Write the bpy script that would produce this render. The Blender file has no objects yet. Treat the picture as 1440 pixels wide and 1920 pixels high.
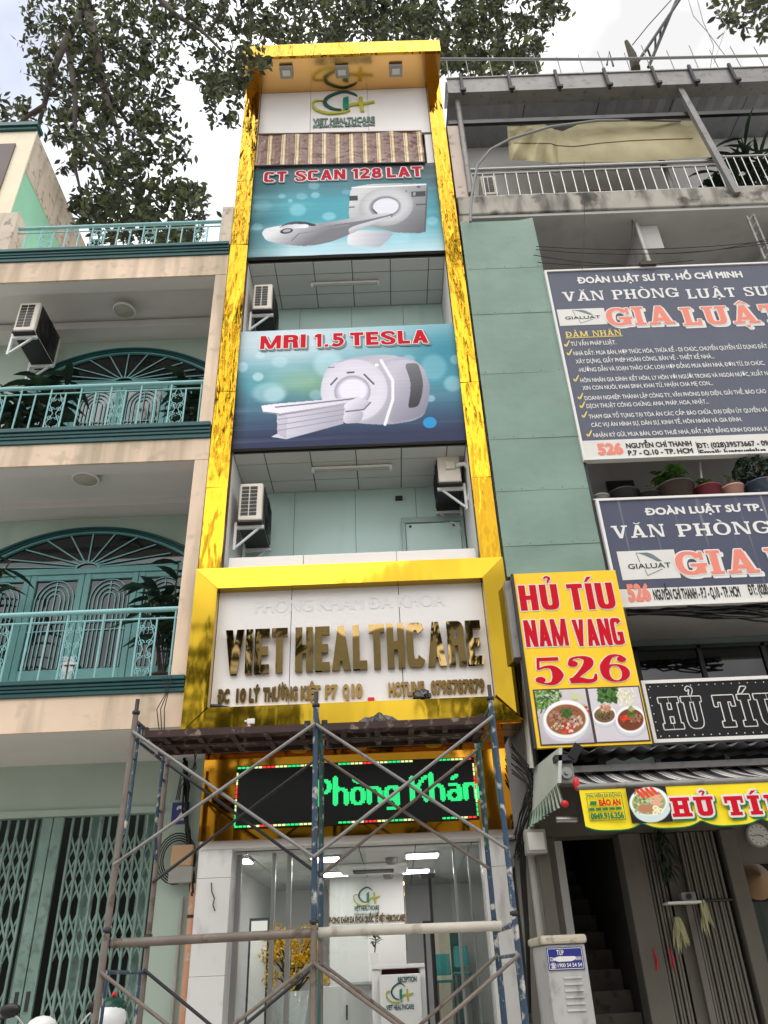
import bpy, bmesh, math, random
import numpy as np
from mathutils import Vector, Matrix

random.seed(7)
rng = np.random.default_rng(11)
scene = bpy.context.scene
COL = scene.collection
R_ = math.radians

# ------------------------------------------------------------------ camera
F_PX, CZ = 1440.0, 1.45


def cam_matrix(p, r, y):
    cy, sy = math.cos(y), math.sin(y)
    A = np.array([[cy, syy, 0] for syy in (sy,)] + [[-sy, cy, 0], [0, 0, 1]]).T
    B = np.array([[1, 0, 0], [0, 0, -1], [0, 1, 0]], float)
    cp, sp = math.cos(p), math.sin(p)
    P_ = np.array([[1, 0, 0], [0, cp, sp], [0, -sp, cp]])
    cr, sr = math.cos(r), math.sin(r)
    C_ = np.array([[cr, -sr, 0], [sr, cr, 0], [0, 0, 1]])
    return C_ @ P_ @ B @ A


CAM_M = cam_matrix(R_(31.2), R_(-2.42), R_(0.3))
cam_data = bpy.data.cameras.new('camera')
cam = bpy.data.objects.new('camera', cam_data)
COL.objects.link(cam)
cam_data.sensor_fit = 'VERTICAL'
cam_data.sensor_height = 36.0
cam_data.lens = 36.0 * F_PX / 1920.0
cam_data.clip_start = 0.05
cam_data.clip_end = 3000
_m = Matrix.Identity(4)
for i in range(3):
    _m[i][0] = CAM_M[0][i]
    _m[i][1] = -CAM_M[1][i]
    _m[i][2] = -CAM_M[2][i]
_m[2][3] = CZ
cam.matrix_world = _m
scene.camera = cam
scene.render.resolution_x, scene.render.resolution_y = 768, 1024


def ray(px, py):
    return CAM_M.T @ np.array([(px - 720) / F_PX, (py - 960) / F_PX, 1.0])


def P(px, py, Y):
    """survey point: where the sight line through a photo pixel meets the plane at distance Y"""
    d = ray(px, py)
    q = d * Y / d[1]
    return Vector((q[0], Y, q[2] + CZ))


def PZ(px, py, Z):
    d = ray(px, py)
    q = d * (Z - CZ) / d[2]
    return Vector((q[0], q[1], Z))


# ------------------------------------------------------------------ light
SUN_EL, SUN_AZ = R_(58), R_(200)
world = bpy.data.worlds.new('World')
scene.world = world
world.use_nodes = True
wn, wl = world.node_tree.nodes, world.node_tree.links
bg = wn['Background']
sky = wn.new('ShaderNodeTexSky')
sky.sky_type = 'NISHITA'
sky.sun_disc = False
sky.sun_elevation = SUN_EL
sky.sun_rotation = SUN_AZ
wl.new(sky.outputs[0], bg.inputs[0])
bg.inputs[1].default_value = 0.12
cloud = wn.new('ShaderNodeBackground')
cloud.inputs[0].default_value = (1.0, 0.995, 1.0, 1)
cloud.inputs[1].default_value = 1.1
wtc = wn.new('ShaderNodeTexCoord')
wno = wn.new('ShaderNodeTexNoise')
wno.inputs['Scale'].default_value = 2.6
wno.inputs['Detail'].default_value = 6
wl.new(wtc.outputs['Generated'], wno.inputs['Vector'])
wn2 = wn.new('ShaderNodeTexNoise')
wn2.inputs['Scale'].default_value = 3.4
wn2.inputs['Detail'].default_value = 4
wl.new(wtc.outputs['Generated'], wn2.inputs['Vector'])
wcs = wn.new('ShaderNodeMapRange')
wcs.inputs['From Min'].default_value = 0.38
wcs.inputs['From Max'].default_value = 0.64
wcs.inputs['To Min'].default_value = 0.56
wcs.inputs['To Max'].default_value = 1.6
wl.new(wn2.outputs[0], wcs.inputs['Value'])
wl.new(wcs.outputs[0], cloud.inputs[1])
wdi = wn.new('ShaderNodeVectorMath')
wdi.operation = 'DISTANCE'
_b = Vector(ray(-10, 80)).normalized()
wdi.inputs[1].default_value = _b
wl.new(wtc.outputs['Generated'], wdi.inputs[0])
wad = wn.new('ShaderNodeMath')
wad.operation = 'ADD'
wl.new(wdi.outputs['Value'], wad.inputs[0])
wl.new(wno.outputs[0], wad.inputs[1])
wra = wn.new('ShaderNodeMapRange')
wra.inputs['From Min'].default_value = 0.60
wra.inputs['From Max'].default_value = 0.95
wra.inputs['To Min'].default_value = 0.36
wl.new(wad.outputs[0], wra.inputs['Value'])
wmx = wn.new('ShaderNodeMixShader')
wl.new(wra.outputs[0], wmx.inputs[0])
wl.new(bg.outputs[0], wmx.inputs[1])
wl.new(cloud.outputs[0], wmx.inputs[2])
wl.new(wmx.outputs[0], wn['World Output'].inputs['Surface'])

sun_d = bpy.data.lights.new('sun', 'SUN')
sun_d.energy = 1.1
sun_d.angle = R_(60)
sun_d.color = (1.0, 0.96, 0.9)
sun = bpy.data.objects.new('sun', sun_d)
COL.objects.link(sun)
_sd = Vector((math.sin(SUN_AZ) * math.cos(SUN_EL), math.cos(SUN_AZ) * math.cos(SUN_EL), math.sin(SUN_EL)))
sun.rotation_euler = (-_sd).to_track_quat('-Z', 'Y').to_euler()
sun.location = (0, -10, 40)

scene.view_settings.view_transform = 'Standard'
scene.view_settings.look = 'None'
scene.view_settings.gamma = 1
scene.view_settings.exposure = 0.74
scene.cycles.max_bounces = 8
scene.cycles.transparent_max_bounces = 12
scene.cycles.use_denoising = True
scene.cycles.sample_clamp_indirect = 6


# ------------------------------------------------------------------ materials
def lin(c):
    r = []
    for v in c:
        v = v / 255.0
        r.append(v / 12.92 if v <= 0.04045 else ((v + 0.055) / 1.055) ** 2.4)
    return (*r, 1.0)


def mat(name, c, rough=0.6, metal=0.0, var=0.0, vscale=2.0, streak=0.0, sc=(60, 55, 50), sscale=(5, 5, .35), sthr=.55,
        bump=0.0, bscale=30.0, bstretch=(1, 1, 1), bdist=.02, bdetail=4, spec=0.4, emit=None, es=0.0, coat=0.0, spots=0.0, spotc=(40, 38, 35), spscale=9.0):
    m = bpy.data.materials.new(name)
    m.use_nodes = True
    n, l = m.node_tree.nodes, m.node_tree.links
    b = n['Principled BSDF']
    base = lin(c)
    b.inputs['Base Color'].default_value = base
    b.inputs['Roughness'].default_value = rough
    b.inputs['Metallic'].default_value = metal
    b.inputs['Specular IOR Level'].default_value = spec
    b.inputs['Coat Weight'].default_value = coat
    if emit is not None:
        b.inputs['Emission Color'].default_value = lin(emit)
        b.inputs['Emission Strength'].default_value = es
    tc = n.new('ShaderNodeTexCoord')
    cur = None

    def noise(scale, stretch=(1, 1, 1), detail=5):
        mp = n.new('ShaderNodeMapping')
        mp.inputs['Scale'].default_value = stretch
        l.new(tc.outputs['Object'], mp.inputs['Vector'])
        t = n.new('ShaderNodeTexNoise')
        t.inputs['Scale'].default_value = scale
        t.inputs['Detail'].default_value = detail
        l.new(mp.outputs[0], t.inputs['Vector'])
        return t.outputs[0]

    def mixto(fac, col):
        nonlocal cur
        x = n.new('ShaderNodeMix')
        x.data_type = 'RGBA'
        l.new(fac, x.inputs[0])
        if cur is None:
            x.inputs[6].default_value = base
        else:
            l.new(cur, x.inputs[6])
        x.inputs[7].default_value = col
        cur = x.outputs[2]

    def rng_(src, a, b_, to):
        q = n.new('ShaderNodeMapRange')
        q.inputs['From Min'].default_value = a
        q.inputs['From Max'].default_value = b_
        q.inputs['To Max'].default_value = to
        l.new(src, q.inputs['Value'])
        return q.outputs[0]

    if var:
        f = rng_(noise(vscale), .35, .7, var)
        mixto(f, (base[0] * .45, base[1] * .45, base[2] * .43, 1))
    if streak:
        f = rng_(noise(1.0, sscale, 6), sthr, sthr + .2, streak)
        mixto(f, lin(sc))
    if spots:
        f = rng_(noise(spscale, (1, 1, 1), 8), .56, .66, spots)
        mixto(f, lin(spotc))
    if cur is not None:
        l.new(cur, b.inputs['Base Color'])
    if bump:
        bp = n.new('ShaderNodeBump')
        bp.inputs['Strength'].default_value = bump
        bp.inputs['Distance'].default_value = bdist
        l.new(noise(bscale, bstretch, bdetail), bp.inputs['Height'])
        l.new(bp.outputs[0], b.inputs['Normal'])
    return m


def mat_vcol(name, rough=.45, spec=.18):
    m = bpy.data.materials.new(name)
    m.use_nodes = True
    n, l = m.node_tree.nodes, m.node_tree.links
    a = n.new('ShaderNodeAttribute')
    a.attribute_name = 'Col'
    b = n['Principled BSDF']
    l.new(a.outputs['Color'], b.inputs['Base Color'])
    b.inputs['Roughness'].default_value = rough
    b.inputs['Specular IOR Level'].default_value = spec
    return m


def mat_glass(name, tint=(235, 245, 240), refl=1.0):
    m = bpy.data.materials.new(name)
    m.use_nodes = True
    n, l = m.node_tree.nodes, m.node_tree.links
    n.remove(n['Principled BSDF'])
    t = n.new('ShaderNodeBsdfTransparent')
    t.inputs[0].default_value = lin(tint)
    g = n.new('ShaderNodeBsdfGlossy')
    g.inputs['Roughness'].default_value = 0.01
    fr = n.new('ShaderNodeFresnel')
    fr.inputs[0].default_value = 1.5
    mu = n.new('ShaderNodeMath')
    mu.operation = 'MULTIPLY'
    mu.inputs[1].default_value = refl
    l.new(fr.outputs[0], mu.inputs[0])
    x = n.new('ShaderNodeMixShader')
    l.new(mu.outputs[0], x.inputs[0])
    l.new(t.outputs[0], x.inputs[1])
    l.new(g.outputs[0], x.inputs[2])
    l.new(x.outputs[0], n['Material Output'].inputs[0])
    return m


def mat_leaf(name, c1, c2, trans=.25, rough=.45):
    m = bpy.data.materials.new(name)
    m.use_nodes = True
    n, l = m.node_tree.nodes, m.node_tree.links
    b = n['Principled BSDF']
    g = n.new('ShaderNodeNewGeometry')
    x = n.new('ShaderNodeMix')
    x.data_type = 'RGBA'
    x.inputs[6].default_value = lin(c1)
    x.inputs[7].default_value = lin(c2)
    pw = n.new('ShaderNodeMath')
    pw.operation = 'POWER'
    pw.inputs[1].default_value = 2.2
    l.new(g.outputs['Random Per Island'], pw.inputs[0])
    l.new(pw.outputs[0], x.inputs[0])
    l.new(x.outputs[2], b.inputs['Base Color'])
    b.inputs['Roughness'].default_value = rough
    b.inputs['Specular IOR Level'].default_value = .3
    t = n.new('ShaderNodeBsdfTranslucent')
    l.new(x.outputs[2], t.inputs[0])
    ms = n.new('ShaderNodeMixShader')
    ms.inputs[0].default_value = trans
    l.new(b.outputs[0], ms.inputs[1])
    l.new(t.outputs[0], ms.inputs[2])
    l.new(ms.outputs[0], n['Material Output'].inputs[0])
    return m


def mat_bands(name, cols, axis=0, period=.2, rough=.6, bump=0, bscale=6):
    """vertical stripes woven into a cloth: cols = [(start fraction, colour)]"""
    m = bpy.data.materials.new(name)
    m.use_nodes = True
    n, l = m.node_tree.nodes, m.node_tree.links
    b = n['Principled BSDF']
    b.inputs['Roughness'].default_value = rough
    tc = n.new('ShaderNodeTexCoord')
    sp = n.new('ShaderNodeSeparateXYZ')
    l.new(tc.outputs['Object'], sp.inputs[0])
    d = n.new('ShaderNodeMath')
    d.operation = 'DIVIDE'
    d.inputs[1].default_value = period
    l.new(sp.outputs[axis], d.inputs[0])
    fr = n.new('ShaderNodeMath')
    fr.operation = 'FRACT'
    l.new(d.outputs[0], fr.inputs[0])
    rp = n.new('ShaderNodeValToRGB')
    rp.color_ramp.interpolation = 'CONSTANT'
    e = rp.color_ramp.elements
    while len(e) < len(cols):
        e.new(.5)
    for k, (p_, c) in enumerate(cols):
        e[k].position = p_
        e[k].color = lin(c)
    l.new(fr.outputs[0], rp.inputs[0])
    l.new(rp.outputs[0], b.inputs['Base Color'])
    if bump:
        t = n.new('ShaderNodeTexNoise')
        t.inputs['Scale'].default_value = bscale
        l.new(tc.outputs['Object'], t.inputs['Vector'])
        bp = n.new('ShaderNodeBump')
        bp.inputs['Strength'].default_value = bump
        bp.inputs['Distance'].default_value = .05
        l.new(t.outputs[0], bp.inputs['Height'])
        l.new(bp.outputs[0], b.inputs['Normal'])
    return m


# ------------------------------------------------------------------ mesh helpers
def total_loc(o):
    v = Vector((0, 0, 0))
    while o is not None:
        v += o.location
        o = o.parent
    return v


class MB:
    def __init__(s):
        s.v, s.f, s.sm, s.mi = [], [], [], []

    def add(s, vs, fs, smooth=False, m=0):
        b = len(s.v)
        s.v += [tuple(q) for q in vs]
        s.f += [tuple(b + i for i in f) for f in fs]
        s.sm += [smooth] * len(fs)
        s.mi += [m] * len(fs)
        return s

    def box(s, x0, x1, y0, y1, z0, z1, m=0):
        vs = [(x, y, z) for z in (z0, z1) for y in (y0, y1) for x in (x0, x1)]
        return s.add(vs, [(0, 2, 3, 1), (4, 5, 7, 6), (0, 1, 5, 4), (2, 6, 7, 3), (0, 4, 6, 2), (1, 3, 7, 5)], m=m)

    def prism(s, pts, y0, y1, m=0):
        """polygon in X,Z pushed through Y"""
        n = len(pts)
        a = sum(pts[i][0] * pts[(i + 1) % n][1] - pts[(i + 1) % n][0] * pts[i][1] for i in range(n))
        if a < 0:
            pts = pts[::-1]
        vs = [(p[0], y0, p[1]) for p in pts] + [(p[0], y1, p[1]) for p in pts]
        fs = [tuple(range(n)), tuple(range(2 * n - 1, n - 1, -1))]
        fs += [((i + 1) % n, i, n + i, n + (i + 1) % n) for i in range(n)]
        return s.add(vs, fs, m=m)

    def hexa(s, a, b, m=0):
        """box from two matching quads"""
        vs = list(a) + list(b)
        fs = [(0, 1, 2, 3), (7, 6, 5, 4)] + [((i + 1) % 4, i, 4 + i, 4 + (i + 1) % 4) for i in range(4)]
        return s.add(vs, fs, m=m)

    def quad(s, a, b, c, d, m=0):
        return s.add([a, b, c, d], [(0, 1, 2, 3)], m=m)

    def tube(s, pts, r, n=6, closed=False, m=0, smooth=True):
        pts = [Vector(p) for p in pts]
        k = len(pts)
        rr = r if isinstance(r, (list, tuple)) else [r] * k
        rings = []
        prev = None
        for i, p in enumerate(pts):
            a = pts[(i - 1) % k] if (closed or i > 0) else p
            b = pts[(i + 1) % k] if (closed or i < k - 1) else p
            t = (b - a)
            if t.length < 1e-9:
                t = Vector((0, 0, 1))
            t.normalize()
            if prev is None:
                u = t.orthogonal().normalized()
            else:
                u = prev - t * prev.dot(t)
                u = u.normalized() if u.length > 1e-6 else t.orthogonal().normalized()
            prev = u
            w = t.cross(u)
            rings.append([p + (u * math.cos(2 * math.pi * j / n) + w * math.sin(2 * math.pi * j / n)) * rr[i] for j in range(n)])
        vs = [q for ring in rings for q in ring]
        fs = []
        for i in range(k if closed else k - 1):
            i2 = (i + 1) % k
            for j in range(n):
                fs.append((i * n + j, i * n + (j + 1) % n, i2 * n + (j + 1) % n, i2 * n + j))
        s.add(vs, fs, smooth, m)
        if not closed:
            s.add(rings[0][::-1], [tuple(range(n))], False, m)
            s.add(rings[-1], [tuple(range(n))], False, m)
        return s

    def bar(s, a, b, w, h, m=0):
        """square bar between two points; w across, h the other way"""
        a, b = Vector(a), Vector(b)
        t = (b - a).normalized()
        u = t.cross(Vector((0, 1, 0)))
        u = u.normalized() if u.length > 1e-4 else Vector((1, 0, 0))
        q = t.cross(u).normalized()
        f = [(-1, -1), (1, -1), (1, 1), (-1, 1)]
        A = [a + u * i * w / 2 + q * j * h / 2 for i, j in f]
        B = [b + u * i * w / 2 + q * j * h / 2 for i, j in f]
        return s.hexa(A, B, m)

    def lathe(s, c, prof, n=16, m=0, ax=1.0, ay=1.0):
        c = Vector(c)
        vs = [c + Vector((r * ax * math.cos(2 * math.pi * j / n), r * ay * math.sin(2 * math.pi * j / n), z)) for r, z in prof for j in range(n)]
        fs = []
        for i in range(len(prof) - 1):
            for j in range(n):
                fs.append((i * n + j, i * n + (j + 1) % n, (i + 1) * n + (j + 1) % n, (i + 1) * n + j))
        return s.add(vs, fs, True, m)

    def disc_y(s, c, rx, rz, y0, y1, n=24, m=0):
        return s.prism([(c[0] + rx * math.cos(2 * math.pi * j / n), c[1] + rz * math.sin(2 * math.pi * j / n)) for j in range(n)], y0, y1, m)

    def ball(s, c, rx, ry, rz, n=10, k=7, m=0):
        prof = [(max(math.sin(math.pi * i / k), 1e-3), -math.cos(math.pi * i / k)) for i in range(k + 1)]
        c = Vector(c)
        vs = [c + Vector((r * rx * math.cos(2 * math.pi * j / n), r * ry * math.sin(2 * math.pi * j / n), z * rz)) for r, z in prof for j in range(n)]
        fs = []
        for i in range(k):
            for j in range(n):
                fs.append((i * n + j, i * n + (j + 1) % n, (i + 1) * n + (j + 1) % n, (i + 1) * n + j))
        return s.add(vs, fs, True, m)

    def build(s, name, mats, parent=None, bevel=0.0, fix=True):
        off = total_loc(parent) if parent is not None else Vector((0, 0, 0))
        me = bpy.data.meshes.new(name)
        me.from_pydata([(x - off.x, y - off.y, z - off.z) for x, y, z in s.v], [], s.f)
        if not isinstance(mats, (list, tuple)):
            mats = [mats]
        for q in mats:
            me.materials.append(q)
        me.polygons.foreach_set('use_smooth', s.sm)
        me.polygons.foreach_set('material_index', s.mi)
        if fix:
            b = bmesh.new()
            b.from_mesh(me)
            bmesh.ops.recalc_face_normals(b, faces=b.faces)
            b.to_mesh(me)
            b.free()
        me.update()
        o = bpy.data.objects.new(name, me)
        COL.objects.link(o)
        o.parent = parent
        if bevel:
            md = o.modifiers.new('bevel', 'BEVEL')
            md.width = bevel
            md.segments = 2
            md.limit_method = 'ANGLE'
            md.angle_limit = R_(40)
        return o


def tag(o, label=None, cat=None, group=None, kind=None):
    if label:
        o['label'] = label
    if cat:
        o['category'] = cat
    if group:
        o['group'] = group
    if kind:
        o['kind'] = kind
    return o


def thing(name, label, cat, loc=(0, 0, 0), group=None):
    o = bpy.data.objects.new(name, None)
    o.empty_display_size = .2
    COL.objects.link(o)
    o.location = loc
    return tag(o, label, cat, group)


def copy_tree(o, parent=None):
    c = o.copy()
    COL.objects.link(c)
    c.parent = parent
    for ch in [x for x in bpy.data.objects if x.parent == o]:
        copy_tree(ch, c)
    return c


def box(name, m, parent, *a, bevel=0.0):
    return MB().box(*a).build(name, m, parent, bevel)


# ------------------------------------------------------------------ printed pictures (painted in numpy, carried as mesh colours)
class Canvas:
    def __init__(s, w, h, c=(255, 255, 255), quad=None):
        s.w, s.h = w, h
        s.a = np.zeros((h, w, 3))
        s.a[:] = c
        s.X, s.Y = np.meshgrid((np.arange(w) + .5) / w, (np.arange(h) + .5) / h)
        if quad is not None:  # homography: unit square -> the coordinates shapes are given in
            src = [(0, 0), (1, 0), (1, 1), (0, 1)]
            A, B = [], []
            for (u, v), (x, y) in zip(src, quad):
                A += [[u, v, 1, 0, 0, 0, -u * x, -v * x], [0, 0, 0, u, v, 1, -u * y, -v * y]]
                B += [x, y]
            hh = np.append(np.linalg.solve(np.array(A, float), np.array(B, float)), 1).reshape(3, 3)
            q = np.stack([s.X, s.Y, np.ones_like(s.X)], -1) @ hh.T
            s.x, s.y = q[..., 0] / q[..., 2], q[..., 1] / q[..., 2]
        else:
            s.x, s.y = s.X * w, s.Y * h

    def put(s, mask, c, alpha=1.0):
        k = np.clip(mask * alpha, 0, 1)[..., None]
        s.a = s.a * (1 - k) + np.asarray(c, float) * k

    def ell(s, cx, cy, rx, ry, c, alpha=1.0, soft=.06, rot=0.0):
        dx, dy = s.x - cx, s.y - cy
        cr, sr = math.cos(rot), math.sin(rot)
        d = np.sqrt(((dx * cr + dy * sr) / rx) ** 2 + ((-dx * sr + dy * cr) / ry) ** 2)
        s.put(np.clip((1 - d) / soft + .5, 0, 1), c, alpha)

    def mask_poly(s, pts):
        m = np.zeros_like(s.x, bool)
        n = len(pts)
        for i in range(n):
            (x1, y1), (x2, y2) = pts[i], pts[(i + 1) % n]
            if y1 == y2:
                continue
            c = ((s.y >= min(y1, y2)) & (s.y < max(y1, y2)) & (s.x < (x2 - x1) * (s.y - y1) / (y2 - y1) + x1))
            m ^= c
        return m.astype(float)

    def poly(s, pts, c, alpha=1.0):
        s.put(s.mask_poly(pts), c, alpha)

    def pgrad(s, pts, c0, c1, p0, p1, alpha=1.0, rnd=2):
        for _ in range(rnd):
            pts = [q for i in range(len(pts)) for q in (tuple(np.array(pts[i]) * .82 + np.array(pts[(i + 1) % len(pts)]) * .18), tuple(np.array(pts[i]) * .18 + np.array(pts[(i + 1) % len(pts)]) * .82))]
        d = np.array(p1, float) - np.array(p0, float)
        t = np.clip(((s.x - p0[0]) * d[0] + (s.y - p0[1]) * d[1]) / (d @ d), 0, 1)[..., None]
        s.put(s.mask_poly(pts), np.array(c0) * (1 - t) + np.array(c1) * t, alpha)

    def line(s, a, b, w, c, alpha=1.0):
        a, b = np.array(a, float), np.array(b, float)
        d = b - a
        t = np.clip(((s.x - a[0]) * d[0] + (s.y - a[1]) * d[1]) / (d @ d), 0, 1)
        r = np.hypot(s.x - a[0] - t * d[0], s.y - a[1] - t * d[1])
        s.put(np.clip((w - r) / max(w * .4, .3) + .5, 0, 1), c, alpha)

    def panel(s, name, m, parent, tl, tr, bl, wave=0.0):
        """lay the picture on a flat panel: three corners of the real panel"""
        tl, tr, bl = Vector(tl), Vector(tr), Vector(bl)
        off = total_loc(parent)
        W, H = s.w, s.h
        u, v = np.meshgrid(np.linspace(0, 1, W), np.linspace(0, 1, H))
        co = (np.array(tl - off)[None, None] + u[..., None] * np.array(tr - tl) + v[..., None] * np.array(bl - tl))
        if wave:
            co[..., 1] += wave * (np.sin(u * 17 + v * 3) * .5 + np.sin(v * 11 + u * 5) * .5)
        idx = np.arange(W * H).reshape(H, W)
        fs = np.stack([idx[:-1, :-1], idx[1:, :-1], idx[1:, 1:], idx[:-1, 1:]], -1).reshape(-1, 4)
        me = bpy.data.meshes.new(name)
        me.vertices.add(W * H)
        me.vertices.foreach_set('co', co.reshape(-1))
        me.loops.add(len(fs) * 4)
        me.loops.foreach_set('vertex_index', fs.reshape(-1))
        me.polygons.add(len(fs))
        me.polygons.foreach_set('loop_start', np.arange(len(fs)) * 4)
        me.polygons.foreach_set('loop_total', np.full(len(fs), 4))
        me.update(calc_edges=True)
        me.validate()
        at = me.color_attributes.new('Col', 'FLOAT_COLOR', 'POINT')
        a = np.clip(s.a, 0, 255) / 255
        a = np.where(a <= .04045, a / 12.92, ((a + .055) / 1.055) ** 2.4)
        at.data.foreach_set('color', np.concatenate([a, np.ones((H, W, 1))], -1).reshape(-1))
        me.polygons.foreach_set('use_smooth', [True] * len(fs))
        me.materials.append(m)
        o = bpy.data.objects.new(name, me)
        COL.objects.link(o)
        o.parent = parent
        return o


# ------------------------------------------------------------------ lettering
_tc = {}


def font_mesh(txt):
    if txt not in _tc:
        c = bpy.data.curves.new('lettering', 'FONT')
        c.body = txt
        c.resolution_u = 3
        o = bpy.data.objects.new('lettering', c)
        me = o.to_mesh()
        vs = np.array([tuple(v.co) for v in me.vertices])[:, :2]
        fs = [tuple(p.vertices) for p in me.polygons]
        o.to_mesh_clear()
        bpy.data.objects.remove(o)
        bpy.data.curves.remove(c)
        _tc[txt] = (vs, fs)
    return _tc[txt]


_hv, _ = font_mesh('H')
CAP = _hv[:, 1].max()


def place2d(mb, pieces, x0, z0, sx, sz, y, thick=0.0, jit=.0028, shear=0.0, m=0):
    """pieces = [(2-D verts, faces)] laid in the X,Z plane at depth y (towards -Y)"""
    for k, (vs, fs) in enumerate(pieces):
        yy = y - jit * k / max(len(pieces) - 1, 1)
        P3 = [(x0 + (a + shear * b) * sx, yy, z0 + b * sz) for a, b in vs]
        if thick:
            n = len(P3)
            back = [(p[0], y + thick, p[2]) for p in P3]
            ed = {}
            for f in fs:
                for i in range(len(f)):
                    e = (f[i], f[(i + 1) % len(f)])
                    ed[e] = 1
            side = [(a, b, n + b, n + a) for (a, b) in ed if (b, a) not in ed]
            mb.add(P3 + back, list(fs) + side, m=m)
        else:
            mb.add(P3, fs, m=m)


def strike(txt, bold, nd=6):
    plain = txt.replace('Đ', 'D')
    vs, fs = font_mesh(plain)
    base = [(vs, fs)]
    if 'Đ' in txt:
        dv = font_mesh('D')[0]
        wd = dv[:, 0].max() - dv[:, 0].min()
        for i, ch in enumerate(txt):
            if ch == 'Đ':  # crossed D: the bar is a stroke of its own
                x = font_mesh(plain[:i + 1])[0][:, 0].max() - wd
                base.append((np.array([(x - .09, CAP * .47), (x + wd * .42, CAP * .47), (x + wd * .42, CAP * .56), (x - .09, CAP * .56)]), [(0, 1, 2, 3)]))
    out = list(base)
    if bold:
        for k in range(nd):
            a = 2 * math.pi * k / nd
            out += [(v + np.array([math.cos(a), math.sin(a)]) * bold, f) for v, f in base]
    return out


def text_on(mb, txt, x0, x1, z, cap, y, bold=.02, nd=6, thick=0.0, shear=0.0, m=0):
    """text from x0 to x1 on baseline z with capital height cap"""
    pc = strike(txt, bold, nd)
    lo = min(p[0][:, 0].min() for p in pc)
    hi = max(p[0][:, 0].max() for p in pc)
    sx = (x1 - x0) / (hi - lo)
    place2d(mb, pc, x0 - lo * sx, z, sx, cap / CAP, y, thick, .0024, shear, m)


# own block letters: heavy sans and slab, drawn as overlapping pieces
def rect(x0, y0, x1, y1):
    return (np.array([(x0, y0), (x1, y0), (x1, y1), (x0, y1)], float), [(0, 1, 2, 3)])


def pg(*pts):
    return (np.array(pts, float), [tuple(range(len(pts)))])


def ring(cx, cy, rx, ry, w, b, a0, a1, n=3.0, k=20):
    vs = []
    for i in range(k + 1):
        a = R_(a0 + (a1 - a0) * i / k)
        c, s_ = math.cos(a), math.sin(a)
        e = 2 / n
        X, Z = math.copysign(abs(c) ** e, c), math.copysign(abs(s_) ** e, s_)
        vs += [(cx + rx * X, cy + ry * Z), (cx + (rx - w) * X, cy + (ry - b) * Z)]
    return (np.array(vs), [(2 * i, 2 * i + 2, 2 * i + 3, 2 * i + 1) for i in range(k)])


def sweep2(pts, ws, k=8):
    """smooth stroke with changing width (Catmull-Rom)"""
    pts = [Vector((*p, 0)) for p in pts]
    C_, W = [], []
    n = len(pts)
    for i in range(n - 1):
        p0, p1, p2, p3 = pts[max(i - 1, 0)], pts[i], pts[i + 1], pts[min(i + 2, n - 1)]
        for j in range(k):
            t = j / k
            C_.append(.5 * ((2 * p1) + (p2 - p0) * t + (2 * p0 - 5 * p1 + 4 * p2 - p3) * t * t + (3 * p1 - p0 - 3 * p2 + p3) * t ** 3))
            W.append(ws[i] * (1 - t) + ws[i + 1] * t)
    C_.append(pts[-1])
    W.append(ws[-1])
    vs = []
    for i, c in enumerate(C_):
        t = (C_[min(i + 1, len(C_) - 1)] - C_[max(i - 1, 0)]).normalized()
        nn = Vector((-t.y, t.x, 0)) * W[i] / 2
        vs += [(c.x + nn.x, c.y + nn.y), (c.x - nn.x, c.y - nn.y)]
    return (np.array(vs), [(2 * i, 2 * i + 1, 2 * i + 3, 2 * i + 2) for i in range(len(C_) - 1)])


def disc2(cx, cy, r, ry=None, n=14):
    ry = ry or r
    return (np.array([(cx + r * math.cos(2 * math.pi * i / n), cy + ry * math.sin(2 * math.pi * i / n)) for i in range(n)]), [tuple(range(n))])


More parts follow.
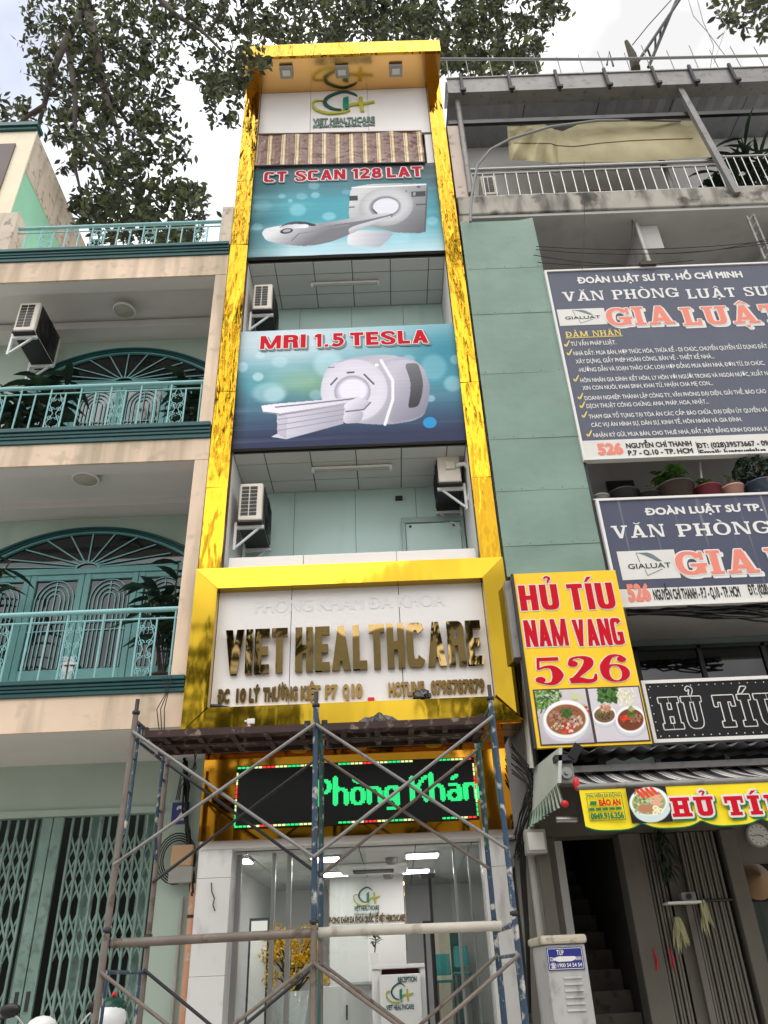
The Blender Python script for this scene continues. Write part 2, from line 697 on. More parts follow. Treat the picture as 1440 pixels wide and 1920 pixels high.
def block(ch, w=.3, b=.2, serif=False, sh=.12):
    """glyph pieces in a box of height 1; returns pieces, advance width"""
    W = .62
    s = w * W / .62 * .62
    o = []
    sf = []

    def stem(x, y0=0, y1=1, st=True, sb=True, ww=None):
        ww = ww or s
        o.append(rect(x, y0, x + ww, y1))
        e = s * .42
        if serif and sb:
            sf.append(rect(x - e, 0, x + ww + e, sh))
        if serif and st:
            sf.append(rect(x - e, 1 - sh, x + ww + e, 1))
    base = {'Ă': 'A', 'Â': 'A', 'Ậ': 'A', 'Ả': 'A', 'Ư': 'U', 'Ủ': 'U', 'Ò': 'O', 'Í': 'I', 'Đ': 'D'}.get(ch, ch)
    g = serif * s * .42
    if base == 'I':
        W = s + 2 * g
        stem(g)
    elif base == 'H':
        W += 2 * g
        stem(g)
        stem(W - s - g)
        o.append(rect(g, .5 - b / 2, W - g, .5 + b / 2))
    elif base == 'E':
        W = .52 + g
        stem(g)
        for y in (0, .5 - b / 2, 1 - b):
            o.append(rect(g, y, W - (.05 if y == .5 - b / 2 else 0), y + b))
    elif base == 'L':
        W = .5 + g
        stem(g)
        o.append(rect(g, 0, W, b))
        if serif:
            o.append(rect(W - .1, 0, W, b + .16))
    elif base == 'T':
        W = .56 + g
        stem(W / 2 - s / 2, st=False)
        o.append(rect(0, 1 - b, W, 1))
        if serif:
            o += [rect(0, 1 - b - .14, .1, 1), rect(W - .1, 1 - b - .14, W, 1)]
    elif base == 'N':
        W += .04 + 2 * g
        t = s * (.55 if serif else 1)
        stem(g, ww=t)
        stem(W - t - g, ww=t, sb=False)
        o.append(pg((g, 1), (g + s * 1.05, 1), (W - g, 0), (W - g - s * 1.05, 0)))
    elif base == 'M':
        W = .84 + 2 * g
        stem(g, ww=s * .85)
        stem(W - s * .85 - g, ww=s * .85)
        o.append(pg((g, 1), (g + s, 1), (W / 2 + s * .4, 0), (W / 2 - s * .4, 0)))
        o.append(pg((W - g, 1), (W - g - s, 1), (W / 2 - s * .4, 0), (W / 2 + s * .4, 0)))
    elif base in 'VA':
        W = .66 + 2 * g
        t = s * 1.05
        y0, y1 = (1, 0) if base == 'V' else (0, 1)
        thin = t * (.62 if serif else 1)
        L_, R2 = (t, thin) if base == 'V' else (thin, t)
        o.append(pg((g, y0), (g + L_, y0), (W / 2 + t * .45, y1), (W / 2 - t * .45, y1)))
        o.append(pg((W - g, y0), (W - g - R2, y0), (W / 2 - t * .45, y1), (W / 2 + t * .45, y1)))
        if base == 'A':
            o.append(rect(g + .14, .2, W - g - .14, .2 + b * .9))
        if serif:
            a = 0 if base == 'A' else 1 - sh
            sf.append(rect(0, a, g + t * 1.3, a + sh))
            sf.append(rect(W - g - t * 1.3, a, W, a + sh))
    elif base == 'U':
        W += 2 * g
        q = .34
        stem(g, q, 1, sb=False)
        stem(W - s - g, q, 1, sb=False)
        o.append(ring(W / 2, q, W / 2 - g, q, s, b, 180, 360))
    elif base in 'OCG':
        W += .02 + serif * .12
        q = .36 if not serif else .5
        n = 3. if not serif else 2.2
        if base == 'O':
            o.append(ring(W / 2, .5, W / 2, .5, s, b * .9, 0, 360, 4.5 if not serif else 2.2, 36))
        else:
            o.append(ring(W / 2, .5, W / 2, .5, s, b * .9, 28, 332 if base == 'C' else 345, 4.5 if not serif else 2.3, 32))
            if base == 'G':
                o.append(rect(W - s, .05, W, .48))
                o.append(rect(W / 2, .48 - b * .8, W + g * .8, .48))
                if serif:
                    o.append(rect(W - .1, .62, W, .97))
    elif base == 'D':
        W += .03 + g
        stem(g, st=False, sb=False)
        o.append(ring(g + s * .3, .5, W - g - s * .3, .5, s, b * .9, -90, 90, 2.6))
        o += [rect(0, 0, g + s * .4, b * .9), rect(0, 1 - b * .9, g + s * .4, 1)]
    elif base in 'PR':
        W = .6 + g
        stem(g, st=True)
        o.append(ring(W * .5, .72, W * .5, .28, s, b * .85, -90, 90, 2.8))
        o += [rect(g, .44, W * .52, .44 + b * .85), rect(g, 1 - b * .85, W * .52, 1)]
        if base == 'R':
            o.append(pg((W - s * 1.05, .46), (W - .02, .5), (W + .02, 0), (W - s, 0)))
    elif base == 'S':
        W = .6
        o.append(sweep2([(.54, .72), (.47, .88), (.3, .93), (.12, .86), (.11, .68), (.3, .52), (.49, .35), (.48, .14), (.3, .07), (.11, .12), (.05, .3)],
                        [s * .6, b * .8, b * .8, s * .9, s, s * 1.05, s, s * .9, b * .8, b * .8, s * .6], 6))
        if serif:
            o += [rect(.5, .66, .58, .98), rect(.02, .02, .1, .36)]
    elif base in '1258':
        W = .34 if base == '1' else .58
        if base == '1':
            o += [rect(W - s, 0, W, 1), pg((W - s, 1), (W - s * .2, 1), (W - s, .72), (0, .76), (0, .88))]
        elif base == '2':
            o += [sweep2([(.05, .74), (.14, .88), (.32, .9), (.46, .78), (.42, .58), (.24, .34), (.1, .12)], [s, s, b, s, s, s, s], 6), rect(.02, 0, W, b)]
        elif base == '5':
            o += [rect(.08, 1 - b, W - .04, 1), rect(.08, .5, .08 + s * .8, 1), sweep2([(.12, .52), (.28, .6), (.46, .5), (.49, .3), (.38, .12), (.2, .08), (.03, .16)], [b, b, s, s, s * .9, b, b], 6)]
        else:
            o += [ring(W / 2, .73, W / 2 - .03, .27, s, b * .85, 0, 360, 2.4, 24), ring(W / 2, .29, W / 2, .29, s, b * .85, 0, 360, 2.4, 24)]
    elif base in '-.':
        W = .3
        o.append(rect(.04, .4, .26, .54) if base == '-' else rect(.05, 0, .23, .18))
    elif base == ' ':
        W = .34
    # marks
    c = W / 2
    if ch in 'ÂẬ':
        o += [pg((c - .2, 1.06), (c, 1.26), (c, 1.17), (c - .12, 1.06)), pg((c + .2, 1.06), (c, 1.26), (c, 1.17), (c + .12, 1.06))]
    if ch == 'Ậ':
        o.append(disc2(c, -.14, .07))
    if ch == 'Ă':
        o.append(ring(c, 1.2, .17, .14, .07, .06, 180, 360, 2, 8))
    if ch in 'ẢỦ':
        o += [sweep2([(c - .1, 1.22), (c - .02, 1.3), (c + .09, 1.25), (c + .05, 1.15), (c, 1.06)], [.06, .07, .09, .08, .06], 5)]
    if ch == 'Ư':
        o.append(sweep2([(W - .04, .86), (W + .1, .92), (W + .1, 1.08)], [.1, .09, .08], 4))
    if ch == 'Ò':
        o.append(pg((c - .16, 1.24), (c - .04, 1.24), (c + .1, 1.06), (c, 1.06)))
    if ch == 'Í':
        o.append(pg((c + .16, 1.26), (c + .0, 1.26), (c - .12, 1.06), (c - .03, 1.06)))
    if ch == 'Đ':
        o.append(rect(-.06, .46, W * .5, .46 + b * .7))
    return o + sf, W


def block_line(txt, gap=.09, **k):
    out, x = [], 0.0
    for ch in txt:
        ps, W = block(ch, **k)
        out += [(vs + np.array([x, 0]), fs) for vs, fs in ps]
        x += W + gap
    return out, x - gap


def fat(pieces, r, nd=8):
    out = list(pieces)
    for k in range(nd):
        a = 2 * math.pi * k / nd
        out += [(vs + np.array([math.cos(a), math.sin(a)]) * r, fs) for vs, fs in pieces]
    return out


def block_on(mb, txt, x0, x1, z, cap, y, grow=0.0, dx=0.0, dz=0.0, thick=0.0, m=0, gap=.09, jit=.0030, **k):
    pc, W = block_line(txt, gap, **k)
    sx = (x1 - x0) / W
    if grow:  # outline grown evenly in metres
        base = pc
        pc = list(base)
        for q in range(10):
            a = 2 * math.pi * q / 10
            pc += [(vs + np.array([math.cos(a) * grow / sx, math.sin(a) * grow / cap]), fs) for vs, fs in base]
    place2d(mb, pc, x0 + dx, z + dz, sx, cap, y, thick, jit, 0, m)


def digits526():
    five = [rect(.1, .86, .56, 1), pg((.1, 1), (.17, 1), (.13, .55), (.07, .55)),
            sweep2([(.1, .55), (.25, .64), (.42, .6), (.5, .33), (.4, .06), (.24, .02), (.1, .08)], [.05, .08, .16, .25, .16, .07, .05], 7), disc2(.12, .17, .11, .12)]
    two = [sweep2([(.1, .72), (.14, .9), (.32, .96), (.48, .86), (.46, .64), (.28, .36), (.06, .08)], [.1, .08, .08, .2, .22, .14, .08], 7), disc2(.15, .72, .11, .12),
           sweep2([(.04, .1), (.2, .13), (.42, .06), (.56, .12), (.6, .32)], [.16, .2, .16, .1, .04], 6), rect(.04, 0, .5, .1)]
    six = [ring(.32, .32, .3, .33, .17, .06, 0, 360, 2.1, 30), sweep2([(.1, .3), (.12, .62), (.26, .92), (.44, .97), (.54, .88)], [.18, .2, .13, .06, .06], 7), disc2(.5, .82, .1, .11)]
    out, x = [], 0.0
    for g in (five, two, six):
        out += [(vs + np.array([x, 0]), fs) for vs, fs in g]
        x += .7
    return out, x - .06


def logo_pieces():
    """the clinic emblem: drop outline, sweeping ribbon, H stem and cross; unit box, x 0..1, y 0..~.45"""
    def q(x, y):
        return ((x - 435) / 345, (462 - y) / 345 * 1.38)
    drop = [sweep2([q(598, 438), q(545, 425), q(508, 388), q(528, 345), q(605, 313), q(660, 328), q(686, 346)], [.02, .05, .06, .055, .045, .035, .01], 8)]
    rib = [sweep2([q(505, 372), q(455, 372), q(442, 395), q(462, 432), q(530, 458), q(610, 455), q(645, 445)], [.01, .03, .035, .045, .055, .04, .01], 8),
           sweep2([q(608, 440), q(625, 418), q(665, 405), q(720, 402), q(778, 392)], [.02, .05, .06, .055, .035], 8),
           sweep2([q(704, 358), q(706, 410), q(712, 455)], [.06, .065, .05], 6)]
    stem = [pg(q(608, 362), q(638, 352), q(638, 440), q(606, 432))]
    return drop, rib, stem


def put_logo(parent, x0, x1, z0, y, thick, mats, name='emblem'):
    s = x1 - x0
    mb = MB()
    for k, pcs in enumerate(logo_pieces()):
        place2d(mb, pcs, x0, z0, s, s, y - .003 * k, thick, .0006, 0, k)
    return mb.build(name, mats, parent)


def smooth_bits(g):
    """double a bitmap letter, rounding its steps"""
    h, w = len(g), len(g[0])

    def at(r, c):
        return 0 <= r < h and 0 <= c < w and g[r][c] == '#'
    out = [['.'] * (2 * w) for _ in range(2 * h)]
    for r in range(h):
        for c in range(w):
            p, a, b, d, e = at(r, c), at(r - 1, c), at(r, c + 1), at(r, c - 1), at(r + 1, c)
            q = [d if (d == a and d != e and a != b) else p, a if (a == b and a != d and b != e) else p,
                 d if (d == e and e != b and d != a) else p, b if (b == e and b != a and e != d) else p]
            for k, v in enumerate(q):
                if v:
                    out[2 * r + k // 2][2 * c + k % 2] = '#'
    return [''.join(x) for x in out]


LED_GLYPHS = {
    'P': ['#####.', '##..##', '##..##', '##..##', '#####.', '##....', '##....', '##....', '##....'],
    'h': ['##....', '##....', '##....', '##....', '#####.', '##..##', '##..##', '##..##', '##..##', '##..##'],
    'ò': ['.##...', '..##..', '......', '.####.', '##..##', '##..##', '##..##', '##..##', '.####.'],
    'n': ['#####.', '##..##', '##..##', '##..##', '##..##', '##..##'],
    'g': ['.#####', '##..##', '##..##', '##..##', '.#####', '....##', '....##', '.####.'],
    'K': ['##...##', '##..##.', '##.##..', '####...', '####...', '##.##..', '##..##.', '##...##', '##...##'],
    'á': ['...##.', '..##..', '......', '.####.', '....##', '.#####', '##..##', '##..##', '.#####'],
}

# ------------------------------------------------------------------ material palette
M = dict(
    asphalt=mat('asphalt', (128, 126, 122), .9, var=.4, vscale=1.5, bump=.4, bscale=90),
    pave=mat('pavement', (190, 184, 174), .85, var=.35, vscale=3, spots=.3),
    cream=mat('cream_paint', (236, 211, 186), .75, var=.4, vscale=.7, streak=.65, sc=(150, 136, 114), sscale=(3.2, 3.2, .35), sthr=.46, spots=.25, spotc=(120, 112, 98), spscale=5),
    creamdirty=mat('worn_cream_paint', (214, 200, 182), .85, var=.3, vscale=2, streak=.4, sc=(112, 104, 94), sscale=(5, 5, .4), sthr=.48, spots=.5, spscale=6),
    ceil=mat('ceiling_paint', (224, 220, 217), .8, var=.15, vscale=.8),
    mint=mat('mint_wall_paint', (178, 194, 182), .8, var=.25, vscale=1, streak=.3, sc=(120, 128, 112), sscale=(3, 3, .3)),
    mintbright=mat('mint_gable_paint', (152, 214, 182), .8, var=.15, vscale=1.5),
    teal=mat('teal_moulding_paint', (30, 82, 84), .45, var=.4, vscale=2, streak=.4, sc=(28, 60, 58), sscale=(6, 6, .5)),
    rail=mat('teal_railing_paint', (140, 190, 192), .4, var=.25, vscale=6),
    door=mat('teal_door_paint', (106, 160, 158), .45, var=.35, vscale=3),
    gate=mat('green_gate_paint', (130, 158, 148), .5, var=.5, vscale=4, spots=.3),
    black=mat('black_plastic', (22, 22, 24), .35, var=.2),
    darkin=mat('interior_shade_colour', (46, 46, 46), .9, var=.3),  # dark colour stands in for shade inside rooms and behind gates
    signblack=mat('glossy_black_acrylic', (18, 18, 20), .16, spec=.25, bump=.2, bscale=2),
    darkglass=mat('dark_glass', (20, 22, 24), .04, spec=.9, var=.3),
    white=mat('white_panel', (232, 228, 226), .35, var=.06, vscale=1.2, spec=.5),
    whitewall=mat('white_wall', (226, 224, 222), .6, var=.1),
    acwhite=mat('aircon_casing', (226, 218, 204), .45, var=.2, vscale=4, streak=.35, sc=(140, 128, 112), sscale=(9, 9, 1)),
    tile=mat('ceiling_tile', (206, 208, 207), .75, var=.08),
    backteal=mat('pale_teal_board', (200, 226, 220), .45, var=.15, vscale=1.3, streak=.15, sc=(140, 165, 158)),
    grout=mat('dark_seam', (84, 83, 81), .8),
    gold=mat('gold_mirror_sheet', (196, 162, 48), .06, metal=1.0, bump=.16, bscale=1.8, bstretch=(2.6, 1, .5), bdist=.02, bdetail=1),
    goldcr=mat('crinkled_gold_sheet', (180, 140, 36), .07, metal=1.0, bump=.7, bscale=3.6, bstretch=(2.0, 1, .45), bdist=.035, bdetail=1.6),
    goldled=mat('orange_gold_mirror_sheet', (204, 142, 40), .05, metal=1.0, bump=.10, bscale=1.6, bdetail=1),
    bronze=mat('mirror_gold_letter', (160, 134, 86), .03, metal=1.0, bump=.3, bscale=1.2, bstretch=(2.0, 1, .9), bdist=.05, bdetail=0),
    brownedge=mat('brown_edge', (96, 74, 52), .5, var=.3),
    steel=mat('stainless', (170, 170, 168), .3, metal=.9, var=.2),
    galv=mat('galvanised_steel', (140, 138, 136), .55, metal=.45, var=.35, vscale=3, spots=.3),
    darksteel=mat('dark_steel', (58, 58, 62), .55, metal=.3, var=.3),
    sheet=mat('pale_green_sheet_metal', (124, 150, 137), .5, var=.3, vscale=1.0, streak=.25, sc=(108, 132, 122), sscale=(2.5, 2.5, .3), sthr=.5, bump=.4, bscale=2.2, bdist=.05, spots=.15, spotc=(104, 120, 110), spscale=2),
    concrete=mat('weathered_concrete', (178, 172, 162), .9, var=.4, vscale=1.8, streak=.85, sc=(62, 60, 56), sscale=(3.5, 3.5, .9), sthr=.47, spots=.75, spotc=(52, 50, 47), spscale=3.2),
    greywall=mat('grey_render', (196, 194, 190), .85, var=.25, vscale=1.2, streak=.3, sc=(130, 126, 120), sscale=(3, 3, .4)),
    tarp=mat('khaki_tarpaulin', (186, 176, 140), .75, var=.25, vscale=2.5, bump=.25, bscale=14, bdist=.01, streak=.3, sc=(140, 128, 96), sscale=(2, 2, 2), sthr=.5),
    rusty=mat('rusty_scaffold_steel', (126, 116, 108), .65, metal=.25, var=.45, vscale=5, spots=.7, spotc=(84, 66, 56), spscale=11),
    scblue=mat('worn_blue_scaffold_paint', (52, 74, 96), .5, metal=.1, var=.4, vscale=5, spots=.85, spotc=(196, 192, 184), spscale=13),
    scgreen=mat('worn_green_scaffold_paint', (58, 98, 90), .5, metal=.1, var=.4, vscale=5, spots=.5, spotc=(180, 176, 168), spscale=12),
    brownsteel=mat('brown_plank_steel', (66, 46, 43), .6, metal=.2, var=.45, vscale=4, spots=.55, spotc=(160, 146, 130), spscale=12),
    signnavy=mat('navy_sign_sheet', (88, 92, 108), .6, var=.2, vscale=.9, streak=.25, sc=(104, 106, 118), sscale=(4, 4, .3)),
    signstain=mat('stained_navy_sign_sheet', (74, 78, 100), .6, var=.25, vscale=1.0, streak=.9, sc=(150, 148, 148), sscale=(14, 14, .5), sthr=.60),
    signwhite=mat('white_sign_ink', (226, 224, 220), .6),
    signpale=mat('pale_sign_strip', (222, 220, 214), .6, var=.15),
    signpink=mat('faded_red_sign_ink', (230, 134, 114), .6),
    signyel=mat('yellow_sign_ink', (232, 206, 110), .6),
    inkblack=mat('black_sign_ink', (34, 32, 34), .6),
    yellow=mat('yellow_sign_sheet', (252, 205, 30), .5, var=.1, vscale=2, streak=.12, sc=(190, 150, 40)),
    red=mat('red_sign_ink', (200, 20, 40), .6, spec=.1),
    crimson=mat('crimson_print', (180, 24, 52), .6, spec=.1),
    shadowgrey=mat('grey_print', (110, 128, 134), .45),
    lemon=mat('lemon_valance_cloth', (250, 222, 20), .6, var=.06, bump=.25, bscale=5),
    green=mat('green_ink', (20, 120, 62), .55),
    marble=mat('white_marble_tile', (224, 223, 221), .22, streak=.75, sc=(160, 157, 154), sscale=(5, 5, 2.2), sthr=.54, var=.08),
    glass=mat_glass('clear_glass', (248, 251, 250), .8),
    ledgreen=mat('green_led', (10, 40, 24), .4, emit=(40, 235, 130), es=.72),
    ledred=mat('red_led', (50, 8, 8), .4, emit=(240, 50, 50), es=.8),
    ledlime=mat('pale_led', (50, 50, 20), .4, emit=(220, 240, 160), es=.8),
    ledblack=mat('led_board', (9, 10, 11), .45, spec=.25),
    lamp=mat('ceiling_lamp_diffuser', (240, 240, 240), .5, emit=(255, 252, 246), es=15.0),
    lampoff=mat('unlit_diffuser', (176, 172, 160), .4, var=.1),
    tubeoff=mat('tube_housing', (226, 226, 224), .4),
    teallogo=mat('dark_teal_emblem', (22, 84, 78), .3), tealmid=mat('teal_emblem', (20, 128, 112), .3), olive=mat('olive_emblem', (176, 176, 66), .3),
    sigtext=mat('grey_green_letter', (92, 118, 110), .4),
    pvc=mat('grey_pvc_pipe', (170, 168, 162), .5, var=.3, vscale=4),
    orange=mat('worn_orange_pipe', (214, 160, 130), .6, var=.3, vscale=4, spots=.7, spotc=(210, 206, 198), spscale=8),
    wire=mat('black_cable', (20, 20, 20), .5),
    greywire=mat('grey_cable', (130, 130, 128), .5),
    bark=mat('bark', (74, 66, 58), .9, var=.4, vscale=4, bump=.5, bscale=12),
    terracotta=mat('dark_terracotta', (72, 60, 54), .7, var=.3), potplum=mat('plum_pot', (122, 46, 62), .45), potpink=mat('pink_pot', (214, 164, 148), .55, var=.2), potblack=mat('black_pot', (38, 38, 40), .5, var=.2),
    potblue=mat('blue_glazed_pot', (64, 78, 98), .25, var=.3, vscale=9, spots=.6, spotc=(190, 160, 110), spscale=8),
    soil=mat('soil', (66, 52, 42), .95),
    bluesign=mat('blue_enamel', (44, 52, 132), .3, var=.1),
    cabinet=mat('grey_cabinet_paint', (186, 186, 184), .55, var=.3, vscale=2, streak=.5, sc=(110, 106, 100), sscale=(6, 6, .5), spots=.25),
    cabcap=mat('dirty_cap', (196, 188, 170), .8, var=.4, spots=.6),
    bag=mat('black_plastic_bag', (24, 24, 26), .18, spec=.7, bump=.5, bscale=18),
    hat=mat('straw', (150, 122, 92), .85, var=.2),
    ribbed=mat('shaded_grey_gate_strip', (110, 105, 97), .55, var=.35, vscale=3, streak=.4, sc=(96, 88, 78), sscale=(6, 6, .4)),  # base darkened to carry the awning's shade, besides real grime
    pillar=mat('shaded_grimy_pillar_paint', (104, 99, 91), .8, var=.4, vscale=2, streak=.7, sc=(112, 106, 96), sscale=(5, 5, .5)),  # shade under the awning is put into this colour; grime is real
    stone=mat('stair_concrete', (88, 82, 76), .9, var=.5, vscale=3, spots=.6), bronzesm=mat('brushed_gold_letter', (150, 122, 74), .18, metal=1.0, var=.25, vscale=6),
    lobbywall=mat('lobby_wall_paint', (238, 238, 237), .5), lobbyfloor=mat('lobby_floor_tile', (200, 204, 204), .15),
    desk=mat('white_desk_laminate', (230, 230, 230), .3), tealplastic=mat('teal_plastic', (40, 128, 128), .4),
    red2=mat('red_plastic', (200, 30, 40), .35), helmetwhite=mat('helmet_shell', (226, 228, 228), .2), helmetgreen=mat('helmet_trim', (24, 70, 58), .3),
    maroon=mat('maroon_table', (110, 40, 44), .5), chromed=mat('chrome', (210, 210, 212), .12, metal=1.0),
    foil=mat('silver_insulation_foil', (220, 220, 222), .25, metal=.8, bump=.6, bscale=14),
    roofsteel=mat('roof_sheet_underside', (150, 152, 156), .45, metal=.35, var=.25, vscale=2, streak=.3, sc=(90, 90, 94)),
    print_=mat_vcol('printed_banner', .38), print2=mat_vcol('printed_photo', .5),
)
LEAF = mat_leaf('street_tree_leaf', (54, 58, 50), (106, 114, 70), .3, .6)
LEAFD = mat_leaf('dark_houseplant_leaf', (34, 52, 40), (60, 82, 56), .15)
LEAFG = mat_leaf('bright_pot_leaf', (64, 104, 48), (128, 158, 78), .2)
LEAFY = mat_leaf('yellow_blossom', (206, 160, 24), (244, 206, 60), .3)


def leaf_blade(mb, base, d, L, w, up=Vector((0, 0, 1)), droop=.3, k=4):
    """a long tapering leaf from base along d"""
    d = Vector(d).normalized()
    s_ = d.cross(up)
    s_ = s_.normalized() if s_.length > 1e-3 else Vector((1, 0, 0))
    vs = []
    for i in range(k + 1):
        t = i / k
        c = Vector(base) + d * L * t + Vector((0, 0, -droop * L * t * t))
        ww = w * math.sin(math.pi * (.12 + .86 * t)) * .5
        vs += [c - s_ * ww, c + Vector((0, 0, -.15 * ww)), c + s_ * ww]
    fs = []
    for i in range(k):
        a = 3 * i
        fs += [(a, a + 1, a + 4, a + 3), (a + 1, a + 2, a + 5, a + 4)]
    mb.add(vs, fs, True)


def small_leaf(mb, c, n, L, w):
    """one folded leaf of four faces, random heading"""
    a = Vector(n).orthogonal().normalized()
    a.rotate(Matrix.Rotation(random.random() * 6.283, 3, Vector(n).normalized()))
    b = Vector(n).normalized().cross(a)
    c = Vector(c)
    nn = Vector(n).normalized() * (-.12 * L)
    mb.add([c - a * L * .5, c - a * L * .12 + b * w * .5 + nn * .6, c - a * L * .12 - b * w * .5 + nn * .6, c - a * .1 * L - nn * .2,
            c + a * L * .2 + b * w * .42 + nn * .6, c + a * L * .2 - b * w * .42 + nn * .6, c + a * L * .55 + nn],
           [(0, 3, 1), (0, 2, 3), (1, 3, 6, 4), (3, 2, 5, 6)], True)


def rnd_dir():
    while True:
        v = Vector((random.uniform(-1, 1), random.uniform(-1, 1), random.uniform(-1, 1)))
        if .05 < v.length < 1:
            return v.normalized()


# ------------------------------------------------------------------ ground
tag(MB().box(-400, 400, -400, 400, -.3, 0).build('road', M['asphalt']), kind='structure')
tag(MB().box(-60, 60, 4.6, 60, -.1, .18).build('pavement', M['pave'], bevel=.02), kind='structure')

# ------------------------------------------------------------------ green house on the left
house = thing('green_house', 'cream and mint town house with teal railings and arched balcony doors', 'building', (-4, 8, 0))
XR = -2.17
XL = -8.5
W0 = 9.3


def moulding(z0, z1):
    mb = MB()
    h = z1 - z0
    for a, b, d in ((.72, 1, .085), (.5, .70, .06), (.30, .48, .045), (0, .28, .028)):
        mb.box(XL, XR, 8 - d, 8.02, z0 + a * h, z0 + b * h)
    mb.box(XL, XR, 7.99, 8.02, z0, z1)
    return mb.build('moulding', M['teal'], house, .006)


for z0, z1 in ((4.14, 4.31), (7.52, 7.74), (11.02, 11.24)):
    moulding(z0, z1)
for z0, z1, nm in ((3.77, 4.14, 'fascia'), (7.19, 7.52, 'fascia'), (10.59, 11.02, 'fascia')):
    box(nm, M['cream'], house, XL, XR, 8.0, 8.03, z0, z1)
    box('front_beam', M['ceil'], house, XL, XR - .01, 8.031, 8.26, z0 + .002, z1)
for z0, z1 in ((4.145, 7.19), (7.525, 10.59)):
    box('pillar', M['cream'], house, -2.345, XR, 8.005, 8.35, z0 + (.17 if z0 < 5 else .215), z1)
    box('side_wall', M['ceil'], house, XR - .012, XR, 8.35, W0, z0, z1)
for z, zc in ((4.14, 7.19), (7.52, 10.59), (11.02, 14)):
    box('floor_slab', M['ceil'], house, XL, XR - .02, 8.262, W0, z - .26, z + .1)
for zc in (7.19, 10.59):
    box('ceiling_beam', M['ceil'], house, XL, -2.19, 8.98, W0 - .002, zc - .02, zc + .12)
box('ceiling', M['ceil'], house, XL, XR, 8.3, 9.52, 3.80, 3.81)
for z0, z1 in ((4.24, 6.86), (7.62, 10.26)):
    box('back_wall', M['mint'], house, XL, XR, W0, W0 + .15, z0, z1 + .45)
# terrace posts
box('terrace_post', M['creamdirty'], house, -2.34, -2.16, 7.98, 8.2, 11.24, 12.14, bevel=.01)
box('terrace_post', M['creamdirty'], house, -6.3, -5.62, 7.98, 8.3, 11.24, 12.2, bevel=.01)
box('terrace_floor', M['creamdirty'], house, XL, XR, 8.02, 14, 11.1, 11.2)
# ground storey wall with the gate opening
GX0, GX1, GZ = -7.5, -2.72, 3.22
mb = MB().box(XL, GX1, 9.5, 9.7, GZ, 3.8).box(GX1, -2.02, 9.5, 9.7, .18, 3.8)
mb.build('ground_wall', M['mint'], house)
box('lintel_step', M['mint'], house, XL, GX1 + .04, 9.46, 9.5, GZ - .02, GZ + .05)
box('interior_shade_sheet', M['darkin'], house, GX0, GX1, 10.4, 10.5, .18, 3.4)  # dark sheet standing in for the shaded room behind the gate


def curl(mb, cx, cz, r, sgn, up, y, rad=.006):
    pts = []
    for i in range(15):
        t = i / 14
        a = t * 2.6 * math.pi
        rr = r * (1 - .78 * t)
        pts.append((cx + sgn * (r - rr * math.cos(a)) - sgn * r * .0, y, cz + up * rr * math.sin(a)))
    mb.tube(pts, rad, 5)


def railing(name, label, x0, x1, z0, z1, y, step, decor, tilt=0.0):
    t = thing(name, label, 'railing', ((x0 + x1) / 2, y, z0))
    MB().tube([(x0, y, z1), (x1, y, z1)], .03, 10).build('top_rail', M['rail'], t)
    MB().tube([(x0, y, z1 - .11), (x1, y, z1 - .11)], .012, 6).build('lower_rail', M['rail'], t)
    n = int((x1 - x0) / step)
    for i in range(n + 1):
        x = x1 - .03 - i * step
        MB().tube([(x, y, z0), (x, y, z1 - (.0 if i % 2 == 0 else .11))], .0125, 6).build('baluster', M['rail'], t)
        if i % decor == 1 and x - step > x0:
            mb = MB()
            h = z1 - .11 - z0
            c = x - step / 2
            for s in (-1, 1):
                for zf, up in ((.14, 1), (.40, -1), (.60, 1), (.86, -1)):
                    curl(mb, c + s * step * .05, z0 + h * zf, step * .2, s, up, y)
                mb.tube([(c + s * .02, y, z0 + .02), (c + s * step * .42, y, z0 + h * .27), (c + s * .02, y, z0 + h * .5),
                         (c + s * step * .42, y, z0 + h * .73), (c + s * .02, y, z0 + h)], .006, 5)
            mb.build('scroll', M['rail'], t)
    return t


railing('balcony_railing', 'teal scrollwork railing on the lower balcony under the cream fascia', XL, -2.35, 4.31, 5.145, 8.06, .205, 4)
railing('balcony_railing', 'teal scrollwork railing on the middle balcony above the leaf-filled one', XL, -2.35, 7.74, 8.535, 8.06, .205, 4)['label'] = 'teal scrollwork railing on the upper balcony with the wall air conditioner'
railing('terrace_railing', 'teal scrollwork railing round the open roof terrace against the tree', -5.62, -2.34, 11.24, 11.93, 8.1, .205, 4)


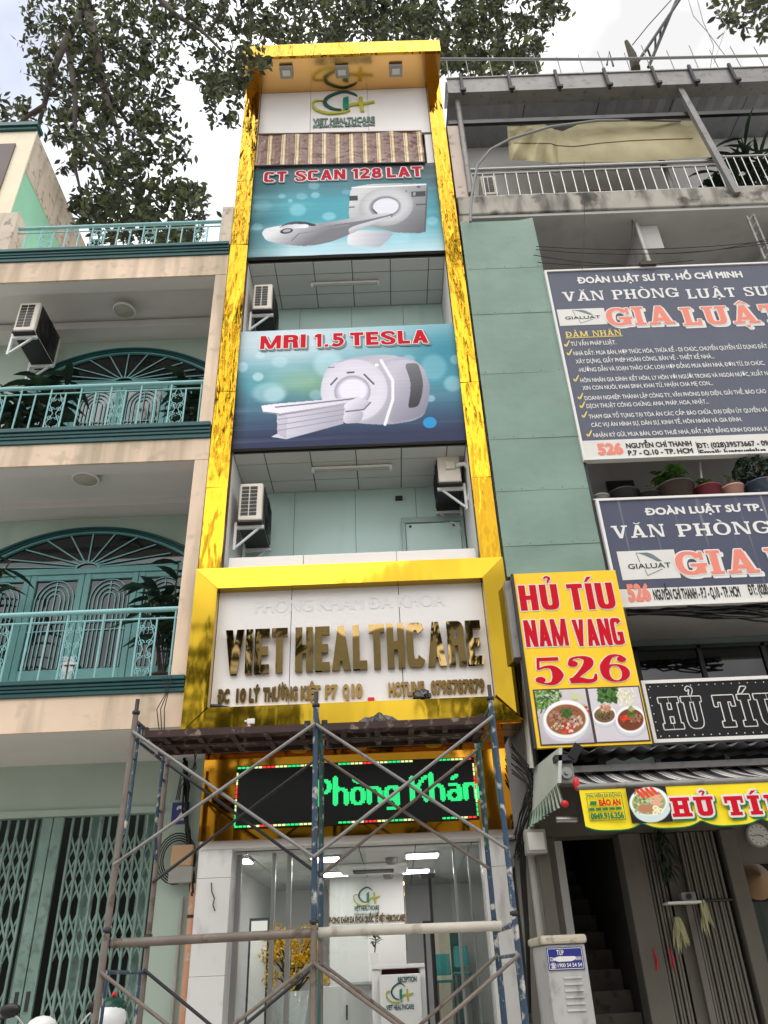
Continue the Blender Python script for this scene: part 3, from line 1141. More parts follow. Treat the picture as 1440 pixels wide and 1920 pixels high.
def arched_door(label, xc, hw, zs, ztr, ztop, zb):
    """two tall double doors under a segmental fanlight"""
    t = thing('arched_door', label, 'door', (xc, W0, zb))
    y = W0
    rise = ztop - zs

    def arc(s, dz=0.0, n=28, w=None):
        w = w or hw
        out = []
        for i in range(n + 1):
            a = -1 + 2 * i / n
            out.append((xc + a * w * s, zs + dz + rise * s * (1 - abs(a) ** 2.1)))
        return out
    for s0, s1, d in ((1.0, .955, .10), (.952, .915, .075), (.912, .87, .05)):
        o_, i_ = arc(s0), arc(s1)
        mb = MB()
        for k in range(len(o_) - 1):
            mb.prism([o_[k], o_[k + 1], i_[k + 1], i_[k]], y - d, y + .01)
        mb.build('arch_trim', M['teal'] if s0 > .93 else M['door'], t)
    g = MB()
    pts = arc(.87)
    g.prism([(p[0], p[1]) for p in pts] + [(pts[-1][0], ztr), (pts[0][0], ztr)], y - .012, y - .002)
    g.build('fanlight_pane', M['darkglass'], t)
    mb = MB()
    zc = ztr + .03
    for k in range(13):
        a = math.pi * (k + .5) / 13
        w_, h_ = hw * .86, (ztop - ztr) * .90
        mb.tube([(xc + .16 * math.cos(a), y - .03, zc + .10 * math.sin(a)), (xc + w_ * .97 * math.cos(a), y - .03, zc + max(h_ * (1 - abs(math.cos(a)) ** 2.1), .03))], .011, 5)
    mb.tube([(xc + .16 * math.cos(math.pi * k / 10), y - .03, zc + .10 * math.sin(math.pi * k / 10)) for k in range(11)], .012, 5)
    mb.build('fan_grille', M['rail'], t)
    box('transom', M['door'], t, xc - hw * .9, xc + hw * .9, y - .07, y, ztr - .05, ztr + .03, bevel=.005)
    n = 4
    lw = hw * 1.8 / n
    for k in range(n):
        x0 = xc - hw * .9 + k * lw
        x1 = x0 + lw
        lf = MB()
        f = .085
        lf.box(x0 + .004, x0 + f, y - .055, y, zb, ztr - .052)
        lf.box(x1 - f, x1 - .004, y - .055, y, zb, ztr - .052)
        lf.box(x0 + f, x1 - f, y - .05, y, ztr - .13, ztr - .052)
        lf.box(x0 + f, x1 - f, y - .05, y, zb + .2, zb + .62)
        lf.box(x0 + f, x1 - f, y - .05, y, zb, zb + .1)
        leaf = lf.build('door_leaf', M['door'], t, .006)
        MB().box(x0 + f, x1 - f, y - .014, y - .004, zb + .1, ztr - .13).build('pane', M['darkglass'], leaf)
        gr = MB()
        c = (x0 + x1) / 2
        r0 = lw / 2 - f - .025
        zt = ztr - .16
        for q in range(4):
            r = r0 * (1 - q * .22)
            zz = zt - r0 * 1.05
            gr.tube([(c - r, y - .03, zb + .64)] + [(c - r * math.cos(math.pi * i / 12), y - .03, zz + r * 1.15 * math.sin(math.pi * i / 12)) for i in range(13)] + [(c + r, y - .03, zb + .64)], .009, 5)
        for z in (ztr - .75, ztr - .86):
            gr.tube([(x0 + f, y - .03, z), (x1 - f, y - .03, z)], .009, 5)
        gr.tube([(c, y - .03, zb + .64), (c, y - .03, zt)], .010, 5)
        gr.build('grille', M['rail'], leaf)
        if k in (1, 2):
            MB().box((x1 - .07) if k == 1 else x0 + .012, (x1 - .012) if k == 1 else x0 + .07, y - .07, y - .055, zb + .45, zb + .78).box(
                (x1 - .05) if k == 1 else x0 + .02, (x1 + .0) if k == 1 else x0 + .12, y - .1, y - .072, zb + .66, zb + .69).build('handle', M['steel'], leaf)
    return t


arched_door('wide teal arched door on the lower balcony with lever handles showing', -4.02, 1.62, 6.42, 6.31, 6.97, 4.3)
arched_door('wide teal arched door on the upper balcony, mostly behind the railing', -3.98, 1.62, 9.72, 9.62, 10.33, 7.7)


def ceil_lamp(label, x, y, z):
    t = thing('ceiling_lamp', label, 'ceiling lamp', (x, y, z), 'round lamps under the balcony ceilings')
    MB().lathe((x, y, z - .06), [(.17, .06), (.175, .03), (.15, .02), (.15, .05)], 24).build('rim', M['tubeoff'], t)
    MB().lathe((x, y, z - .06), [(.15, .03), (.10, .0), (.001, -.012)], 24).build('diffuser', M['lampoff'], t)


ceil_lamp('round unlit lamp under the upper balcony ceiling', -3.92, 8.66, 10.62)
ceil_lamp('round unlit lamp under the lower balcony ceiling', -3.86, 8.36, 7.22)
for o in [x for x in bpy.data.objects if x.name.startswith('ceiling_lamp')]:
    o.location.z += 0


# ------------------------------------------------------------------ air conditioners (fan faces sideways, slotted end to the street)
def make_aircon(fan_side, slots):
    """local box: x thickness .3, y length .8, z height .58; slotted end at y = 0"""
    t = thing('air_conditioner', 'x', 'air conditioner')
    MB().box(-.15, .15, 0, .8, .03, .58).build('casing', M['acwhite'], t, .02)
    MB().box(-.155, .155, .0, .8, 0, .03).build('base_tray', M['black'], t, .005)
    f = MB()
    x = .15 * fan_side
    f.box(min(x, x + .012 * fan_side), max(x, x + .012 * fan_side), .06, .7, .05, .56)
    fan = f.build('fan_panel', M['black'], t)
    rg = MB()
    for r in (.24, .19, .14, .09):
        rg.tube([(x + .02 * fan_side, .38 + r * math.cos(2 * math.pi * i / 24), .30 + r * math.sin(2 * math.pi * i / 24)) for i in range(24)], .006, 4, True)
    rg.build('fan_guard', M['darksteel'], fan)
    e = MB()
    if slots:
        for i in range(2):
            for j in range(8):
                e.box(-.115 + i * .105, -.025 + i * .105, -.006, .01, .10 + j * .055, .142 + j * .055)
        e.build('vent_slots', M['black'], t)
    else:
        MB().box(-.05, .08, -.03, .01, .22, .34).build('valve_cover', M['acwhite'], t, .01)
        MB().tube([(.09, -.02, .27), (.2, -.05, .27), (.25, -.04, .2), (.26, -.02, -.08), (.22, .1, -.2)], .03, 8).build('hose', M['tubeoff'], t)
    b = MB()
    for y in (.08, .68):
        b.box(-.17, .17, y, y + .04, -.04, 0)
        b.bar((-fan_side * .17, y + .02, -.3), (fan_side * .1, y + .02, -.04), .025, .025)
        b.box(min(-fan_side * .17, -fan_side * .2), max(-fan_side * .17, -fan_side * .2), y, y + .04, -.34, .05)
    b.build('bracket', M['tubeoff'], t)
    return t


ac = make_aircon(1, True)


def put_ac(o, p, label, s=1.0, g='air conditioners hung on side walls'):
    o.location = p
    o.scale = (s, s, s)
    tag(o, label, None, g)


put_ac(ac, (-1.64, 8.22, 6.36), 'air conditioner on the clinic\'s lower floor, left side above the white parapet')
put_ac(copy_tree(ac), (-1.66, 8.24, 10.06), 'air conditioner peeking above the MRI banner on the clinic\'s upper floor', .95)
put_ac(copy_tree(ac), (-5.22, 8.3, 9.86), 'air conditioner high on the left wall of the green house upper balcony', 1.05)
ac2 = make_aircon(-1, False)
put_ac(ac2, (.93, 8.4, 6.93), 'air conditioner with a white pipe on the clinic\'s lower floor, by the right gold column', 1.0)


# ------------------------------------------------------------------ rooftop house behind the terrace
rh = thing('rooftop_house', 'cream and mint house rising behind the roof terrace, brown panel in front', 'building', (-8, 9.5, 11))
MB().box(-11, -6.84, 9.5, 14, 11.2, 15.5).build('wall', M['mintbright'], rh)
MB().box(-11, -6.83, 9.47, 14, 15.5, 16.75).build('side_band', M['creamdirty'], rh)
MB().box(-11, -6.82, 9.44, 9.465, 11.2, 16.75).build('cream_front', mat('pale_cream_front', (240, 230, 204), .8, var=.15, streak=.15), rh)
MB().box(-11, -7.16, 9.40, 9.435, 11.5, 16.3).build('brown_panel', mat('brown_panel', (104, 92, 90), .6, var=.15), rh)
MB().box(-11, -6.82, 9.38, 9.6, 16.76, 16.84).box(-11, -6.8, 9.34, 9.62, 16.845, 16.95).build('cornice', M['teal'], rh)

# ------------------------------------------------------------------ folding gate and fittings on the ground floor
fg = thing('folding_gate', 'green lattice folding gate across the dark ground floor of the green house', 'gate', (-4.5, 9.55, .18))
sp = .108
xs = [GX1 - .06 - i * sp for i in range(int((GX1 - GX0) / sp))]
xm = P(75, 1700, 9.55).x
for x in xs:
    if abs(x - xm) > .14:
        MB().box(x - .012, x + .012, 9.53, 9.56, .2, GZ - .03).build('upright', M['gate'], fg)
lat = MB()
for a, b in zip(xs[:-1], xs[1:]):
    if min(abs(a - xm), abs(b - xm)) < .2:
        continue
    for zb in (.3, 1.02, 1.72, 2.30):
        n = 3 if zb > 2.2 else 2
        for k in range(n):
            z0 = zb + k * .22
            lat.bar((a, 9.545, z0), (b, 9.545, z0 + .26), .02, .008)
            lat.bar((a, 9.562, z0 + .26), (b, 9.562, z0), .02, .008)
lat.build('lattice', M['gate'], fg)
for s in (-1, 1):
    ps = MB().box(xm - .125 if s < 0 else xm + .006, xm - .006 if s < 0 else xm + .125, 9.5, 9.54, .2, GZ - .02).build('centre_post', M['gate'], fg, .006)
    MB().box(xm + s * .06 - .02, xm + s * .06 + .02, 9.492, 9.5, 1.28, 1.46).build('pull', M['darksteel'], ps)
mb = MB()
for x in [GX1 - .25 - i * .62 for i in range(7)]:
    mb.box(x, x + .13, 9.72, 9.74, .2, GZ)
mb.build('inner_strip', M['gate'], fg)

nb = thing('number_plate', 'small blue house number plate on the mint wall beside the cables', 'number plate', (-2.52, 9.49, 3.1))
a = P(338, 1525, 9.49)
MB().box(a.x - .1, a.x + .1, 9.478, 9.497, a.z - .12, a.z + .12).build('plate', M['bluesign'], nb, .004)
mb = MB()
text_on(mb, '2', a.x - .045, a.x + .055, a.z - .075, .15, 9.474, .03)
mb.build('numeral', M['signwhite'], nb)

mt = thing('meter_box', 'beige meter box with a grey lower half on the mint wall', 'meter box', (-2.4, 9.4, 2.5))
a = P(343, 1622, 9.4)
MB().box(a.x - .12, a.x + .12, 9.3, 9.5, a.z - .02, a.z + .2).build('cover', mat('beige_plastic', (196, 160, 122), .5, var=.1), mt, .015)
MB().box(a.x - .13, a.x + .13, 9.31, 9.5, a.z - .19, a.z - .02).build('base', M['pvc'], mt, .01)
pp = thing('drain_pipe', 'worn orange and white pipe down the wall below the meter box', 'pipe', (-2.25, 9.4, .2))
MB().tube([(-2.23, 9.42, .2), (-2.23, 9.42, 2.42)], .05, 10).build('pipe', M['orange'], pp)
mb = MB()
for z in (1.0, 2.08):
    mb.tube([(-2.23, 9.42, z), (-2.23, 9.42, z + .03)], .056, 10)
mb.build('clamp', M['darksteel'], pp)
tag(MB().tube([(-2.36, 9.45, .2), (-2.36, 9.45, 2.3)], .022, 8).build('conduit', M['pvc']), 'thin grey conduit beside the orange pipe on the mint wall', 'pipe')

# cables by the number plate
mb = MB()
for k in range(9):
    pts = []
    for (px, py) in ((348, 1425), (350, 1470), (346, 1520), (352, 1560), (360, 1600), (362, 1640), (360, 1680)):
        q = P(px + random.uniform(-5, 5), py + random.uniform(-6, 6), 9.36 + random.uniform(0, .1))
        pts.append(q)
    mb.tube(pts, .012, 5)
for k in range(3):
    mb.tube([P(372 - k * 6, 1400 - k * 8, 8.6), P(362 + k * 3, 1440, 9.0), P(340, 1450 + k * 12, 9.35), P(330 + k * 3, 1500, 9.45)], .006, 5)
c = P(332, 1610, 9.4)
for k in range(4):
    r = .16 + .02 * k
    mb.tube([(c.x + r * math.cos(2 * math.pi * i / 22), 9.4 - .01 * k, c.z + r * 1.2 * math.sin(2 * math.pi * i / 22)) for i in range(22)], .008, 5, True)
tag(mb.build('cable_bundle', M['wire']), 'black cables bunched and coiled between the number plate and meter box', 'cables')
mb = MB()
for k in range(3):
    mb.tube([P(305 + k * 8, 1268, 7.9), P(311 + k * 2, 1300, 7.84), P(294 + k * 7, 1330, 7.95), P(298 + k * 5, 1368, 7.98)], .005, 5)
tag(mb.build('loose_wire', M['wire']), 'thin wires looped over the teal ledge beside the gold frame', 'wire')


# ------------------------------------------------------------------ plants on the balconies
def pot_plant(label, x, y, z, h, n, L, w, lm, potm, pr=.16, ph=.24, group=None, cat='plant', spread=1.0):
    t = thing('potted_plant', label, cat, (x, y, z), group)
    MB().lathe((x, y, z), [(.001, 0), (pr * .72, 0), (pr, ph * .92), (pr * 1.08, ph * .92), (pr * 1.08, ph), (pr * .9, ph), (pr * .88, ph * .86), (.001, ph * .86)], 18).build('pot', potm, t)
    st = MB()
    lf = MB()
    for k in range(max(2, n // 10)):
        bx, by = x + random.uniform(-.4, .4) * pr, y + random.uniform(-.4, .4) * pr
        tx, ty = bx + random.uniform(-.25, .25) * spread * h, by + random.uniform(-.2, .2) * h
        hh = h * random.uniform(.6, 1)
        st.tube([(bx, by, z + ph * .85), ((bx + tx) / 2, by, z + ph + hh * .5), (tx, ty, z + ph + hh)], .011, 5)
        m_ = n // max(2, n // 10)
        for i in range(m_):
            f = .25 + .75 * (i + 1) / m_
            a = i * 2.4 + random.random()
            c = Vector((bx + (tx - bx) * f, by + (ty - by) * f, z + ph + hh * f))
            leaf_blade(lf, c, (math.cos(a), math.sin(a), random.uniform(.1, .9)), L * random.uniform(.7, 1.1), w, droop=random.uniform(.3, .8))
    st.build('stem', M['bark'], t)
    lf.build('leaves', lm, t, fix=False)
    return t


G1 = 'dark leafy plants behind the balcony railings'
pot_plant('tall dark plant at the right end of the lower balcony', -2.62, 8.6, 4.3, 1.5, 60, .55, .13, LEAFD, M['terracotta'], group=G1)
pot_plant('dark fronds at the left edge of the lower balcony', -5.2, 8.55, 4.3, 1.9, 50, .6, .09, LEAFD, M['terracotta'], group=G1)
pot_plant('dark plant at the right end of the upper balcony', -2.66, 8.55, 7.73, 1.1, 50, .5, .11, LEAFD, M['terracotta'], group=G1)
pot_plant('broad dark plant left of the teal door on the upper balcony', -4.62, 8.55, 7.73, 1.2, 60, .55, .12, LEAFD, M['terracotta'], group=G1)
pot_plant('dark plant at the far left of the upper balcony', -5.15, 8.5, 7.73, .9, 50, .5, .11, LEAFD, M['terracotta'], group=G1)

# scooter and helmet at the gate
sc = thing('scooter', 'black scooter parked under the scaffold by the green gate, only its top showing', 'scooter', (-3.2, 7.9, .18))
q = P(135, 1912, 7.9)
sx = q.x
body = MB()
body.hexa([(sx - .16, 7.6, .45), (sx + .16, 7.6, .45), (sx + .16, 7.6, .95), (sx - .16, 7.6, .95)], [(sx - .16, 8.9, .5), (sx + .16, 8.9, .5), (sx + .12, 8.9, .95), (sx - .12, 8.9, .95)])
body.hexa([(sx - .2, 7.45, .35), (sx + .2, 7.45, .35), (sx + .14, 7.42, 1.1), (sx - .14, 7.42, 1.1)], [(sx - .2, 7.58, .35), (sx + .2, 7.58, .35), (sx + .14, 7.52, 1.1), (sx - .14, 7.52, 1.1)])
body.build('body', M['black'], sc, .03)
MB().ball((sx, 8.3, 1.0), .16, .42, .08).build('seat', M['bag'], sc)
for y in (7.3, 8.75):
    w_ = MB().tube([(sx, y + .24 * math.cos(2 * math.pi * i / 24), .43 + .24 * math.sin(2 * math.pi * i / 24)) for i in range(24)], .05, 8, True).build('wheel', M['black'], sc)
    MB().tube([(sx - .03, y, .43), (sx + .03, y, .43)], .17, 16).build('rim', M['steel'], w_)
hb = MB().tube([(sx - .36, 7.62, 1.16), (sx - .15, 7.5, 1.18), (sx + .15, 7.5, 1.18), (sx + .36, 7.62, 1.16)], .018, 8).build('handlebar', M['darksteel'], sc)
for s in (-1, 1):
    MB().tube([(sx + s * .25, 7.58, 1.17), (sx + s * .37, 7.63, 1.16)], .028, 8).build('grip', M['black'], hb)
    mr = MB().tube([(sx + s * .2, 7.5, 1.18), (sx + s * .28, 7.46, 1.27), (sx + s * .32, 7.46, 1.3)], .009, 6).build('mirror_stem', M['chromed'], hb)
    MB().ball((sx + s * .36, 7.45, 1.33), .09, .02, .05).build('mirror', M['black'], sc)
h = thing('helmet', 'white and dark green helmet resting by the scaffold leg', 'helmet', (-2.55, 7.3, 1.2))
q = P(206, 1905, 7.3)
MB().ball((q.x, 7.3, q.z - .02), .13, .15, .12, 16, 10).build('shell', M['helmetwhite'], h)
MB().ball((q.x, 7.33, q.z + .05), .115, .14, .085, 16, 10).build('cap', M['helmetgreen'], h)
MB().ball((q.x + .02, 7.28, q.z + .145), .02, .02, .02, 8, 6).build('button', M['red2'], h)
# the helmet hangs on a peg of the second scooter
s2 = thing('motorbike', 'dark motorbike with a white taped seat, its rear peeking up at the left edge', 'motorbike', (-3.7, 8.0, .18))
q2 = P(60, 1915, 8.0)
MB().hexa([(q2.x - .3, 7.85, .5), (q2.x + .3, 7.85, .5), (q2.x + .3, 7.85, 1.05), (q2.x - .3, 7.85, 1.0)], [(q2.x - .3, 8.1, .5), (q2.x + .3, 8.1, .5), (q2.x + .3, 8.1, 1.05), (q2.x - .3, 8.1, 1.0)]).build('body', M['black'], s2, .06)
MB().ball((q2.x + .1, 7.98, q2.z - .05), .14, .1, .09, 10, 7).build('seat', M['tubeoff'], s2)
MB().tube([(q2.x - .2, 7.95, 1.1), (q2.x - .32, 7.95, q2.z + .02), (q2.x - .12, 7.95, q2.z + .06)], .02, 8).build('handlebar', M['darksteel'], s2)
for s in (-1, 1):
    MB().tube([(q2.x + s * .55 + .26 * math.cos(2 * math.pi * i / 24), 7.98, .44 + .26 * math.sin(2 * math.pi * i / 24)) for i in range(24)], .045, 8, True).build('wheel', M['black'], s2)
# helmet rests on a small stand bar of the scooter rear box
MB().tube([(sx, 8.0, 1.0), (P(206, 1905, 7.3).x - .02, 7.35, P(206, 1905, 7.3).z - .14)], .012, 6).build('helmet_hook', M['darksteel'], sc)

# ------------------------------------------------------------------ the clinic
clinic = thing('clinic_building', 'narrow tall clinic building clad in gold mirror sheet between the two older houses', 'building', (-.38, 8, 0))
CXL, CXR, IL, IR = -2.16, 1.395, -1.895, 1.15


def tilted_panel(mb, x0, x1, z0, z1, y, k):
    """one cladding sheet, very slightly out of plane"""
    a, b = random.uniform(-.006, .006) * k, random.uniform(-.008, .008) * k
    f = [(x0, y + a, z0), (x1, y - a, z0), (x1, y - a + b, z1), (x0, y + a + b, z1)]
    mb.hexa(f, [(p[0], p[1] + .05, p[2]) for p in f])


for x0, x1 in ((CXL, IL), (IR, CXR)):
    zz = [5.61, 6.75, 8.3, 9.75, 11.25, 12.8, 14.2, 15.5]
    mb = MB()
    for a, b in zip(zz[:-1], zz[1:]):
        tilted_panel(mb, x0, x1, a + .002, b - .002, 8.0, 1)
    mb.build('gold_column', M['goldcr'], clinic)
box('column_return', M['brownedge'], clinic, CXL + .01, IL - .004, 8.07, 8.45, 5.62, 15.49)  # brown paints the dark reflection of the gold inner return
box('column_return', M['brownedge'], clinic, IR + .004, CXR - .01, 8.07, 8.45, 5.62, 15.49)
# side walls of the recesses
for x0, x1 in ((CXL + .02, IL - .01), (IR + .01, CXR - .02)):
    box('side_wall', M['whitewall'], clinic, x0, x1, 8.46, 9.3, 5.5, 15.6)
for z0, z1 in ((5.5, 7.4), (9.0, 11.0), (12.6, 14.3)):
    box('side_wall', M['whitewall'], clinic, IL - .06, IL - .002, 8.16, 9.3, z0, z1)
    box('side_wall', M['whitewall'], clinic, IR + .002, IR + .06, 8.16, 9.3, z0, z1)
# boarded back walls
for z0, z1 in ((5.3, 7.5), (8.9, 11.1), (12.6, 14.3)):
    mb = MB()
    for a, b in ((IL, -1.2), (-1.2, -.35), (-.35, .5), (.5, IR)):
        mb.box(a + .003, b - .003, 9.14, 9.2, z0, z1)
    mb.build('back_wall', M['backteal'], clinic)
    box('back_wall_board', M['grout'], clinic, IL, IR, 9.205, 9.25, z0, z1)
    box('floor_slab', M['grout'], clinic, IL - .06, IR + .06, 8.2, 9.3, z1 - .02, z1 + .2)


def tile_ceiling(name, x0, x1, y0, y1, z, parent, sx=.6, sy=.6, ox=.28, oy=.22, g=.007):
    mb = MB()
    xs = [x0]
    x = x0 + ox
    while x < x1:
        xs.append(x)
        x += sx
    xs.append(x1)
    ys = [y0]
    y = y0 + oy
    while y < y1:
        ys.append(y)
        y += sy
    ys.append(y1)
    for a, b in zip(xs[:-1], xs[1:]):
        for c, d in zip(ys[:-1], ys[1:]):
            mb.box(a + g, b - g, c + g, d - g, z, z + .02)
    o = mb.build(name, M['tile'], parent)
    MB().box(x0, x1, y0, y1, z + .012, z + .03).build('ceiling_grid', M['grout'], o)
    return o


tile_ceiling('ceiling', IL, IR, 8.17, 9.13, 7.36, clinic, .6, .42, .40, .24)
tile_ceiling('ceiling', IL, IR, 8.17, 9.13, 10.98, clinic, .6, .42, .40, .24)
tile_ceiling('ceiling', IL, IR, 8.17, 9.13, 14.15, clinic, .6, .42, .40, .24)
# parapet of the first floor, door behind it
mb = MB()
for a, b in ((IL + .06, -.94), (-.94, .17), (.17, IR - .03)):
    mb.box(a + .004, b - .004, 8.10, 8.16, 5.45, 5.80)
mb.build('parapet', M['white'], clinic, .004)
d0, d1 = P(752, 975, 9.13), P(868, 970, 9.13)
dr = MB()
dr.box(d0.x, d1.x, 9.07, 9.138, d0.z - .08, d0.z).box(d0.x, d0.x + .05, 9.07, 9.138, 5.2, d0.z - .08).box(d1.x - .05, d1.x, 9.07, 9.138, 5.2, d0.z - .08)
dd = dr.build('door_frame', mat('grey_aluminium', (150, 168, 164), .4, metal=.2), clinic, .004)
MB().box(d0.x + .055, d1.x - .055, 9.1, 9.137, 5.2, d0.z - .085).build('door_leaf', M['backteal'], dd)
mb = MB()
for x in (d0.x + .12, d1.x - .14):
    mb.ball((x, 9.095, d0.z - .13), .02, .01, .02)
mb.build('bolt', M['darksteel'], dd)
a = P(748, 935, 9.13)
box('vent', M['darksteel'], clinic, a.x - .05, a.x + .05, 9.10, 9.139, a.z - .03, a.z + .03)
# top: white panel, gold canopy box with soffit
mb = MB()
for a, b in ((IL, -.98), (-.98, .06), (.06, IR)):
    mb.box(a + .003, b - .003, 8.1, 8.16, 14.12, 15.495)
mb.build('top_panel', M['white'], clinic, .003)
box('panel_sill', M['grout'], clinic, IL, IR, 8.105, 8.3, 14.06, 14.118)
box('soffit', mat('soft_gold_soffit', (232, 184, 116), .14, metal=1.0, bump=.08, bscale=3), clinic, CXL, CXR, 7.46, 8.1, 15.50, 15.56)
mb = MB()
for a, b in ((CXL, -.05), (-.05, CXR)):
    tilted_panel(mb, a + .002, b - .002, 15.49, 15.86, 7.44, 1)
mb.build('canopy_front', M['goldcr'], clinic)
box('canopy_top', M['darksteel'], clinic, CXL + .01, CXR - .01, 7.5, 9.5, 15.6, 15.84)
box('roof_block', M['whitewall'], clinic, CXL + .03, CXR - .03, 8.2, 9.5, 14.3, 15.58)
LC = 2.63
# entrance: deep gold soffit, gold fascia round the display
for k, (a, b) in enumerate(((7.98, 8.22), (8.23, 8.5))):
    box('entrance_soffit', M['goldled'], clinic, CXL + .04, CXR - .02, a, b, 3.66, 3.70)
FX0, FX1, FZ0, FZ1 = -2.015, 1.25, 2.715, 3.66
SX0, SX1, SZ0, SZ1 = -1.655, .90, 2.82, 3.45
mb = MB()
tilted_panel(mb, FX0, SX0 - .002, FZ0, FZ1, 8.5, .6)
tilted_panel(mb, SX1 + .002, FX1, FZ0, FZ1, 8.5, .6)
tilted_panel(mb, SX0, SX1, FZ0, SZ0 - .002, 8.5, .3)
tilted_panel(mb, SX0, SX1, SZ1 + .002, FZ1, 8.5, .3)
mb.build('entrance_fascia', M['goldled'], clinic)
box('entrance_lintel', M['whitewall'], clinic, FX0 + .01, FX1 - .01, 8.58, 8.81, LC + .02, 3.6)
box('upper_structure', M['grout'], clinic, CXL + .05, CXR - .05, 8.16, 9.3, 3.72, 5.44)
# downlights in the soffit
for k, (px, py) in enumerate(((555, 1392), (672, 1401), (813, 1394))):
    q = PZ(px, py, 3.655)
    t = thing('soffit_downlight', ('flat round downlight in the gold soffit, left of the middle scaffold leg', 'flat round downlight in the gold soffit, just right of the middle scaffold leg',
                                   'flat round downlight in the gold soffit nearest the right scaffold leg')[k], 'downlight', q, 'round downlights in the entrance soffit')
    MB().lathe((q.x, min(q.y, 8.35), 3.625), [(.001, .0), (.085, .0), (.095, .012), (.095, .03)], 20).build('disc', M['tubeoff'], t)
# marble jambs
for nm, x0, x1 in (('a', -2.02, -1.675), ('b', .905, 1.15)):
    mb = MB()
    zz = [.18, .75, 1.52, 2.38, 2.712]
    for a, b in zip(zz[:-1], zz[1:]):
        mb.box(x0, x1, 8.6, 8.9, a + .0015, b - .0015)
    mb.build('marble_jamb', M['marble'], clinic, .003)
q = P(398, 1680, 8.59)
tag(MB().tube([P(396, 1655, 8.585), P(397, 1672, 8.57), P(402, 1685, 8.58), P(399, 1697, 8.57), P(403, 1708, 8.585)], .006, 5).build('stray_wire', M['wire']), 'short bent black wire poking out of the left marble jamb', 'wire')

# ------------------------------------------------------------------ lobby seen through the glass
LY = 12.9
LC = 2.63
lobby = clinic
box('lobby_floor', M['lobbyfloor'], lobby, -2.3, 2.2, 8.6, LY, .2, .3)
box('lobby_wall', M['lobbywall'], lobby, -2.3, 2.2, LY, LY + .1, .3, 3.0)
box('lobby_wall', M['lobbywall'], lobby, -2.0, -1.88, 8.95, LY, .3, 3.0)
box('lobby_wall', M['lobbywall'], lobby, 1.66, 1.8, 8.9, LY, .3, 3.0)
tile_ceiling('lobby_ceiling', -1.87, 1.66, 8.82, LY, LC, lobby, .6, .6, .3, .3, .006)
lw0, lw1 = P(616, 1700, 11.6), P(760, 1700, 11.6)
box('logo_wall', M['desk'], lobby, lw0.x, lw1.x, 11.6, 11.7, .3, LC)
wl_ = MB()
for x in (lw0.x + .004, lw1.x - .014):
    wl_.box(x, x + .01, 11.585, 11.598, .3, LC - .01)
wl_.build('wall_trim', M['bronze'], lobby)
q0, q1 = P(664, 1712, 11.57), P(711, 1712, 11.57)
put_logo(lobby, q0.x - .01, q1.x + .02, P(690, 1697, 11.57).z, 11.58, .012, [M['teallogo'], M['olive'], M['tealmid']], 'emblem')
mb = MB()
a, b = P(664, 1708, 11.58), P(711, 1706, 11.58)
text_on(mb, 'VIỆT HEALTHCARE', a.x, b.x, a.z, .055, 11.585, .03)
text_on(mb, 'PHÒNG KHÁM ĐA KHOA QUỐC TẾ', a.x, b.x, a.z - .055, .026, 11.585, .01, 3)
mb.build('lettering', M['teallogo'], lobby)
mb = MB()
a, b = P(617, 1732, 11.58), P(759, 1726, 11.58)
text_on(mb, 'PHÒNG KHÁM ĐA KHOA QUỐC TẾ VIỆT HEALTHCARE', a.x, b.x, (a.z + b.z) / 2, .075, 11.58, .03, 6, .01)
mb.build('lettering', M['bronze'], lobby)


def panel_light(px0, px1, py, label):
    a, b = PZ(px0, py, LC - .015), PZ(px1, py, LC - .015)
    y = min((a.y + b.y) / 2, LY - .4)
    k = y / ((a.y + b.y) / 2)
    t = thing('panel_light', label, 'panel light', ((a.x + b.x) / 2 * k, y, LC - .015), 'lit panels in the lobby ceiling')
    MB().box(a.x * k, b.x * k, y - .17, y + .17, LC - .027, LC - .021).build('diffuser', M['lamp'], t)
    MB().box(a.x * k - .015, b.x * k + .015, y - .185, y + .185, LC - .0205, LC - .005).build('frame', M['tubeoff'], t)


panel_light(763, 820, 1604, 'lit ceiling panel nearest the door, right of the ceiling cassette')
panel_light(756, 803, 1633, 'lit ceiling panel deeper in the lobby, right of the ceiling cassette')
panel_light(585, 637, 1611, 'lit ceiling panel nearest the door, behind the middle scaffold leg')
panel_light(605, 651, 1639, 'lit ceiling panel deeper in the lobby, left of the ceiling cassette')
panel_light(440, 470, 1614, 'lit ceiling panel at the left end of the lobby behind the side glass')
q = PZ(700, 1625, LC)
t = thing('ceiling_cassette', 'square white ceiling air conditioner with a dark slot in the lobby', 'air conditioner', (q.x, q.y, LC))
MB().box(q.x - .42, q.x + .42, q.y - .40, q.y + .40, LC - .05, LC - .003).build('housing', M['tubeoff'], t, .02)
MB().box(q.x - .25, q.x + .25, q.y - .16, q.y + .16, LC - .06, LC - .052).build('grille', M['darksteel'], t)
for px, py, lb in ((734, 1608, 'small round smoke detector left of the nearest right panel light'), (728, 1637, 'small round smoke detector beyond the ceiling cassette')):
    q = PZ(px, py, LC)
    t = thing('smoke_detector', lb, 'smoke detector', (q.x, q.y, LC), 'smoke detectors on the lobby ceiling')
    MB().lathe((q.x, q.y, LC - .07), [(.001, 0), (.05, 0), (.07, .03), (.07, .068)], 14).build('dome', M['galv'], t)

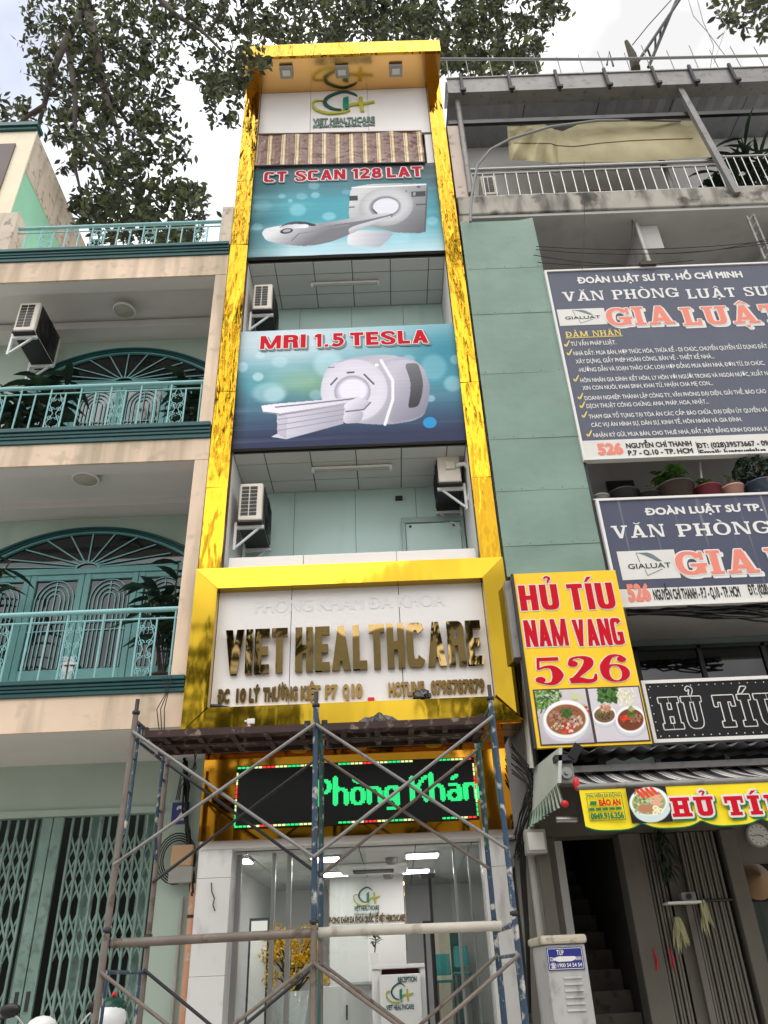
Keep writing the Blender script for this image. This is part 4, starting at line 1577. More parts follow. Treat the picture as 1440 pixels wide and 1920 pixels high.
# reception desk with emblem board
rd = thing('reception_desk', 'white reception desk with the clinic emblem on its front board', 'desk', (.1, 10.3, .3))
a, b = P(711, 1828, 10.3), P(788, 1826, 10.3)
MB().box(a.x, b.x, 10.3, 10.34, .3, a.z).build('front_board', M['desk'], rd, .005)
c, d = P(697, 1814, 10.5), P(796, 1808, 10.5)
MB().box(c.x, d.x, 10.36, 10.75, c.z - .02, c.z + .02).build('counter_top', M['desk'], rd, .004)
MB().box(c.x, c.x + .1, 10.38, 10.7, .3, c.z - .022).box(d.x - .06, d.x, 10.38, 10.7, .3, c.z - .022).build('side_panel', M['desk'], rd, .004)
MB().box(c.x + .11, d.x - .07, 10.6, 10.65, .3, c.z - .024).build('inner_panel', M['maroon'], rd)
e, f = P(724, 1885, 10.28), P(776, 1880, 10.28)
put_logo(rd, e.x, f.x, e.z + .02, 10.292, .01, [M['teallogo'], M['olive'], M['tealmid']])
mb = MB()
text_on(mb, 'VIET HEALTHCARE', e.x, f.x, e.z - .045, .045, 10.295, .03)
g0, g1 = P(746, 1838, 10.3), P(781, 1836, 10.3)
text_on(mb, 'RECEPTION', g0.x, g1.x, g0.z - .02, .05, 10.294, .03)
mb.build('lettering', M['teallogo'], rd)
q = P(703, 1810, 10.55)
pt = thing('potted_plant', 'small plant in a white square pot on the reception counter', 'plant', (q.x, 10.55, c.z + .02))
MB().hexa([(q.x - .04, 10.5, c.z + .021), (q.x + .04, 10.5, c.z + .021), (q.x + .05, 10.49, c.z + .15), (q.x - .05, 10.49, c.z + .15)],
          [(q.x - .04, 10.58, c.z + .021), (q.x + .04, 10.58, c.z + .021), (q.x + .05, 10.59, c.z + .15), (q.x - .05, 10.59, c.z + .15)]).build('pot', M['desk'], pt, .004)
mb, lf = MB(), MB()
mb.tube([(q.x, 10.54, c.z + .14), (q.x + .02, 10.54, c.z + .28), (q.x - .01, 10.54, c.z + .40)], .008, 5)
mb.build('stem', M['bark'], pt)
for k in range(40):
    a_ = random.random() * 6.28
    leaf_blade(lf, (q.x + random.uniform(-.03, .03), 10.54, c.z + random.uniform(.24, .42)), (math.cos(a_), math.sin(a_), random.uniform(-.1, .8)), random.uniform(.08, .15), .035)
lf.build('leaves', LEAFD, pt, fix=False)
# low cabinet left of it
lc = thing('low_cabinet', 'low white cabinet with a ledge under the logo wall', 'cabinet', (-.8, 11.2, .3))
a, b = P(600, 1850, 11.0), P(700, 1845, 11.0)
MB().box(a.x, b.x, 11.0, 11.55, .3, a.z).build('carcass', M['desk'], lc, .005)
MB().box(a.x + .35, b.x + .02, 10.9, 11.5, a.z + .002, a.z + .04).build('ledge', M['desk'], lc, .004)
MB().box((a.x + b.x) / 2 - .01, (a.x + b.x) / 2 + .01, 10.98, 10.998, a.z - .35, a.z - .2).build('handle', M['darksteel'], lc)
# yellow blossom tree in a tall glass vase
a = P(548, 1858, 10.0)
bt = thing('blossom_tree', 'yellow apricot blossom tree in a clear ribbed vase inside the window', 'plant', (a.x, 10, .3))
MB().lathe((a.x, 10, .3), [(.001, 0), (.13, .0), (.12, .35), (.15, .75), (.19, a.z - .3), (.17, a.z - .3), (.13, .75), (.1, .3), (.001, .2)], 18).build('vase', mat('vase_glass', (206, 212, 212), .12, var=.2, vscale=9), bt)
mb, lf = MB(), MB()
base = Vector((a.x, 10, a.z - .05))
for k in range(26):
    an = k * 2.4
    r = random.uniform(.18, .36)
    tip = base + Vector((r * math.cos(an), r * .8 * math.sin(an), random.uniform(.15, .62)))
    mid = (base + tip) / 2 + Vector((0, 0, .08))
    mb.tube([base, mid, tip], [.018, .01, .004], 5)
    for j in range(110):
        v = rnd_dir() * random.uniform(.01, .13)
        small_leaf(lf, tip + v, rnd_dir(), .03, .025)
mb.build('branches', M['bark'], bt)
lf.build('blossoms', LEAFY, bt, fix=False)
# whiteboard on a stand
wb = thing('whiteboard', 'dark framed whiteboard leaning by the left window', 'whiteboard', (-1.35, 9.9, .3))
a, b = P(468, 1722, 9.9), P(505, 1730, 9.9)
MB().box(a.x, b.x, 9.9, 9.94, .5, a.z).build('frame', M['darksteel'], wb, .004)
MB().box(a.x + .025, b.x - .02, 9.89, 9.899, .53, a.z - .03).build('board', M['lobbywall'], wb)
MB().bar((a.x + .03, 9.96, .3), (a.x + .03, 9.96, 1.2), .03, .03).bar((b.x - .03, 9.96, .3), (b.x - .03, 9.96, 1.2), .03, .03).build('leg', M['darksteel'], wb)
# corridor on the right: cream wall, tall teal chairs
a, b = P(812, 1745, 12.2), P(842, 1742, 12.2)
box('corridor_wall', mat('cream_corridor_wall', (238, 228, 204), .6), lobby, a.x, b.x, 12.2, 12.25, .3, a.z)
box('corridor_edge', M['teallogo'], lobby, b.x, b.x + .12, 12.15, 12.3, .3, a.z)
for px, py, lb in ((832, 1815, 'teal chair with thin metal legs in front of the cream corridor wall'), (866, 1800, 'teal chair half hidden behind the open glass door')):
    q = P(px, py, 11.4)
    t = thing('waiting_chair', lb, 'chair', (q.x, 11.4, .3), 'teal chairs in the lobby corridor')
    MB().hexa([(q.x - .1, 11.5, q.z - .08), (q.x + .1, 11.5, q.z - .08), (q.x + .09, 11.54, q.z + .16), (q.x - .09, 11.54, q.z + .16)], [(q.x - .1, 11.52, q.z - .08), (q.x + .1, 11.52, q.z - .08), (q.x + .09, 11.56, q.z + .16), (q.x - .09, 11.56, q.z + .16)]).build('backrest', M['tealplastic'], t, .008)
    MB().box(q.x - .11, q.x + .11, 11.25, 11.5, q.z - .16, q.z - .13).build('seat', M['tealplastic'], t, .008)
    for sx_ in (-.1, .1):
        for y in (11.27, 11.5):
            MB().tube([(q.x + sx_, y, .3), (q.x + sx_ * .9, y, q.z - .16)], .009, 6).build('leg', M['steel'], t)

# shopfront glass
sf = thing('glass_shopfront', 'frameless glass shopfront with an open door leaf across the clinic entrance', 'shopfront', (-.4, 8.85, .2))
for x0, x1 in ((-1.67, -1.12), (-1.11, -.3), (.42, .90)):
    MB().box(x0, x1, 8.93, 8.942, .3, LC).build('pane', M['glass'], sf)
dl = MB().quad((.35, 9.0, .32), (.62, 9.6, .32), (.62, 9.6, 2.38), (.35, 9.0, 2.38)).build('door_leaf', M['glass'], sf, fix=False)
a = P(796, 1690, 9.3)
b = P(805, 1640, 9.4)
MB().box(a.x - .035, a.x - .012, 9.28, 9.31, .9, 1.95).box(a.x + .04, a.x + .06, 9.28, 9.31, .9, 1.95).box(a.x - .012, a.x + .04, 9.28, 9.31, 1.92, 1.95).build('pull_handle', M['darksteel'], dl)
MB().box(b.x - .10, b.x + .06, 9.35, 9.45, b.z - .03, b.z + .01).box(b.x - .015, b.x + .015, 9.38, 9.41, .4, b.z - .03).build('patch_fitting', M['darksteel'], dl)
MB().box(-1.68, -1.62, 8.9, 8.96, .3, LC).box(-1.3, -1.26, 8.9, 8.96, .3, LC).box(-1.14, -1.09, 8.9, 8.97, .3, LC).build('mullion', M['steel'], sf, .003)
MB().box(.62, .645, 8.9, 8.96, .3, LC).box(.78, .80, 8.95, 9.0, .3, LC).build('mullion', M['steel'], sf, .003)

# ------------------------------------------------------------------ clinic signs
# big gold framed board
bs = thing('clinic_sign', 'big white sign board in a mitred gold mirror frame with gold letters', 'sign', (-.38, 7.95, 3.65))
oT, oB, bw = 5.58, 3.68, .25
Lx, Rx = CXL, CXR
fr = MB()
i = .262
e = .0035
yF = 7.93


def bevbar(o0, o1, i1, i0, n):
    """a mitred frame bar, its face sloping in a little"""
    mb = MB()
    f = [(o0[0], yF, o0[1]), (o1[0], yF, o1[1]), (i1[0], yF - n, i1[1]), (i0[0], yF - n, i0[1])]
    b = [(p[0], 8.1, p[2]) for p in f]
    mb.hexa(f, b)
    return mb.build('frame_bar', M['gold'], bs)


bevbar((Lx, oT), (Rx, oT), (Rx - i - e, oT - i), (Lx + i + e, oT - i), .01)
bevbar((Lx, oB), (Rx, oB), (Rx - i - e, oB + i), (Lx + i + e, oB + i), -.015)
bevbar((Lx, oB + e), (Lx, oT - e), (Lx + i, oT - i - e), (Lx + i, oB + i + e), .004)
bevbar((Rx, oB + e), (Rx, oT - e), (Rx - i, oT - i - e), (Rx - i, oB + i + e), .035)
mb = MB()
for a, b in ((Lx + i, -1.06), (-1.06, .17), (.17, Rx - i)):
    mb.box(a + .004, b - .004, 8.05, 8.1, oB + i - .02, oT - i + .02)
mb.build('board', M['white'], bs)
mb = MB()
for px in (573, 741):
    pass
L0, L1 = P(419, 1264, 8.0), P(907, 1246, 8.0)
LH = P(419, 1183, 8.0).z - P(419, 1263, 8.0).z
mb = MB()
block_on(mb, 'VIET', L0.x, P(538, 1258, 8).x, (L0.z + L1.z) / 2, LH, 8.0, thick=.045, gap=.075, w=.39, b=.19, jit=.006)
block_on(mb, 'HEALTHCARE', P(553, 1258, 8).x, L1.x, (L0.z + L1.z) / 2, LH, 8.0, thick=.045, gap=.075, w=.39, b=.19, jit=.006)
mb.v = [(x, y - .085 * (z - L0.z), z) for x, y, z in mb.v]
mb.build('raised_letters', M['bronze'], bs)
mb = MB()
zz = P(540, 1308, 8.02).z - .02
for tx, p0, p1 in (('ĐC', 407, 430), ('10', 442, 461), ('LÝ', 466, 487), ('THƯỜNG', 492, 558), ('KIỆT', 563, 601), ('P7', 609, 633), ('Q', 642, 655), ('10', 659, 680), ('HOTLINE', 729, 797), ('0795787879', 809, 911)):
    text_on(mb, tx, P(p0, 1308, 8.02).x, P(p1, 1304, 8.02).x, zz, .135, 8.028, .06, 10, .022)
mb.build('small_letters', M['bronzesm'], bs)
mb = MB()
text_on(mb, 'PHÒNG KHÁM ĐA KHOA', P(478, 1150, 8.04).x, P(835, 1140, 8.04).x, P(650, 1142, 8.04).z, .15, 8.047, .02, 4)
mb.build('old_letter_mark', mat('faint_letter_mark', (230, 226, 226), .36), bs)

# running-light display
ls = thing('led_display', 'long black LED board with green running text and a dotted light border', 'sign', (-.38, 8.48, 3.1))
MB().box(SX0, SX1, 8.47, 8.56, SZ0, SZ1).build('board', M['ledblack'], ls)
mb = MB()
X0 = P(592, 1510, 8.465).x
unit = (P(902, 1500, 8.465).x - X0) / 60.5
x = X0
zb = P(700, 1508, 8.465).z
vu = unit * .90
for ch in 'Phòng Khán':
    if ch == ' ':
        x += unit * 3.4
        continue
    g = smooth_bits(LED_GLYPHS[ch])
    h = len(g)
    dz = 2 if ch == 'g' else 0
    for r, row in enumerate(g):
        for c_, v in enumerate(row):
            if v == '#':
                cx_, cz_ = x + c_ * unit / 2, zb + (h - 1 - r - 2 * dz) * vu * .59
                mb.box(cx_, cx_ + unit * .45, 8.463, 8.469, cz_, cz_ + vu * .52)
    x += unit * (len(g[0]) / 2 + .7) * (.93)
mb.build('running_text', M['ledgreen'], ls)
mb = MB()
step = .045


def border(x0, x1, z0, z1, along):
    n = int(((x1 - x0) if along else (z1 - z0)) / step)
    for k in range(n):
        ph = (k // 3) % 4
        if along and (k % 24) > 17:
            continue
        mi = (0, 2, 1, 2)[ph] if ph else 0
        if along:
            mb.box(x0 + k * step, x0 + (k + .8) * step, 8.462, 8.469, z0, z1, m=mi)
        else:
            mb.box(x0, x1, 8.462, 8.469, z0 + k * step, z0 + (k + .8) * step, m=mi)


border(SX0 + .012, SX1 - .012, SZ1 - .028, SZ1 - .010, True)
border(SX0 + .012, SX1 - .012, SZ0 + .010, SZ0 + .028, True)
border(SX0 + .006, SX0 + .022, SZ0 + .03, SZ1 - .03, False)
border(SX1 - .022, SX1 - .006, SZ0 + .03, SZ1 - .03, False)
mb.build('light_border', [M['ledgreen'], M['ledred'], M['ledlime']], ls)

# emblem sign at the top
ts = thing('emblem_sign', 'raised clinic emblem with name on the white panel at the top', 'sign', (-.38, 8.08, 14.2))
a, b = P(586, 205, 8.08), P(701, 205, 8.08)
put_logo(ts, a.x - .02, b.x + .02, P(640, 212.5, 8.08).z, 8.07, .03, [M['teallogo'], M['olive'], M['tealmid']])
mb = MB()
text_on(mb, 'VIET HEALTHCARE', P(587, 227, 8.08).x, P(703, 226, 8.08).x, P(645, 229.5, 8.08).z, .15, 8.085, .05, 8, .012)
text_on(mb, 'INTERNATIONAL GENERAL CLINIC', P(587, 233, 8.08).x, P(703, 232, 8.08).x, P(645, 236, 8.08).z - .01, .08, 8.085, .04, 6, .012)
mb.build('raised_letters', M['sigtext'], ts)
for k, (px, py) in enumerate(((537, 133), (641, 132), (742, 130))):
    q = PZ(px, py, 15.49)
    t = thing('floodlight', ('square floodlight at the left end of the top soffit', 'square floodlight in the middle of the top soffit above the emblem', 'square floodlight at the right end of the top soffit')[k],
              'floodlight', (q.x, q.y, 15.44), 'floodlights under the gold top canopy')
    MB().box(q.x - .12, q.x + .12, q.y - .11, q.y + .11, 15.42, 15.48).build('housing', M['pvc'], t, .015)
    MB().box(q.x - .07, q.x + .07, q.y - .05, q.y + .05, 15.412, 15.419).build('lens', M['tubeoff'], t)
    MB().box(q.x - .02, q.x + .02, q.y - .02, q.y + .02, 15.48, 15.5).build('bracket', M['pvc'], t)

box('blind_pilaster', M['white'], clinic, 1.03, IR - .002, 8.105, 8.3, 13.22, 14.055)
# striped blind under the top panel
bl = thing('striped_blind', 'brown and cream striped roll blind hanging below the white top panel', 'blind', (-.4, 8.06, 13.2))
a0, a1, a2, a3 = P(484, 253, 8.06), P(790, 247, 8.06), P(797, 306, 8.06), P(478, 313, 8.06)
mb = MB()
nx, nz = 60, 12
vs = []
for j in range(nz + 1):
    for i_ in range(nx + 1):
        u, v = i_ / nx, j / nz
        p_ = (a0 * (1 - u) + a1 * u) * (1 - v) + (a3 * (1 - u) + a2 * u) * v
        vs.append((p_.x, 8.05 + .012 * math.sin(u * 60 + v * 3) * v + .012 * math.sin(v * 13 + u * 9) * math.sin(u * 21) + .03 * max(0, u - .6) * math.sin(v * 9 + u * 30), p_.z))
mb.add(vs, [(j * (nx + 1) + i_, j * (nx + 1) + i_ + 1, (j + 1) * (nx + 1) + i_ + 1, (j + 1) * (nx + 1) + i_) for j in range(nz) for i_ in range(nx)], True)
mb.build('cloth', mat_bands('striped_blind_cloth', [(0, (112, 74, 66)), (.30, (108, 70, 60)), (.42, (58, 42, 34)), (.47, (206, 176, 128)), (.56, (120, 90, 66)), (.60, (226, 204, 164)), (.72, (196, 164, 118)), (.78, (70, 52, 42)), (.82, (132, 96, 80))], 0, .235, .3, .8, 7), bl, fix=False)
MB().tube([a3 + Vector((0, -.01, 0)), a2 + Vector((0, -.01, 0))], .02, 8).build('bottom_bar', M['darksteel'], bl)
MB().tube([a0, a1], .025, 8).build('roller', M['brownedge'], bl)


# ------------------------------------------------------------------ printed banners
def fractal(w, h, seed, sx=1, sy=1):
    r = np.random.default_rng(seed)
    out = np.zeros((h, w))
    for o in range(2, 7):
        gx, gy = max(2, int(2 ** o * sx)), max(2, int(2 ** o * sy))
        g = r.random((gy + 1, gx + 1))
        yy, xx = np.linspace(0, gy - .001, h), np.linspace(0, gx - .001, w)
        yi, xi = yy.astype(int), xx.astype(int)
        fy, fx = (yy - yi)[:, None], (xx - xi)[None]
        v = g[yi][:, xi] * (1 - fy) * (1 - fx) + g[yi + 1][:, xi] * fy * (1 - fx) + g[yi][:, xi + 1] * (1 - fy) * fx + g[yi + 1][:, xi + 1] * fy * fx
        out += v / 2 ** (o - 1)
    return (out - out.min()) / (out.max() - out.min())


def mixc(a, b, t):
    return np.array(a, float) * (1 - t[..., None]) + np.array(b, float) * t[..., None]


# CT banner
C1 = Canvas(420, 210, quad=[(112, 765), (1090, 740), (1192, 1215), (75, 1250)])
t_ = C1.Y
s_ = np.clip((t_ - .0) / .42, 0, 1)
C1.a = mixc((66, 82, 90), (74, 164, 180), s_)
C1.a = C1.a * (1 - np.clip((t_ - .62) / .4, 0, 1)[..., None]) + np.array((206, 228, 236)) * np.clip((t_ - .62) / .4, 0, 1)[..., None]
k_ = np.clip((.22 - C1.X) / .22, 0, 1)
C1.put(np.clip(k_ * 1.1, 0, 1), (40, 92, 100), .75)
C1.put(np.clip((.30 - t_) / .3, 0, 1) * np.clip((C1.X - .5) / .3, 0, 1), (52, 54, 58), .8)
C1.put(np.clip((C1.X - .9) / .1, 0, 1) * np.clip(1 - t_, 0, 1), (56, 96, 104), .7)
fb = fractal(420, 210, 3, .25, 4)
C1.put((fb > .5) * (fb - .5) * 1.2, (235, 245, 250), .5)
for cx_, cy_, r1, r2, al in ((440, 855, 30, 20, .5), (265, 910, 20, 12, .6), (375, 912, 30, 18, .45), (450, 905, 24, 16, .7), (355, 985, 45, 32, .6), (312, 935, 13, 10, .6), (1105, 1050, 32, 22, .5), (530, 1020, 38, 22, .7), (130, 1075, 30, 20, .4), (620, 890, 26, 12, .4), (160, 960, 50, 30, .25), (930, 1140, 60, 40, .5), (510, 1190, 70, 30, .5)):
    C1.ell(cx_, cy_, r1, r2, (180, 226, 240), al * .75, .45)
C1.pgrad([(638, 885), (662, 862), (760, 849), (900, 845), (1050, 850), (1062, 872), (1072, 990), (1070, 1110), (1045, 1119), (900, 1113), (860, 1100), (640, 1060)], (212, 212, 214), (104, 106, 112), (740, 850), (1010, 1140))
C1.line((650, 868), (1050, 853), 4, (235, 235, 236))
C1.line((1060, 870), (1070, 1108), 4, (84, 86, 92))
C1.ell(842, 972, 148, 104, (176, 177, 182), .9, .06)
C1.ell(846, 965, 132, 92, (205, 206, 210), .9, .35)
C1.ell(838, 972, 84, 58, (120, 122, 130), .9, .2)
C1.ell(842, 970, 71, 46, (226, 226, 236), 1, .08)
C1.line((772, 985), (795, 1005), 3, (60, 62, 70))
C1.poly([(638, 912), (684, 910), (686, 936), (639, 938)], (52, 54, 60))
C1.poly([(976, 890), (1054, 888), (1055, 918), (978, 920)], (44, 46, 52))
C1.poly([(986, 895), (1000, 895), (1000, 912), (986, 912)], (150, 160, 170))
for a_, b_ in (((640, 972), (668, 971)), ((1010, 962), (1066, 960))):
    C1.line(a_, b_, 3, (70, 72, 78))
C1.ell(1013, 866, 10, 7, (90, 92, 98))
C1.ell(948, 888, 4, 4, (80, 80, 90))
C1.pgrad([(640, 1165), (640, 1120), (720, 1095), (900, 1110), (878, 1142), (830, 1190), (810, 1196), (650, 1184)], (236, 236, 240), (170, 174, 186), (640, 1100), (860, 1190))
C1.pgrad([(155, 1112), (172, 1086), (240, 1072), (330, 1062), (470, 1060), (640, 1035), (830, 1005), (886, 1010), (884, 1030), (720, 1082), (640, 1128), (560, 1160), (470, 1180), (380, 1186), (250, 1172), (180, 1152)], (226, 226, 230), (122, 122, 130), (300, 1060), (380, 1190))
C1.pgrad([(470, 1062), (640, 1034), (830, 1004), (884, 1010), (700, 1050), (480, 1075)], (150, 150, 158), (214, 214, 220), (470, 1060), (884, 1010))
C1.pgrad([(640, 1085), (870, 1020), (880, 1030), (740, 1080), (650, 1125)], (236, 236, 240), (160, 160, 168), (700, 1050), (720, 1110))
C1.line((325, 1155), (365, 1115), 3, (120, 120, 128))
C1.line((365, 1115), (640, 1070), 3, (140, 140, 148))
C1.pgrad([(250, 1082), (290, 1056), (340, 1046), (400, 1048), (470, 1068), (440, 1074), (400, 1066), (340, 1060), (280, 1078)], (90, 92, 100), (40, 42, 48), (250, 1050), (460, 1070))
C1.pgrad([(250, 1082), (300, 1064), (420, 1062), (415, 1084), (300, 1088)], (196, 196, 202), (240, 240, 244), (250, 1080), (420, 1070))
C1.ell(295, 1100, 36, 15, (44, 46, 52), 1, .15, -.15)
C1.ell(297, 1098, 24, 9, (170, 172, 178), 1, .3, -.15)
C1.a = 255 * (np.clip(C1.a, 0, 255) / 255) ** 1.08
C1.a *= (1 + .05 * (rng.random((210, 1)) - .5))[..., None]
bn = thing('ct_banner', 'printed banner of a CT scanner headed CT SCAN 128 LAT', 'banner', (-.36, 8.06, 12))
zT, zB = 13.2, 11.02
MB().box(IL, IR, 8.075, 8.13, zB, zT).build('backing', M['grout'], bn)
C1.panel('print', M['print_'], bn, (IL - .0, 8.07, zT), (IR, 8.07, zT), (IL, 8.07, zB), .004)
a, b = P(494, 341, 8.06), P(794, 332, 8.06)
for grow, m_, dx, y in ((.017, 'shadowgrey', .018, 8.0625), (.017, 'signwhite', 0, 8.0590), (0, 'crimson', 0, 8.0555)):
    mb = MB()
    for tx, p0, p1 in (('CT', 495, 537), ('SCAN', 554, 648), ('128', 661, 716), ('LAT', 726, 793)):
        x0, x1 = P(p0, 337, 8.06).x, P(p1, 337, 8.06).x
        block_on(mb, tx, x0, x1, (a.z + b.z) / 2, .27, y, grow=grow, dx=dx, dz=-dx, w=.33, b=.23, gap=.11)
    mb.build('lettering', M[m_], bn)

# MRI banner
C2 = Canvas(420, 280, quad=[(178, 398), (1200, 372), (1258, 925), (143, 952)])
t_ = C2.Y
C2.a = mixc((168, 202, 212), (86, 156, 172), np.clip((t_ - .1) / .35, 0, 1))
C2.a = C2.a * (1 - np.clip((t_ - .5) / .42, 0, 1)[..., None]) + np.array((44, 52, 84)) * np.clip((t_ - .5) / .42, 0, 1)[..., None]
C2.put(np.exp(-(((C2.X - .22) / .25) ** 2 + ((t_ - .1) / .2) ** 2)), (226, 232, 240), .8)
C2.put(np.exp(-(((C2.X - .95) / .2) ** 2 + ((t_ - .25) / .25) ** 2)), (40, 128, 150), .8)
C2.put(np.exp(-(((C2.X - .32) / .16) ** 2 + ((t_ - .48) / .12) ** 2)), (140, 172, 134), .75)
C2.put(np.clip((.06 - C2.X) / .06, 0, 1) * np.clip((t_ - .3) / .4, 0, 1), (20, 24, 36), .7)
fb = fractal(420, 280, 8, .2, 5)
C2.put(np.clip((fb - .5) * 2, 0, 1) * np.clip((t_ - .45) / .2, 0, 1), (120, 150, 172), .45)
for cx_, cy_, r1, r2, al in ((275, 512, 22, 16, .6), (368, 545, 38, 26, .45), (192, 566, 26, 24, .6), (266, 614, 26, 20, .8), (320, 690, 80, 46, .55), (345, 700, 50, 35, .5), (540, 702, 30, 24, .4), (600, 560, 70, 60, .6), (820, 430, 30, 26, .4), (1205, 545, 26, 22, .5), (1190, 660, 42, 36, .5), (1085, 728, 20, 16, .6), (980, 540, 30, 22, .4), (430, 620, 120, 50, .2), (1100, 580, 60, 60, .35)):
    C2.ell(cx_, cy_, r1, r2, (206, 236, 246), al * .8, .4)
C2.ell(1080, 840, 32, 26, (40, 150, 210), .95, .1)
C2.pgrad([(622, 552), (720, 527), (850, 516), (1000, 536), (1052, 580), (1082, 662), (1076, 740), (1052, 808), (1000, 832), (880, 847), (770, 842), (690, 830), (600, 780), (565, 690), (568, 640), (585, 590)], (210, 206, 220), (150, 148, 164), (700, 540), (1080, 780))
C2.pgrad([(622, 552), (720, 527), (850, 516), (945, 524), (850, 546), (700, 545)], (176, 176, 188), (198, 196, 208), (620, 550), (940, 524))
C2.pgrad([(862, 548), (990, 540), (1052, 580), (1082, 662), (1076, 740), (1052, 808), (880, 847), (910, 720)], (200, 197, 210), (134, 132, 150), (900, 600), (1070, 780))
C2.ell(722, 684, 158, 146, (216, 212, 226), .95, .03)
C2.ell(724, 690, 146, 134, (226, 222, 234), .8, .3)
for q0_, q1_ in (((850, 545), (905, 640)), ((905, 640), (905, 730)), ((905, 730), (868, 845))):
    C2.line(q0_, q1_, 7, (244, 242, 250))
C2.ell(714, 690, 86, 76, (160, 157, 174), .9, .08)
C2.ell(714, 690, 78, 68, (196, 192, 208), 1, .12)
C2.ell(716, 684, 68, 54, (236, 232, 248), 1, .2)
C2.pgrad([(960, 558), (1026, 558), (1044, 620), (1050, 660), (1044, 710), (1026, 765), (975, 773), (990, 690), (988, 640)], (120, 120, 124), (52, 52, 58), (980, 560), (1030, 770))
for a_, b_ in (((612, 655), (640, 625)), ((770, 610), (815, 655)), ((690, 600), (720, 598))):
    C2.line(a_, b_, 4, (84, 84, 96))
C2.ell(828, 566, 9, 7, (250, 250, 252))
C2.line((600, 574), (626, 573), 2.5, (120, 120, 134))
C2.pgrad([(358, 786), (680, 742), (672, 840), (404, 908), (333, 896), (362, 882)], (222, 219, 232), (178, 174, 192), (360, 780), (600, 880), rnd=0)
C2.pgrad([(360, 790), (408, 800), (404, 906), (362, 884)], (206, 203, 216), (186, 182, 198), (360, 790), (404, 900), rnd=0)
for dz_ in (26, 52, 78):
    C2.line((362, 790 + dz_), (674, 752 + dz_ * .85), 2, (150, 148, 164))
C2.pgrad([(284, 750), (350, 742), (745, 713), (760, 732), (362, 790), (292, 780)], (240, 238, 247), (214, 210, 224), (284, 750), (740, 720), rnd=0)
C2.pgrad([(362, 790), (760, 732), (758, 742), (364, 800)], (150, 147, 160), (176, 172, 186), (362, 790), (740, 740), rnd=0)
C2.line((350, 758), (740, 722), 3, (110, 108, 120))
C2.line((292, 780), (362, 789), 3, (140, 138, 150))
C2.pgrad([(670, 752), (745, 712), (802, 740), (762, 780), (684, 786)], (240, 238, 248), (190, 186, 202), (700, 720), (750, 786))
C2.line((684, 784), (768, 776), 3, (96, 94, 106))
C2.line((768, 776), (800, 742), 3, (96, 94, 106))
C2.pgrad([(672, 788), (770, 780), (756, 835), (672, 842)], (222, 220, 230), (176, 172, 188), (680, 790), (740, 840))
C2.a = 255 * (np.clip(C2.a, 0, 255) / 255) ** 1.0
C2.a *= (1 + .04 * (rng.random((280, 1)) - .5))[..., None]
bn = thing('mri_banner', 'printed banner of an MRI scanner headed MRI 1.5 TESLA', 'banner', (-.36, 8.06, 8.4))
zT, zB = 9.46, 7.38
MB().box(IL - .02, IR + .02, 8.075, 8.13, zB, zT).build('backing', M['grout'], bn)
C2.panel('print', M['print_'], bn, (IL - .015, 8.07, zT), (IR + .015, 8.07, zT), (IL - .015, 8.07, zB), .004)
a, b = P(487, 653, 8.06), P(806, 645, 8.06)
for grow, m_, dx, y in ((.016, 'shadowgrey', .028, 8.0625), (.016, 'signwhite', 0, 8.0590), (0, 'red', 0, 8.0555)):
    mb = MB()
    for tx, p0, p1 in (('MRI', 488, 573), ('1.5', 590, 644), ('TESLA', 657, 804)):
        x0, x1 = P(p0, 650, 8.06).x, P(p1, 650, 8.06).x
        block_on(mb, tx, x0, x1, (a.z + b.z) / 2, .25, y, grow=grow, dx=dx, dz=-dx, w=.33, b=.22, gap=.11)
    mb.build('lettering', M[m_], bn)

# tube lights on the recess ceilings
for px0, px1, py, z, lb in ((585, 735, 874, 7.35, 'thin tube light on the ceiling just below the MRI banner'), (583, 711, 529, 10.97, 'thin tube light on the ceiling just below the CT banner')):
    a, b = PZ(px0, py + 4, z), PZ(px1, py - 4, z)
    y = (a.y + b.y) / 2
    t = thing('tube_light', lb, 'tube light', ((a.x + b.x) / 2, y, z))
    MB().box(a.x, b.x, y - .03, y + .03, z - .045, z - .005).build('housing', M['tubeoff'], t, .008)
    MB().tube([(a.x + .04, y, z - .06), (b.x - .04, y, z - .06)], .016, 8).build('tube', M['lampoff'], t)
    MB().box(a.x, a.x + .035, y - .025, y + .025, z - .08, z - .046).box(b.x - .035, b.x, y - .025, y + .025, z - .08, z - .046).build('end_cap', M['tubeoff'], t)

# ------------------------------------------------------------------ scaffold
scf = thing('scaffold', 'worn blue and rusty two-lift tube scaffold standing before the clinic entrance', 'scaffold', (-.65, 7.1, .18))
YF, YB = 6.6, 7.6
FX = (-2.2, -.63, .895)
BX = (-2.165, -.665, .85)
J = 1.83
TOP = 3.36


